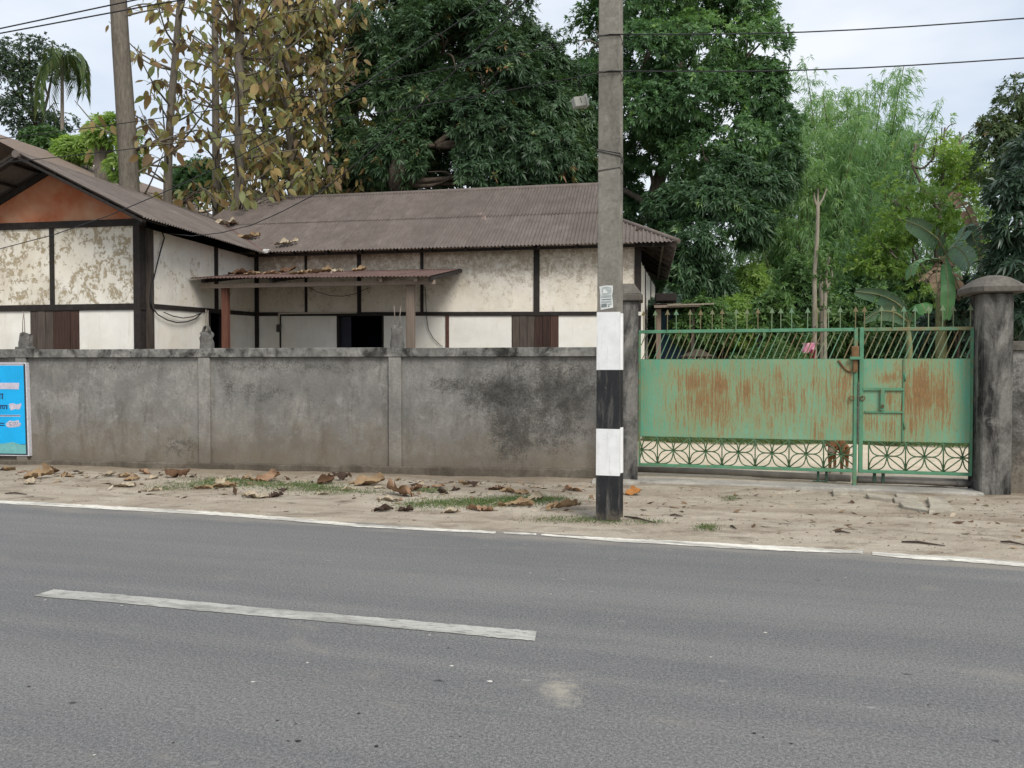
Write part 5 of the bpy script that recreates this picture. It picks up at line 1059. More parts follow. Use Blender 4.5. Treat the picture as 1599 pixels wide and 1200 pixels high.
T = lambda *a: [P_(*p) for p in a]
teak('thick bare teak trunk standing close behind the gabled wing', [g0(205, 18.5)]+T((203, 330, 18.5), (196, 180, 18.5), (188, 60, 18.5), (182, -60, 18.6)), .25, .18, 18.5, 41, (5.5, 11.5), 12, 1.5, 5, 20, side=1, tintc=.25)
teak('slim teak tree with sparse brown leaves right of the thick bare trunk', [g0(262, 21.5)]+T((262, 330, 21.5), (264, 220, 21.5), (272, 110, 21.5), (285, -40, 21.5)), .14, .08, 21.5, 42, (5.5, 13), 34, 2.0, 8, 40, tintc=.3)
teak('dark slim teak trunk second to the right of the thick bare trunk', [g0(338, 24)]+T((338, 330, 24), (337, 200, 24), (336, 80, 24), (334, -60, 24)), .14, .09, 24, 43, (6, 14), 34, 2.0, 8, 40, tintc=.45)
teak('straight grey teak trunk in the middle of the leafy row', [g0(373, 20.5)]+T((373, 330, 20.5), (374, 200, 20.5), (374, 90, 20.5), (373, -60, 20.5)), .14, .11, 20.5, 44, (5.2, 12.5), 50, 2.0, 9, 40, tintc=.5)
teak('dense olive-leaved teak tree left of the huge mango', [g0(456, 24)]+T((456, 330, 24), (457, 260, 24), (448, 150, 24), (452, 40, 24), (455, -60, 24)), .16, .09, 24, 45, (5.5, 14), 120, 2.1, 12, 50, tintc=.58)
teak('leaning teak tree half hidden by the mango leaves', [g0(522, 25)]+T((520, 330, 25), (512, 250, 25), (505, 150, 25), (520, 40, 25), (545, -60, 25)), .15, .09, 25.0, 46, (5.5, 14.5), 110, 2.0, 12, 50, tintc=.62)
teak('farther teak trunk rising between the olive teak and the mango', [g0(552, 28.5)]+T((552, 330, 28.5), (552, 200, 28.5), (550, 60, 28.5), (548, -60, 28.5)), .24, .18, 28.5, 47, (7, 16.5), 60, 2.4, 10, 30, tintc=.6, Lf=.32)
teak('young teak filling the gap low behind the roof valley', [g0(415, 26)]+T((415, 330, 26), (413, 200, 26), (412, 60, 26), (408, -40, 26)), .10, .06, 26, 48, (5.5, 14.5), 95, 2.2, 12, 30, tintc=.55)
# far left: airy tree, palm, shrubs and a sawn stump
Y = 33
lob = [L(40, 90, Y, (45, 32)), L(85, 75, Y, (32, 24)), L(15, 130, Y, (35, 35)), L(70, 125, Y, (42, 30)), L(30, 175, Y, (36, 26)), L(75, 170, Y, (30, 26)), L(-20, 100, Y, (40, 40)), L(55, 205, Y, (35, 20)), L(100, 190, Y, (24, 18))]
b = g0(60, Y); tree('airy_tree', 'airy small-leaved tree against the sky at the far left', b, [([b, P_(60, 300, Y), P_(57, 205, Y), P_(50, 150, Y), P_(45, 80, Y)], .14, .04), ([P_(58, 210, Y), P_(75, 150, Y), P_(85, 90, Y)], .08, .03), ([P_(57, 200, Y), P_(35, 150, Y), P_(15, 110, Y)], .08, .03)], lob, leafmat('airy_leaf', [(0, (.035, .06, .045)), (.6, (.06, .095, .055)), (1, (.11, .17, .06))]), MB_DARK, 6, .17, .07, .2, 30, 51, gap=.66, gs_=2.0, r_tr=.14)
def palm(label, px, ytop, Y, nf, seed, lf):
    rs = np.random.default_rng(seed); b = Vector(g0(px, Y)); top = at(px, ytop, Y); t_ = thing('areca_palm', label, 'palm', tuple(b), 'world'); MB().tube([b, b.lerp(top, .5), top], [.085, .075, .06], 8).build('trunk', MB_GREY, t_, fix=False)
    for i in range(nf):
        a = i*2.4+rs.uniform(-.3, .3); el = rs.uniform(-.5, 1.25); d = Vector((math.cos(a), math.sin(a), 0)); pts_ = [];
        for k in range(10):
            f = k/9; pts_.append(top+d*lf*.52*math.sin(f*1.7)+Vector((0, 0, lf*(f*(.35+.5*el)-1.35*f*f))))
        m = MB(); m.tube(pts_, [.022*(1-.8*k/9)+.003 for k in range(10)], 5); fr = m.build('frond', ML_PALM, t_, fix=False)
        P, D, S_ = [], [], []
        for k in range(1, 34):
            x = k/34*9; j = min(int(x), 8); p = pts_[j].lerp(pts_[j+1], x-j); tn = (pts_[j+1]-pts_[j]).normalized(); sd = tn.cross(Vector((0, 0, 1))).normalized()
            for s_ in (-1, 1): P.append(tuple(p)); dd = (sd*s_+tn*.7+Vector((0, 0, -.35+rs.uniform(-.2, .2)))).normalized(); D.append(tuple(dd)); S_.append(tuple(dd.cross(Vector((0, 0, 1))).normalized()))
        Vv, F, T_ = leaf_faces(np.array(P)-np.array(b), np.array(D), np.array(S_), .55, .05, .5, rs.uniform(.1, .9, len(P))); link(bpy.data.objects.new('leaflets', npmesh('leaflets', Vv, F, ML_PALM, T_)), fr)
palm('slender areca palm with drooping fronds at the far left', 97, 92, 30, 12, 52, 1.7)
def shrub(name, label, px, py, Y, r_, mat, dens, k, L_, W, seed, group='shrubs in the garden', gap=.35, extra=()):
    lob = [L(px, py, Y, r_)]+[L(px+a*r_[0], py+b_*r_[1], Y, (r_[0]*c_, r_[1]*c_), -.2) for a, b_, c_ in ((-.5, .25, .6), (.55, .2, .62), (.1, -.45, .55), (-.35, -.3, .5))]+[L(*e) for e in extra]
    b = g0(px, Y); top = Vector(at(px, py, Y)); tree(name, label, b, [([b, Vector(b).lerp(top, .5), top], .05, .015), ([b, Vector(b).lerp(top, .5)+Vector((.25, 0, .1)), top+Vector((.35, 0, .1))], .04, .012), ([b, Vector(b).lerp(top, .5)+Vector((-.25, 0, .1)), top+Vector((-.35, 0, .05))], .04, .012)], lob, mat, MB_DARK, k, L_, W, .3, dens, seed, gap, group, 'shrub', r_tr=.1, gs_=2.0)
shrub('shrub', 'yellow-green shrub showing over the ridge of the gabled wing', 120, 235, 25, (36, 22), ML_LIME, 60, 9, .17, .06, 61, 'greenery behind the wing'); shrub('shrub', 'darker green shrub left of the yellow-green one over the wing ridge', 70, 222, 27, (38, 24), ML_BUSH, 60, 9, .17, .06, 62, 'greenery behind the wing'); shrub('shrub', 'bluish green bush low behind the roof between the slim teak trunks', 310, 285, 27, (42, 34), ML_TALL, 50, 9, .2, .06, 63, 'greenery behind the wing')
st_o = thing('tree_stump', 'sawn grey tree stump sprouting bright leaves above the wing roof', 'stump', g0(162, 19.5), 'world'); b = Vector(g0(162, 19.5)); m = MB(); m.tube([b, at(163, 300, 19.5), at(162, 232, 19.5), at(161, 226, 19.5)], [.26, .21, .22, .2], 12); m.build('trunk', MB_GREY, st_o, fix=False)
rs = np.random.default_rng(64); C, A = lobes_points([L(178, 205, 19.2, (30, 24)), L(150, 210, 19.2, (18, 18)), L(205, 235, 19.0, (18, 40)), L(190, 262, 19.0, (26, 20)), L(170, 190, 19.3, (24, 14))], 75, rs, .3, 2.0); Vv, F, T_ = rosettes(C, A, 9, .16, .055, .35, .9, .3, rs); link(bpy.data.objects.new('sprouts', npmesh('sprouts', Vv-np.array(b), F, ML_LIME, T_)), st_o)['kind'] = 'stuff'
# garden shrubs seen through and over the gate
for i, (px, py, Y, rx, rz, mt, k, L_, W, lab) in enumerate([
    (1040, 500, 19.5, 45, 40, ML_DARK, 10, .2, .05, 'dark shrub behind the garden shed'), (1095, 505, 18.5, 48, 42, ML_BUSH, 9, .15, .05, 'mid green shrub right of the garden shed'), (1150, 510, 20.5, 55, 46, ML_LIME, 9, .12, .035, 'yellow-green bush behind the left half of the wide gate leaf'),
    (1205, 505, 18, 40, 48, ML_BUSH, 8, .16, .06, 'leafy shrub just left of the tall pruned trunk'), (1320, 515, 19, 52, 42, ML_BUSH, 8, .15, .055, 'leafy shrub right of the pruned trunks'), (1390, 525, 20, 60, 40, ML_TALL, 9, .17, .055, 'green shrub below the banana leaves'),
    (1470, 520, 18, 45, 34, ML_DARK, 10, .19, .05, 'dark shrub under the dry banana leaves'), (1515, 475, 16.5, 34, 42, ML_DARK, 11, .19, .042, 'dark long-leaved shrub behind the domed pillar'), (1255, 470, 23, 40, 70, ML_BUSH, 8, .15, .05, 'tall green shrub behind the pruned trunks'), (1170, 455, 24, 35, 45, ML_LIME, 9, .14, .04, 'light green bush at the foot of the drooping bamboo'),
    (1350, 470, 25, 60, 36, ML_TALL, 9, .16, .05, 'deep green bush at the foot of the bamboo'), (1440, 460, 26, 60, 40, ML_TALL, 9, .16, .05, 'deep green bush behind the banana stems'), (1120, 545, 21, 90, 30, ML_TALL, 9, .18, .06, 'low dark hedge bush along the far side of the yard'), (1270, 555, 21, 90, 30, ML_TALL, 9, .18, .06, 'low dark hedge bush behind the potted plant'), (1430, 560, 20, 90, 30, ML_TALL, 9, .18, .06, 'low dark hedge bush behind the narrow gate leaf'), (1560, 560, 19, 60, 50, ML_DARK, 9, .18, .06, 'dark bush beyond the short piece of wall'),
    (1020, 560, 20, 40, 40, ML_TALL, 9, .18, .06, 'dark bush beside the end wall of the house')]):
    shrub('garden_shrub', lab, px, py, Y, (rx, rz), mt, 52 if L_ > .13 else 75, k, L_, W, 70+i)
tw = thing('twiggy_hedge', 'tangle of grey twigs along the back of the yard', 'hedge', g0(1220, 20), 'world'); m = MB(); q = random.Random(4)
for i in range(70):
    px = q.uniform(1040, 1520); p = Vector(g0(px, q.uniform(19, 21.5))); h = q.uniform(1.4, 3.0); d = Vector((q.uniform(-.5, .5), q.uniform(-.3, .3), 0)); m.tube([p, p+d*.4+Vector((0, 0, h*.5)), p+d+Vector((q.uniform(-.2, .2), 0, h))], [.018, .012, .005], 4, caps=False)
o = m.build('twigs', MB_GREY, tw, fix=False); o['kind'] = 'stuff'
def hvdist(p): return (p-O).dot(V)
# pruned trunks in the yard
def pruned(label, pts, r0, r1, forks, leaves, seed):
    b = (pts[0][0], pts[0][1], 0); t_ = thing('pruned_tree', label, 'tree', b, 'world', group='pruned trunks in the yard'); MB().tube(*limb(pts, r0, r1), 8).build('trunk', MB_PALE, t_, fix=False)
    for f in forks: MB().tube(*limb(f, r1*.85, r1*.4), 6).build('stub_branch', MB_PALE, t_, fix=False)
    rs = np.random.default_rng(seed); C = np.concatenate([np.array(c)+rs.normal(0, s_, (n, 3)) for c, s_, n in leaves]); A = rs.normal(0, 1, C.shape)+np.array([0, 0, .6]); Vv, F, T_ = rosettes(C, A, 6, .13, .05, .3, .9, .5, rs); link(bpy.data.objects.new('sprouts', npmesh('sprouts', Vv-np.array(b), F, ML_BUSH, T_)), t_)['kind'] = 'stuff'
Y = 17.4
pruned('tall pale pruned trunk with forked top standing in the yard', [g0(1272, Y)]+T((1272, 480, Y), (1272, 430, Y), (1276, 370, Y), (1277, 322, Y)), .062, .04, [T((1277, 324, Y), (1272, 312, Y), (1271, 297, Y)), T((1277, 324, Y), (1277, 305, Y), (1277.5, 288, Y)), T((1277, 324, Y), (1285, 310, Y), (1291, 294, Y))], [(P_(1277, 290, Y), .12, 26), (P_(1268, 300, Y), .08, 8)], 81)
pruned('crooked pale trunk with sprouts close right of the tall pruned one', [g0(1290, Y)]+T((1288, 480, Y), (1292, 455, Y), (1290, 430, Y), (1295, 402, Y)), .055, .03, [T((1291, 450, Y), (1299, 435, Y), (1298, 418, Y))], [(P_(1296, 402, Y), .16, 34), (P_(1288, 425, Y), .14, 20), (P_(1300, 470, Y), .2, 26)], 82)
pruned('short straight trunk between the two pruned ones', [g0(1283, Y+.6)]+T((1283, 500, Y+.6), (1282, 450, Y+.6), (1283, 430, Y+.6)), .06, .045, [], [(P_(1283, 430, Y), .15, 16)], 83)
pruned('thin sapling trunk left of the pruned trunks', [g0(1212, Y+1)]+T((1212, 540, Y+1), (1211, 500, Y+1), (1212, 470, Y+1)), .05, .035, [], [(P_(1212, 465, Y), .2, 34)], 84)
# banana plants
MBAN = G('banana_leaf'); v = MBAN.coord(); n = MBAN.noise(3, 4, .6, vec=v); MBANc = MBAN.ramp(n, [(.3, (.06, .15, .06)), (.7, (.11, .22, .09))]); MBAN = MBAN.done(MBANc, .45, None, .4)
MBAND = simple('dry_banana_leaf', (.30, .21, .14), .9, .45, 6, .5, .02); MBANS = simple('banana_stem', (.16, .17, .08), .7, .4, 5, .3); MBANB = simple('bright_banana_leaf', (.05, .15, .04), .45, .25, 5, .1, spec=.4); MBANP = simple('pale_banana_leaf', (.09, .165, .10), .4, .25, 3, .15, .02, spec=.45)
def bleaf(name, mat, parent, pts, wd_, seed, side, tear=.25, nl=16):
    """blade along the picture-measured midrib pts, torn between the side veins."""
    q = random.Random(seed); mid, _ = limb(pts, 1, 1); m_ = len(mid); m = MB(); s = Vector(side).normalized(); sm = []
    for k in range(nl):
        f = k/nl; f2 = (k+1)/nl-(tear*.5/nl if q.random() < .6 else 0)
        for sg in (-1, 1):
            if q.random() < tear*.35: continue
            pa = mid[min(int(f*(m_-1)), m_-1)]; x = f*(m_-1); j = min(int(x), m_-2); pa = mid[j].lerp(mid[j+1], x-j); x = f2*(m_-1); j = min(int(x), m_-2); pb = mid[j].lerp(mid[j+1], x-j)
            wa = wd_*math.sin(math.pi*min(.97, max(.04, f*.92+.05)))**.55; wb = wd_*math.sin(math.pi*min(.97, max(.04, f2*.92+.05)))**.55; tn = (pb-pa).normalized(); dr = Vector((0, 0, -.22-q.uniform(0, .25)*tear*2))
            ea = pa+(s*sg+tn*.25+dr)*wa*.5; eb = pb+(s*sg+tn*.25+dr)*wb*.5; ma = pa.lerp(ea, .5)+Vector((0, 0, .03)); mb_ = pb.lerp(eb, .5)+Vector((0, 0, .03))
            m.add([pa, pb, mb_, ma, eb, ea], [(0, 1, 2, 3), (3, 2, 4, 5)], True)
    o = m.build(name, mat, parent, fix=False); MB().tube([p+Vector((0, 0, -.008)) for p in mid], [.022*(1-.75*i/m_) for i in range(m_)], 5).build('midrib', MBANS, o, fix=False)
Y = 16.5
bt = thing('banana_plant', 'ragged banana plant with one long pale leaf reaching left', 'banana plant', g0(1470, Y), 'world', group='banana plants'); b = Vector(g0(1470, Y)); MB().tube([b, at(1470, 480, Y), at(1474, 400, Y)], [.13, .11, .06], 10).build('stem', MBANS, bt, fix=False)
bleaf('leaf', MBANP, bt, T((1478, 400, Y), (1466, 375, Y-.2), (1440, 355, Y-.4), (1414, 344, Y-.5)), .42, 1, (.15, -.5, .8), .2); bleaf('leaf', MBANP, bt, T((1474, 402, Y), (1490, 385, Y-.2), (1507, 398, Y-.4), (1514, 418, Y-.5)), .45, 2, (.5, -.6, .5), .25)
bleaf('leaf', MBANB, bt, T((1474, 400, Y), (1480, 440, Y-.5), (1480, 470, Y-.6), (1478, 500, Y-.6)), .29, 3, (1, -.2, 0), .05); bleaf('leaf', MBAN, bt, T((1470, 410, Y), (1452, 405, Y-.2), (1428, 410, Y-.3), (1420, 436, Y-.3)), .34, 4, (.4, -.7, .2), .3); bleaf('leaf', MBANP, bt, T((1476, 398, Y), (1500, 372, Y), (1512, 350, Y), (1522, 385, Y)), .34, 15, (.6, -.6, .3), .4)
bleaf('dry_leaf', MBAND, bt, T((1476, 400, Y), (1490, 430, Y-.3), (1500, 455, Y-.4), (1510, 478, Y-.4)), .3, 5, (.8, -.3, 0), .8); bleaf('dry_leaf', MBAND, bt, T((1470, 400, Y), (1462, 430, Y-.3), (1468, 460, Y-.4)), .26, 6, (.8, -.3, 0), .8); bleaf('dry_leaf', MBAND, bt, T((1472, 405, Y), (1480, 425, Y-.3), (1494, 440, Y-.4), (1502, 470, Y-.4)), .25, 7, (.6, -.3, .2), .9); bleaf('dry_leaf', MBAND, bt, T((1468, 412, Y), (1450, 425, Y-.2), (1436, 440, Y-.3)), .2, 16, (.6, -.3, .2), .9); bleaf('dry_leaf', MBAND, bt, T((1474, 412, Y), (1476, 440, Y-.4), (1470, 480, Y-.5)), .24, 17, (.9, -.2, .0), .9)
b2 = thing('banana_plant', 'banana plant with an upright withered brown leaf', 'banana plant', g0(1530, 17.5), 'world', group='banana plants'); b = Vector(g0(1530, 17.5)); Y = 17.5; MB().tube([b, at(1530, 480, Y), at(1532, 400, Y)], [.12, .1, .05], 10).build('stem', MBANS, b2, fix=False)
bleaf('dry_leaf', MBAND, b2, T((1536, 395, Y), (1522, 355, Y), (1506, 322, Y), (1490, 300, Y), (1488, 312, Y)), .26, 8, (.8, -.4, .3), .7); bleaf('leaf', MBANP, b2, T((1532, 400, Y), (1520, 372, Y), (1512, 352, Y), (1504, 362, Y)), .3, 9, (.8, -.4, .3), .5); bleaf('leaf', MBAN, b2, T((1532, 400, Y), (1545, 380, Y), (1560, 385, Y), (1570, 405, Y)), .38, 10, (.5, -.7, .3), .3)
b3 = thing('banana_plant', 'young banana plant with two broad leaves low behind the gate', 'banana plant', g0(1420, 15.5), 'world', group='banana plants'); b = Vector(g0(1420, 15.5)); Y = 15.5; MB().tube([b, at(1420, 540, Y), at(1418, 500, Y)], [.08, .06, .03], 8).build('stem', MBANS, b3, fix=False)
bleaf('leaf', MBANP, b3, T((1418, 500, Y), (1404, 476, Y-.2), (1372, 460, Y-.3), (1336, 455, Y-.4)), .34, 11, (.1, -.5, .85), .08); bleaf('leaf', MBANP, b3, T((1416, 502, Y), (1398, 488, Y-.3), (1372, 486, Y-.4), (1350, 500, Y-.5)), .36, 12, (.15, -.5, .8), .1); bleaf('leaf', MBANB, b3, T((1420, 505, Y), (1432, 480, Y), (1440, 475, Y-.2), (1446, 490, Y-.3)), .36, 13, (.8, -.4, .2), .05)
# potted bushy plant, pink cloth, stool, shed
def grass(name, label, pts_, n, h, rs, kind='stuff', parent=None, mat=None, lean=.6):
    P = np.array(pts_)[rs.integers(0, len(pts_), n)]; return P
rs = np.random.default_rng(90); Y = 17.2
pb_ = thing('potted_bush', 'round feathery green bush in a pot behind the wide gate leaf', 'plant', g0(1208, Y), 'world'); b = Vector(g0(1208, Y)); MPOT = simple('terracotta', (.30, .14, .08), .85, .25, 8, .2)
MB().tube([b, b+Vector((0, 0, .05)), b+Vector((0, 0, .45)), b+Vector((0, 0, .5))], [.2, .22, .3, .32], 16).build('pot', MPOT, pb_); MB().tube([b+Vector((0, 0, .4)), b+Vector((0, 0, 1.2))], .03, 6).build('stem', MB_DARK, pb_)
C, A = lobes_points([((b.x, b.y, 1.4), (.72, .5, .6)), ((b.x-.4, b.y, 1.55), (.4, .3, .4)), ((b.x+.4, b.y-.1, 1.6), (.4, .3, .4)), ((b.x, b.y, 1.85), (.45, .3, .32))], 190, rs, .25, 4.0); Vv, F, T_ = rosettes(C, A, 9, .13, .022, .2, .8, .4, rs); link(bpy.data.objects.new('foliage', npmesh('foliage', Vv-np.array(b), F, ML_BUSH, T_)), pb_)
MPINK = G('pink_floral_cloth'); v = MPINK.coord(); c = MPINK.mix(MPINK.ramp(MPINK.vor(22, v), [(.2, 1), (.45, 0)]), (.55, .22, .31), (.74, .58, .62)); MPINK = MPINK.done(c, .85, None, .2); MMAR = simple('maroon_cloth', (.22, .02, .05), .85, .2)
Y = 17.2; ck = thing('pink_cloth', 'pink and white cloth hung on a post behind the gate', 'cloth', tuple(at(1264, 558, Y)), 'world')
def cloth(name, mat, x0, x1, y0, y1, ph, yo):
    m = MB(); nx, ny_ = 14, 12
    for j in range(ny_+1):
        for i in range(nx+1):
            f, h = i/nx, j/ny_; p = at(x0+(x1-x0)*f+1.2*math.sin(h*5+ph), y0+(y1-y0)*h+2.2*math.sin(f*5+ph)*(.3+h), Y+yo+.05*math.sin(f*9+ph+h*2)); m.v.append(tuple(p))
    m.add([], []); m.f = [(j*(nx+1)+i, j*(nx+1)+i+1, (j+1)*(nx+1)+i+1, (j+1)*(nx+1)+i) for j in range(ny_) for i in range(nx)]; m.sm = [True]*len(m.f); return m.build(name, mat, ck, fix=False)
cloth('drape', MPINK, 1253, 1272, 536, 552, 1, 0); cloth('drape', MMAR, 1265, 1273, 546, 572, 2, -.04)
pk = thing('wooden_post', 'short wooden post carrying the pink cloth', 'post', g0(1265, Y+.12), 'world'); b = Vector(g0(1265, Y+.12)); MB().tube([b, b+Vector((0, 0, 2.12))], [.035, .03], 8).build('shaft', MB_GREY, pk); MB().bar(b+Vector((-.2, 0, 2.12)), b+Vector((.2, 0, 2.12)), .03, .03).build('cross_piece', MB_GREY, pk)
Y = 17.3; cp = thing('wooden_coop', 'small rough wooden coop with pale slats behind the gate', 'coop', g0(1088, Y), 'world'); b = Vector(g0(1088, Y))
for x in (-.22, .22):
    for y in (-.15, .15): MB().box(b.x+x-.025, b.x+x+.025, b.y+y-.025, b.y+y+.025, 0, 1.82).build('leg', MB_GREY, cp)
m = MB(); m.prism([(b.x-.34, 1.83), (b.x+.34, 1.83), (b.x+.02, 2.0)], 'y', b.y-.22, b.y+.2); m.build('roof', MB_DARK, cp)
for i in range(5): MB().box(b.x-.19+i*.085, b.x-.15+i*.085, b.y-.18, b.y-.16, 1.25, 1.80).build('slat', MB_PALE if i % 2 else MB_GREY, cp)
MB().box(b.x-.2, b.x+.2, b.y-.12, b.y+.14, 1.2, 1.24).build('floor_board', MB_GREY, cp)
sv = VM+1.9; sh0 = mc+.45; M_BLUEW = simple('dark_blue_board', (.02, .05, .075), .8, .3, 5, .2)
sh = thing('garden_shed', 'small dark lean-to shed against the right-hand end of the house', 'shed', (sh0+.4, sv, 0)); fz2 = lambda y, v_: hz(1030, y, v_)
MB().box(sh0-.05, sh0+.06, sv, sv+.1, 0, fz2(483, sv)).build('post', M_POSTG, sh); MB().box(sh0+.75, sh0+.83, sv, sv+.1, 0, fz2(483, sv)).build('post', M_BOARD, sh); box('back_board', M_BLUEW, sh, sh0+.061, sh0+.749, sv+.5, sv+.56, 0, fz2(484, sv))
m = MB(); m.hexa([(sh0-.1, sv-.2, fz2(482, sv)), (sh0+.95, sv-.2, fz2(481, sv)), (sh0+.95, sv+.9, fz2(472, sv)), (sh0-.1, sv+.9, fz2(473, sv))], [(sh0-.1, sv-.2, fz2(479.5, sv)), (sh0+.95, sv-.2, fz2(478.5, sv)), (sh0+.95, sv+.9, fz2(469, sv)), (sh0-.1, sv+.9, fz2(470, sv))]); m.build('plank_roof', M_POSTG, sh)
box('dark_tank', M_TIMB, sh, sh0-.08, sh0+.42, sv+.15, sv+.7, fz2(470, sv), fz2(457, sv), bevel=.02); MB().bar((sh0+.2, sv-.22, fz2(478, sv)), (sh0+1.25, sv-.22, fz2(477, sv)), .03, .03).build('batten', MB_PALE, sh)
# neighbour's roof far left
nb = thing('neighbour_house', 'brown tiled roof of a neighbouring house at the far left behind the gable', 'house', tuple(at(20, 560, 24)), 'world'); MTILE = simple('old_brown_roof', (.20, .155, .125), .9, .3, 14, .5, .03); q0, q1 = at(-60, 190, 22), at(262, 299, 30)
m = MB(); dn = Vector((2.6, -.3, -1.35)); dn2 = Vector((-2.6, .3, -1.35)); m.add([q0, q1, q1+dn, q0+dn, q0+dn2, q1+dn2], [(0, 1, 2, 3), (1, 0, 4, 5)]); m.build('roof', MTILE, nb, fix=False)
m = MB(); lo = lambda p, z: Vector((p.x, p.y, z)); w4 = [q0+dn*.85, q1+dn*.85, q1+dn2*.85, q0+dn2*.85]; m.hexa([lo(p, 0) for p in w4], [lo(p, p.z-.25) for p in w4]); m.build('wall', M_LOWER, nb)
# ------------------------------------------------------------------ wires
phd = Vector((math.cos(PROT), math.sin(PROT), 0)); pt_ = lambda z, o_=0.0: PP+Vector((0, 0, z))+phd*o_
def far(px, py, right=True):      # point over the verge line far along the road
    d = ray(px, py); n_ = RV; t_ = (PP-CAMP).dot(n_)/d.dot(n_); return CAMP+d*t_
for i, (y0, yr, yl, lab) in enumerate(((55, 29, 219, 'upper'), (112, 91, 256, 'lower'))):
    a = pt_(zpy(y0), 0)-RV*.16; r_ = far(1599, yr); l_ = far(-20, yl); e = a+(r_-a)*3.0; e.z = r_.z-.1
    cable(f'{lab} of the two black wires running right from the pole', [a.lerp(r_, k/8)-Vector((0, 0, .05*math.sin(math.pi*k/8))) for k in range(9)]+[e], .0065, 'wire', 'wires along the road')
    cable(f'{lab} of the two thin wires crossing the mango from the pole', sag(a, l_, .10)+[l_+(l_-a)*.6], .0055, 'wire', 'wires along the road')
for i, (ya, yb, lab) in enumerate(((45, -8, 'upper'), (52.5, 6, 'lower'))):
    p0, p1 = far(0, ya), far(250, yb); d = p1-p0; cable(f'{lab} of the two bold wires in the top left corner of the sky', [p0-d*.6, p0, p1, PP+Vector((0, 0, 6.35-.35*i))-RV*.165-phd*.6], .009, 'wire', 'wires along the road')
cat_ = lambda L_: [at(px, py, Y) for px, py, Y in L_]
cable('house service cable climbing steeply across the mango to the pole top', [sp_(251, 364)]+cat_([(300, 369, 13.6), (345, 364, 13.1), (393, 352, 12.7), (440, 331, 12.3), (484, 308, 11.9), (516, 289, 11.6), (590, 228, 11.0), (680, 141, 10.2), (760, 62, 9.4), (825, -2, 8.9), (900, -85, 8.2)]), .008)
cable('second cable rising from beyond the gable towards the pole top', cat_([(-60, 408, 12.0), (0, 389, 11.8), (84, 367, 11.4), (170, 337, 11.1), (253, 302, 10.8), (350, 257, 10.4), (450, 203, 10.0), (530, 156, 9.7), (607, 106, 9.3), (690, 52, 9.0), (760, 5, 8.7), (900, -90, 8.1)]), .007)
hb = thing('hanging_box', 'small grey tilted box hanging on a wire left of the pole', 'box', tuple(at(905, 170, 8.2)), 'world'); c_ = at(905, 160, 8.2); Mx = Matrix.Translation(c_) @ Matrix.Rotation(R(-14), 4, 'Y') @ Matrix.Rotation(R(20), 4, 'Z')
MGB2 = simple('grey_plastic', (.33, .33, .30), .6, .15, 10, .1); MB().box(-.075, .06, -.04, .04, -.055, .05, M=Mx).build('case', MGB2, hb, bevel=.006); MB().box(.061, .082, -.045, .045, -.06, .065, M=Mx).build('lid', simple('pale_plastic', (.5, .5, .47), .6, .1), hb); MB().box(-.005, .002, -.0425, -.0405, -.02, .03, M=Mx).build('slot', MWIRE, hb)
MB().tube([at(904, 61, 8.15), at(904, 105, 8.18), at(905, 152, 8.2)], .004, 4).build('hanger_wire', MWIRE, hb); MB().tube([at(905, 169, 8.2), at(906, 182, 8.2)], .003, 4).build('tail_wire', MWIRE, hb)
# ------------------------------------------------------------------ dog
def skin_mesh(name, verts, edges, radii, root, lvl=2):
    me = bpy.data.meshes.new(name); me.from_pydata(verts, edges, []); o = bpy.data.objects.new(name, me); COL.objects.link(o)
    sk = o.modifiers.new('s', 'SKIN'); sk.use_smooth_shade = True; sk.branch_smoothing = .6; o.modifiers.new('d', 'SUBSURF').levels = lvl
    for i, r_ in enumerate(radii): me.skin_vertices[0].data[i].radius = r_ if hasattr(r_, '__len__') else (r_, r_)
    me.skin_vertices[0].data[root].use_root = True
    dg = bpy.context.evaluated_depsgraph_get(); ev = bpy.data.meshes.new_from_object(o.evaluated_get(dg)); bpy.data.objects.remove(o); bpy.data.meshes.remove(me); return ev
dv, de, drd = [], [], []
def dn_(p, r_, par=None):
    dv.append(p); drd.append(r_); i = len(dv)-1
    if par is not None: de.append((par, i))
    return i
pel = dn_((-.24, 0, .43), (.085, .095)); mid_ = dn_((-.06, 0, .42), (.085, .10), pel); che = dn_((.14, 0, .41), (.10, .125), mid_); nk0 = dn_((.25, 0, .45), (.075, .09), che); nk1 = dn_((.33, 0, .41), .066, nk0); hd_ = dn_((.42, 0, .375), (.066, .062), nk1); mz_ = dn_((.50, 0, .335), .040, hd_); ns_ = dn_((.555, 0, .312), .027, mz_)
for s_ in (-1, 1):
    a = dn_((.15, s_*.075, .33), .052, che); a = dn_((.13, s_*.078, .24), .034, a); a = dn_((.155, s_*.075, .12), .022, a); a = dn_((.155, s_*.075, .035), .022, a); dn_((.195, s_*.075, .02), .02, a)
    a = dn_((-.22, s_*.08, .34), .062, pel); a = dn_((-.15, s_*.085, .24), .040, a); a = dn_((-.27, s_*.08, .13), .022, a); a = dn_((-.245, s_*.08, .035), .021, a); dn_((-.20, s_*.08, .02), .02, a)
a = dn_((-.33, 0, .44), .024, pel); a = dn_((-.41, .01, .36), .020, a); a = dn_((-.44, .02, .26), .017, a); dn_((-.45, .02, .18), .009, a)
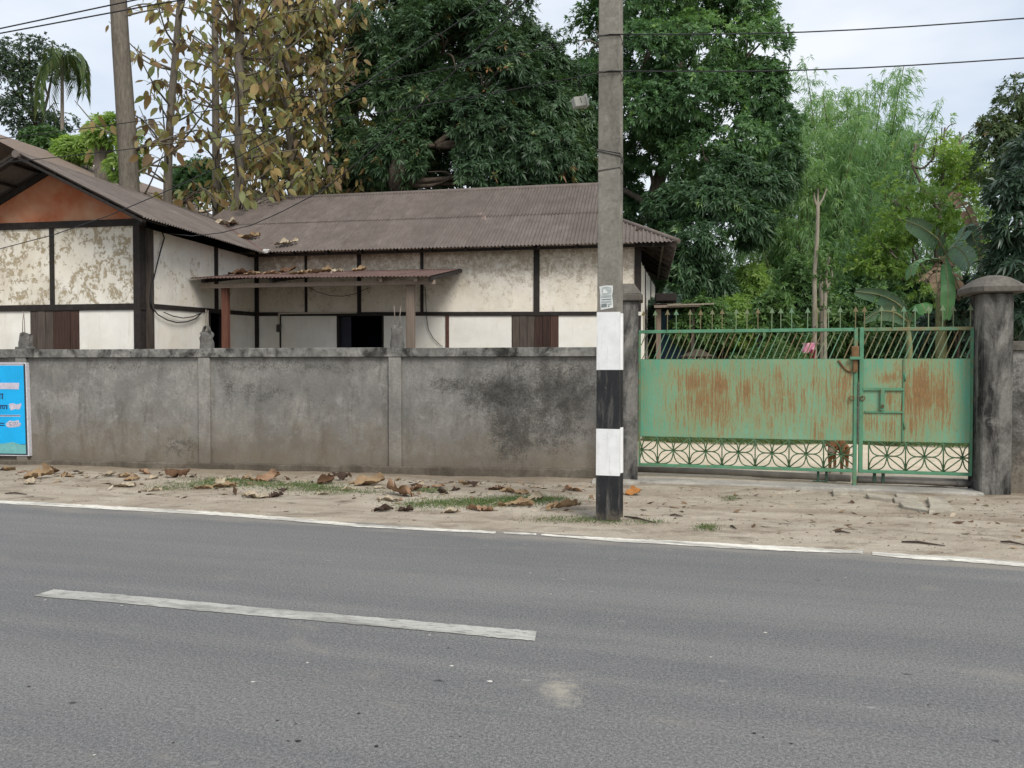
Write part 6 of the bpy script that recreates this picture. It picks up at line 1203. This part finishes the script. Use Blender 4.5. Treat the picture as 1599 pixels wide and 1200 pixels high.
g = G('tan_dog_fur'); v = g.coord(); n = g.noise(9, 5, .6, vec=v); c = g.ramp(n, [(.3, (.20, .095, .04)), (.7, (.34, .18, .085))]); x, y, z = g.sep(v); c = g.mix(g.step(g.mth('ADD', x, g.mth('MULTIPLY', n, .04)), .47, .53), c, (.42, .31, .22)); c = g.mix(g.step(z, .09, .03), c, (.40, .32, .24)); MFUR = g.done(c, .9, g.bump(g.noise(90, 3, .6, vec=g.map(v, (.4, 1, 1))), .4, .006), .1); MBLACK = simple('dog_black', (.012, .01, .01), .4, .1, 5, 0)
ME = skin_mesh('body', dv, de, drd, pel); ME.materials.append(MFUR); 
dp_ = gnd(1308, 741); dog = thing('dog', 'tan brown dog standing behind the gate looking out under the sheet panel', 'dog', (dp_.x, dp_.y, .022), 'world', rot=R(238)); inst('body', ME, dog, (0, 0, 0)); dog.scale = (1.08,)*3
for s_ in (-1, 1):
    m = MB(); m.add([(.40, s_*.035, .42), (.36, s_*.06, .415), (.375, s_*.05, .405), (.385, s_*.085, .485), (.40, s_*.095, .39)], [(0, 1, 3), (0, 3, 4), (1, 2, 3), (2, 4, 3), (0, 4, 2), (0, 2, 1)]); m.build('ear', MFUR, dog); MB().tube([(.452, s_*.040, .398), (.462, s_*.044, .397)], .0105, 8).build('eye', MBLACK, dog)
MB().tube([(.568, 0, .322), (.585, 0, .318), (.59, 0, .31)], [.020, .021, .010], 8).build('nose', MBLACK, dog); MB().tube([(.57, .016, .298), (.53, .028, .304), (.50, .034, .312)], .004, 5).build('mouth', MBLACK, dog)
# ------------------------------------------------------------------ fallen leaves, twigs, paving, grass
DRY = {'tan': (.33, .23, .135), 'brown': (.125, .07, .04), 'pale': (.44, .37, .27), 'pink': (.34, .215, .135), 'dark': (.065, .043, .032), 'orange': (.42, .19, .06)}
MDRY = {}
for k_, c_ in DRY.items():
    g = G('dry_leaf_'+k_); v = g.coord(); n = g.noise(14, 5, .65, vec=v); vein = g.noise(30, 3, .5, vec=g.map(v, (.6, 3, 1))); c = g.ramp(n, [(.25, tuple(x*.62 for x in c_)), (.7, c_)]); c = g.mix(g.ramp(vein, [(.55, 0), (.7, .4)]), c, tuple(x*.6 for x in c_)); MDRY[k_] = g.done(c, .85, g.bump(vein, .4, .006), .2)
def dry_leaf(label, p, L_, W, yaw, tilt, curl, col, seed, group='dry leaves on the verge', fold=.0, roll=0.0):
    q = random.Random(seed); nu, nv_ = 14, 8; m = MB(); vs_ = []; L_ *= .66; W *= .60; tilt *= .75; roll *= .7 if roll < 3 else 1
    k1, k2, k3 = q.uniform(4, 8), q.uniform(3, 6), q.uniform(0, 6)
    for i in range(nu+1):
        f = i/nu; prof = math.sin(math.pi*min(1, f*1.02))**.6; kink = .10*math.sin(k1*f+k3)
        wl_, wr_ = (W*prof*.5*(1+kink+q.uniform(-.16, .10)-(.35 if q.random() < .1 else 0)) for _ in (0, 1))
        for j in range(nv_+1):
            s_ = (j/nv_-.5)*2; wd_ = wl_ if s_ < 0 else wr_; a = s_*curl*(.5+.9*f); y_ = wd_*s_*math.cos(a*.8)
            rib = -.012*math.cos(s_*3.0)+.016*math.sin(f*26+abs(s_)*5)*abs(s_)
            z = wd_*abs(s_)*math.sin(abs(a))+L_*tilt*f*f+L_*(rib*1.3+.05*math.sin(k1*1.5*f+k2*s_+k3)*(.3+abs(s_))+.035*math.sin(k2*2*s_+9*f+seed)+q.uniform(-.012, .012))
            vs_.append(Vector((L_*(f-.5)*(1-.25*tilt*f)+W*.10*abs(s_)*math.cos(k3), y_+L_*.05*math.sin(k1*f), z)))
    fs = [(i*(nv_+1)+j, (i+1)*(nv_+1)+j, (i+1)*(nv_+1)+j+1, i*(nv_+1)+j+1) for i in range(nu) for j in range(nv_) if not (j in (0, nv_-1) and q.random() < .12)]
    if roll:
        Rx = Matrix.Rotation(roll, 3, 'X'); vs_ = [Rx @ x for x in vs_]
    zm = min(x.z for x in vs_); vs_ = [x-Vector((0, 0, zm+.004)) for x in vs_]
    m.add(vs_, fs, True); o = m.build('dry_leaf', MDRY[col], fix=False); o.location = p; o.rotation_euler = (0, 0, yaw); tag(o, label, 'leaf', group)
    st = MB(); z0 = vs_[nv_//2].z; st.tube([(-L_*.5, 0, z0), (-L_*.58, .01, z0+.008), (-L_*.68, .0, max(.004, z0-.01))], .004, 4); st.build('leaf_stalk', MDRY['brown'], o, fix=False); return o
LV = [(62, 748, .60, .42, .4, .25, .9, 'tan', 'largest crumpled tan leaf below the blue painted sign', .6), (45, 758, .42, .26, 2.6, .1, .5, 'pale', 'pale flat leaf in front of the crumpled tan one below the sign', 0), (82, 741, .36, .22, .1, .3, .9, 'brown', 'dark curled leaf behind the crumpled tan one below the sign', .8), (8, 736, .22, .15, 1, .1, .4, 'dark', 'small dark leaf at the left edge of the verge', 0),
      (172, 745, .26, .2, .3, .3, .9, 'pale', 'curled pale leaf leftmost of the row at the wall foot', .5), (196, 748, .30, .2, .1, .15, .7, 'tan', 'tan leaf next to the curled pale one at the wall foot', .2), (226, 743, .34, .24, 2.7, .2, .7, 'pink', 'pinkish leaf left of the arched dark leaf', .3), (240, 750, .22, .18, 1.2, .1, .5, 'pale', 'small pale leaf touching the arched dark leaf', 0), (195, 762, .42, .3, .2, .02, .15, 'pale', 'flattened sand-covered leaf in the open sand on the left', 0),
      (278, 748, .50, .34, .15, .05, 1.5, 'brown', 'dark brown arched leaf standing on its edges', 3.14), (238, 768, .34, .12, .3, .05, .5, 'pale', 'narrow pale leaf at the tip of the grass', 0), (342, 758, .26, .2, 1.5, .6, .6, 'pale', 'upright pale leaf in the grass under the first wall pilaster', .9), (352, 764, .46, .2, .1, .05, .4, 'tan', 'long flat leaf in front of the upright pale one', 0), (318, 766, .38, .14, .05, .05, .4, 'tan', 'thin flat tan leaf left of the upright pale one', 0),
      (420, 752, .50, .36, .35, .45, .5, 'pink', 'big pinkish tan leaf standing against the plinth', .8), (390, 752, .36, .16, 2.9, .1, .5, 'tan', 'tan leaf lying left of the big pinkish one', .2), (398, 779, .52, .28, 2.95, .06, .3, 'pale', 'broad pale leaf lying nearest the road on the left half', 0), (432, 778, .26, .22, .6, .2, .8, 'dark', 'dark edged leaf beside the broad pale one', .4), (449, 760, .14, .12, .4, .1, .4, 'pale', 'small pale leaf in the middle of the grass', 0),
      (508, 757, .46, .30, 1.0, .35, 1.1, 'brown', 'brown leaf leaning like a tent against the plinth', .9), (532, 752, .36, .26, .2, .1, 1.4, 'dark', 'dark hollow curled leaf beside the tent-like brown one', 3.1), (505, 774, .24, .12, .3, .05, .3, 'pale', 'small pale leaf on bare sand below the tent-like brown one', 0), (578, 759, .62, .40, .2, .25, .6, 'tan', 'big golden tan leaf near the second wall pilaster', .5), (545, 766, .3, .14, .4, .05, .4, 'pale', 'pale strip of leaf below the golden tan one', 0),
      (624, 776, .60, .46, 2.8, .3, .5, 'pink', 'biggest pinkish fan-shaped leaf under the second pilaster', .75), (606, 784, .42, .16, 2.95, .05, .4, 'pale', 'pale leaf tucked under the fan-shaped one', 0), (650, 768, .3, .2, .7, .3, .7, 'brown', 'brown leaf with upturned tip right of the fan-shaped one', .3), (655, 764, .26, .14, 1.0, .5, .5, 'pale', 'leaf tip sticking up behind the fan-shaped one', .4),
      (600, 801, .32, .18, .2, .1, .9, 'dark', 'dark shrivelled leaf closest to the edge line', .3), (634, 801, .26, .18, .1, .1, .8, 'dark', 'second dark shrivelled leaf right of the one by the edge line', .3), (690, 773, .26, .2, 2.6, .2, .9, 'dark', 'dark folded leaf in the middle of the last wall panel', .5), (711, 769, .18, .14, .3, .2, .9, 'dark', 'small dark leaf right of the dark folded one', .4), (738, 763, .22, .16, .2, .15, 1.1, 'dark', 'little dark leaf at the plinth of the last wall panel', 3.1), (776, 768, .34, .16, .1, .06, .5, 'brown', 'brown leaf lying flat near the plinth left of the pole', 0), (798, 771, .42, .16, 3.1, .05, .5, 'tan', 'long tan leaf with dark underside left of the pole', .1),
      (705, 802, .30, .2, .6, .06, .4, 'pale', 'pale scrap of leaf near the edge line', 0), (748, 800, .46, .20, 3.0, .06, .4, 'pink', 'flat peach coloured leaf at the road side of the grass', 0), (805, 794, .62, .16, .05, .06, .5, 'tan', 'very long narrow leaf stretching across the grass', .1), (836, 785, .32, .24, .3, .3, .9, 'pale', 'curled pale leaf at the right end of the grass', .6), (880, 798, .62, .22, .35, .12, 1.2, 'tan', 'long rolled tan leaf just left of the pole', .4), (895, 768, .36, .2, 2.8, .12, .6, 'pink', 'single pinkish leaf at the plinth beside the pole', .2), (988, 775, .32, .26, .4, .3, .4, 'orange', 'bright orange leaf right of the pole foot', .5)]
for i, (px, py, L_, W, yaw, ti, cu_, col, lab, ro) in enumerate(LV):
    p = on_verge(px, py); dry_leaf(lab, p+Vector((0, 0, .003)), L_, W, yaw, ti, cu_, col, 100+i, roll=ro if ro < 3 else 3.14)
pz = lambda u_, v_: (zf0+(zk-zf0)*(v_-pv0)/(pv1-pv0))
for i, (px, L_, W, yaw, ti, cu_, col, vv, ro, lab) in enumerate([(375, .75, .3, .2, .1, .8, 'brown', 3.7, .3, 'dark heap-like dead leaf at the left end of the porch roof'), (395, .5, .25, .1, .1, .5, 'tan', 3.1, 0, 'tan leaf on the porch roof near its front left corner'), (425, .5, .22, .3, .1, .5, 'pink', 3.1, 0, 'flat pinkish leaf on the porch roof'), (448, .55, .35, .8, .5, .6, 'brown', 4.0, .5, 'brown peaked leaf in the middle of the porch roof'), (466, .55, .3, .1, .1, .5, 'tan', 3.1, .1, 'rolled tan leaf on the front edge of the porch roof'), (500, .8, .3, .05, .12, .6, 'tan', 3.5, .3, 'long pale dead leaf on the porch roof'), (526, .4, .26, .6, .2, .8, 'pale', 3.4, .3, 'curled pale leaf right of the long one on the porch roof'), (562, .5, .3, .5, .3, .6, 'tan', 4.2, .5, 'rightmost dead leaf on the porch roof')]):
    u_ = hu(px, vv, 425); dry_leaf(lab, uvw(u_, vv, pz(u_, vv)+.018), L_, W, yaw, ti, cu_, col, 300+i, 'dead leaves on the roofs', roll=ro)
for i, (px, py, vv, L_, col, lab) in enumerate([(318, 330, 6.9, .6, 'pale', 'pale leaf caught high on the wing roof near the valley'), (350, 341, 6.4, .85, 'pale', 'long pale leaf caught in the upper roof valley'), (390, 362, 5.7, .8, 'tan', 'tan leaf caught half way down the roof valley'), (362, 335, 6.6, .5, 'brown', 'brown leaf beside the valley leaf'), (447, 383, 5.25, .8, 'pale', 'big pale leaf lying on the main roof by the gutter end')]):
    h = hit(px, py, vv); z = max(PB_(h[0], vv).z, wze+tv*(h[0]-we) if h[0] < we else 0); dry_leaf(lab, uvw(h[0], vv, z+.02), L_, L_*.45, .3, .25, .6, col, 330+i, 'dead leaves on the roofs', roll=.5)
# smaller leaves gathered along the foot of the wall, alike enough to share a description
small = [o for o in bpy.data.objects if o.name.startswith('dry_leaf') and o.type == 'MESH' and o.get('group') == 'dry leaves on the verge'][:24]; q = random.Random(77); q_n = 0
while q_n < 64:
    px = q.choice([40, 70, 110, 190, 230, 290, 340, 380, 420, 500, 540, 590, 640, 690, 740, 790, 850, 900])+q.gauss(0, 22); yb = np.interp(px, [0, 930], [733, 757]); p = on_verge(px, yb+3+abs(q.gauss(0, 11)))
    if hvdist(p) > -.13 or px < 0 or px > 925: continue
    src = q.choice(small); o = bpy.data.objects.new('dry_leaf', src.data); link(o); s_ = q.uniform(.28, .6); o.scale = (s_, s_*q.uniform(.7, 1.1), s_*q.uniform(.35, .8)); o.location = p+Vector((0, 0, .002)); o.rotation_euler = (q.uniform(-.15, .15), q.uniform(-.15, .15), q.uniform(0, 6.28)); q_n += 1
    cn_ = {'tan': 'tan', 'brown': 'brown', 'pale': 'pale', 'pink': 'pinkish', 'dark': 'dark', 'orange': 'orange'}[src.data.materials[0].name.split('_')[-1].split('.')[0]]; wh = ('below the blue painted sign' if px < 120 else 'below the wall panel next to the sign' if px < 315 else 'between the two middle wall pilasters' if px < 470 else 'just left of the pilaster nearest the pole' if px < 615 else 'below the black mould stain' if px < 800 else 'on the sand close left of the pole')
    tag(o, f'small {cn_} dry leaf {wh}', 'leaf', 'small leaves in the litter')
MTW = simple('dark_twig', (.06, .045, .035), .9, .3, 20, .3)
for i, (x0, y0, x1, y1, lab) in enumerate([(1408, 849, 1476, 856, 'long dark stick near the edge line below the paving slabs'), (1304, 834, 1328, 836, 'short dark stick below the gate sill'), (1140, 826, 1150, 829, 'tiny dark stick in the middle of the sand'), (1046, 810, 1066, 812, 'short stick on the sand right of the pole'), (1562, 851, 1605, 857, 'twig at the right edge of the sand'), (8, 773, 42, 774, 'thin twig beside the edge line at the far left'), (975, 811, 1025, 822, 'thin root strand curving right of the pole foot')]):
    a, b = on_verge(x0, y0), on_verge(x1, y1); tag(MB().tube([a+Vector((0, 0, .012)), a.lerp(b, .4)+Vector((0, .02, .02)), b+Vector((0, 0, .01))], [.007, .012, .004], 6).build('twig', MTW), lab, 'twig', 'twigs on the verge')
MSLAB = concrete('paving_concrete', (.36, .33, .27), (.44, .41, .34), (.25, .21, .16), .5, streak=False)
for i, (pts, lab) in enumerate([([(1404, 791), (1440, 790), (1449, 804), (1410, 797)], 'front left paving slab half buried in the sand before the gate'), ([(1448, 782), (1473, 780), (1488, 798), (1452, 796)], 'largest paving slab in front of the domed pillar'), ([(1451, 799), (1487, 800), (1489, 806), (1450, 806)], 'broken edge slab in front of the largest paving slab'), ([(1394, 781), (1434, 785), (1437, 789), (1397, 787)], 'thin paving slab just below the gate sill'), ([(1299, 770), (1322, 772), (1326, 778), (1301, 778)], 'half buried brick step in front of the gate sill'), ([(1352, 778), (1390, 781), (1392, 786), (1356, 783)], 'sandy brick edge left of the paving slabs'), ([(1398, 775), (1432, 779), (1434, 783.5), (1400, 780)], 'upper paving slab against the gate sill')]):
    m = MB(); g_ = [gnd(*p) for p in pts]; zt = max(gz(p) for p in g_)+.028+.004*(i % 3); m.hexa([Vector((p.x, p.y, -.04)) for p in reversed(g_)], [Vector((p.x, p.y, zt)) for p in reversed(g_)]); o = m.build('paving_slab', MSLAB, bevel=.008); tag(o, lab, 'paving slab', 'paving slabs by the gate')
def blades(name, regions, n, h, seed, label, tl=(0, 1)):
    rs = np.random.default_rng(seed); P = []
    tot = sum(r_[4] for r_ in regions)
    for (px, py, rx, ry, wgt) in regions:
        k = int(n*wgt/tot); a = rs.normal(0, .5, (k, 2))
        for x, y in a: 
            p = gnd(px+x*rx, py+y*ry); s_, d_ = tord(p)
            if d_ > .12 and hvdist(p) < -.09: P.append((p.x, p.y, gz(p)-.003))
    P = np.array(P); k = len(P); D = unit(rs.normal(0, .55, (k, 3))*np.array([1, 1, 0])+np.array([0, 0, 1.0])); Sd = unit(np.cross(D, rs.normal(0, 1, (k, 3)))); Vv, F, T_ = leaf_faces(P, D, Sd, rs.uniform(.5, 1.2, k)*h, .006, .25, np.clip(rs.normal(.5, .3, k), *tl)); o = link(bpy.data.objects.new(name, npmesh(name, Vv, F, ML_GRASS, T_))); tag(o, label, 'grass', kind='stuff')
blades('verge_grass', [(330, 758, 60, 8, 1.2), (350, 752, 50, 5, .6), (460, 761, 80, 8, 1.6), (500, 766, 60, 6, .8), (395, 757, 40, 6, .5), (560, 770, 60, 5, .3), (690, 786, 70, 8, .7), (745, 788, 70, 8, 1.5), (810, 783, 70, 7, 1.8), (850, 786, 50, 7, .7), (660, 790, 60, 8, .5), (670, 768, 30, 5, .4), (870, 812, 60, 5, .25), (915, 815, 30, 4, .2), (1105, 827, 20, 5, .25), (1140, 780, 12, 3, .1), (955, 818, 30, 3, .12), (1010, 818, 40, 5, .15), (265, 762, 40, 6, .3)], 15000, .05, 5, 'short green grass along the foot of the wall')
rs = np.random.default_rng(6); P = []
for _ in range(9000):
    u_ = rs.uniform(1.9, 16); v_ = 5.45+abs(rs.normal(0, .5))+.25*math.sin(u_*1.3)-.2; p = uvw(u_, v_, .01); P.append(tuple(p))
P = np.array(P); k = len(P); D = unit(rs.normal(0, .5, (k, 3))*np.array([1, 1, 0])+np.array([0, 0, 1.0])); Sd = unit(np.cross(D, rs.normal(0, 1, (k, 3)))); Vv, F, T_ = leaf_faces(P, D, Sd, rs.uniform(.08, .3, k), .012, .3, rs.uniform(0, .8, k)); o = link(bpy.data.objects.new('yard_grass', npmesh('yard_grass', Vv, F, ML_GRASS, T_))); tag(o, 'strip of green grass along the far side of the sandy yard', 'grass', kind='stuff')
# crumbs of leaf, bark and grit
rs = np.random.default_rng(8); P = []; 
for _ in range(1700):
    px = rs.uniform(-40, 1650) if rs.random() < .6 else rs.choice([60, 80, 200, 230, 300, 360, 430, 520, 580, 640, 700, 760, 800, 860, 1030, 1330, 1520])+rs.normal(0, 45); y0 = np.interp(px, [0, 930, 1599], [735, 757, 782]); y1 = np.interp(px, [0, 930, 1599], [779, 836, 872]); f = rs.beta(1.0, 3.2 if px < 930 else 2.0); p = gnd(px, y0+(y1-y0)*f)
    if hvdist(p) < -.1: P.append((p.x, p.y, gz(p)+.004))
P = np.array(P); k = len(P); D = unit(rs.normal(0, 1, (k, 3))*np.array([1, 1, .12])); Sd = unit(np.cross(D, np.array([0, 0, 1.])+rs.normal(0, .3, (k, 3)))); s_ = rs.uniform(.25, 1, k)**2; Vv, F, T_ = leaf_faces(P, D, Sd, .008+.12*s_*s_*s_, .005+.06*s_*s_*s_, -.15, rs.random(k)); MLIT = leafmat('litter', [(0, (.05, .035, .025)), (.4, (.14, .085, .05)), (.75, (.30, .22, .14)), (1, (.5, .44, .35))], .1, .9, .1)
o = link(bpy.data.objects.new('leaf_litter', npmesh('leaf_litter', Vv, F, MLIT, T_))); tag(o, 'scattered crumbs of dry leaf and bark on the sand', 'litter', kind='stuff')
MPEB = simple('pebble_stone', (.22, .19, .155), .9, .4, 30, .4, .01); m = MB(); q = random.Random(12)
for _ in range(700):
    px = q.uniform(-40, 1650); y0 = np.interp(px, [0, 930, 1599], [735, 760, 786]); y1 = np.interp(px, [0, 930, 1599], [779, 836, 872]); p = gnd(px, y0+(y1-y0)*q.random()**1.4); r_ = q.uniform(.004, .013)*(1.8 if q.random() < .06 else 1)
    if hvdist(p) > -.1: continue
    z = gz(p)+r_*.3; c_ = Vector((p.x, p.y, z)); a = [c_+Vector((r_*q.uniform(.7, 1.3)*x, r_*q.uniform(.7, 1.3)*y, r_*q.uniform(.5, .8)*zz_)) for x, y, zz_ in ((1, 0, 0), (-1, 0, 0), (0, 1, 0), (0, -1, 0), (0, 0, 1), (0, 0, -1))]; m.add(a, [(0, 2, 4), (2, 1, 4), (1, 3, 4), (3, 0, 4), (2, 0, 5), (1, 2, 5), (3, 1, 5), (0, 3, 5)], True)
o = m.build('verge_gravel', MPEB, fix=False); tag(o, 'small stones and grit strewn over the sandy verge', 'gravel', kind='stuff')
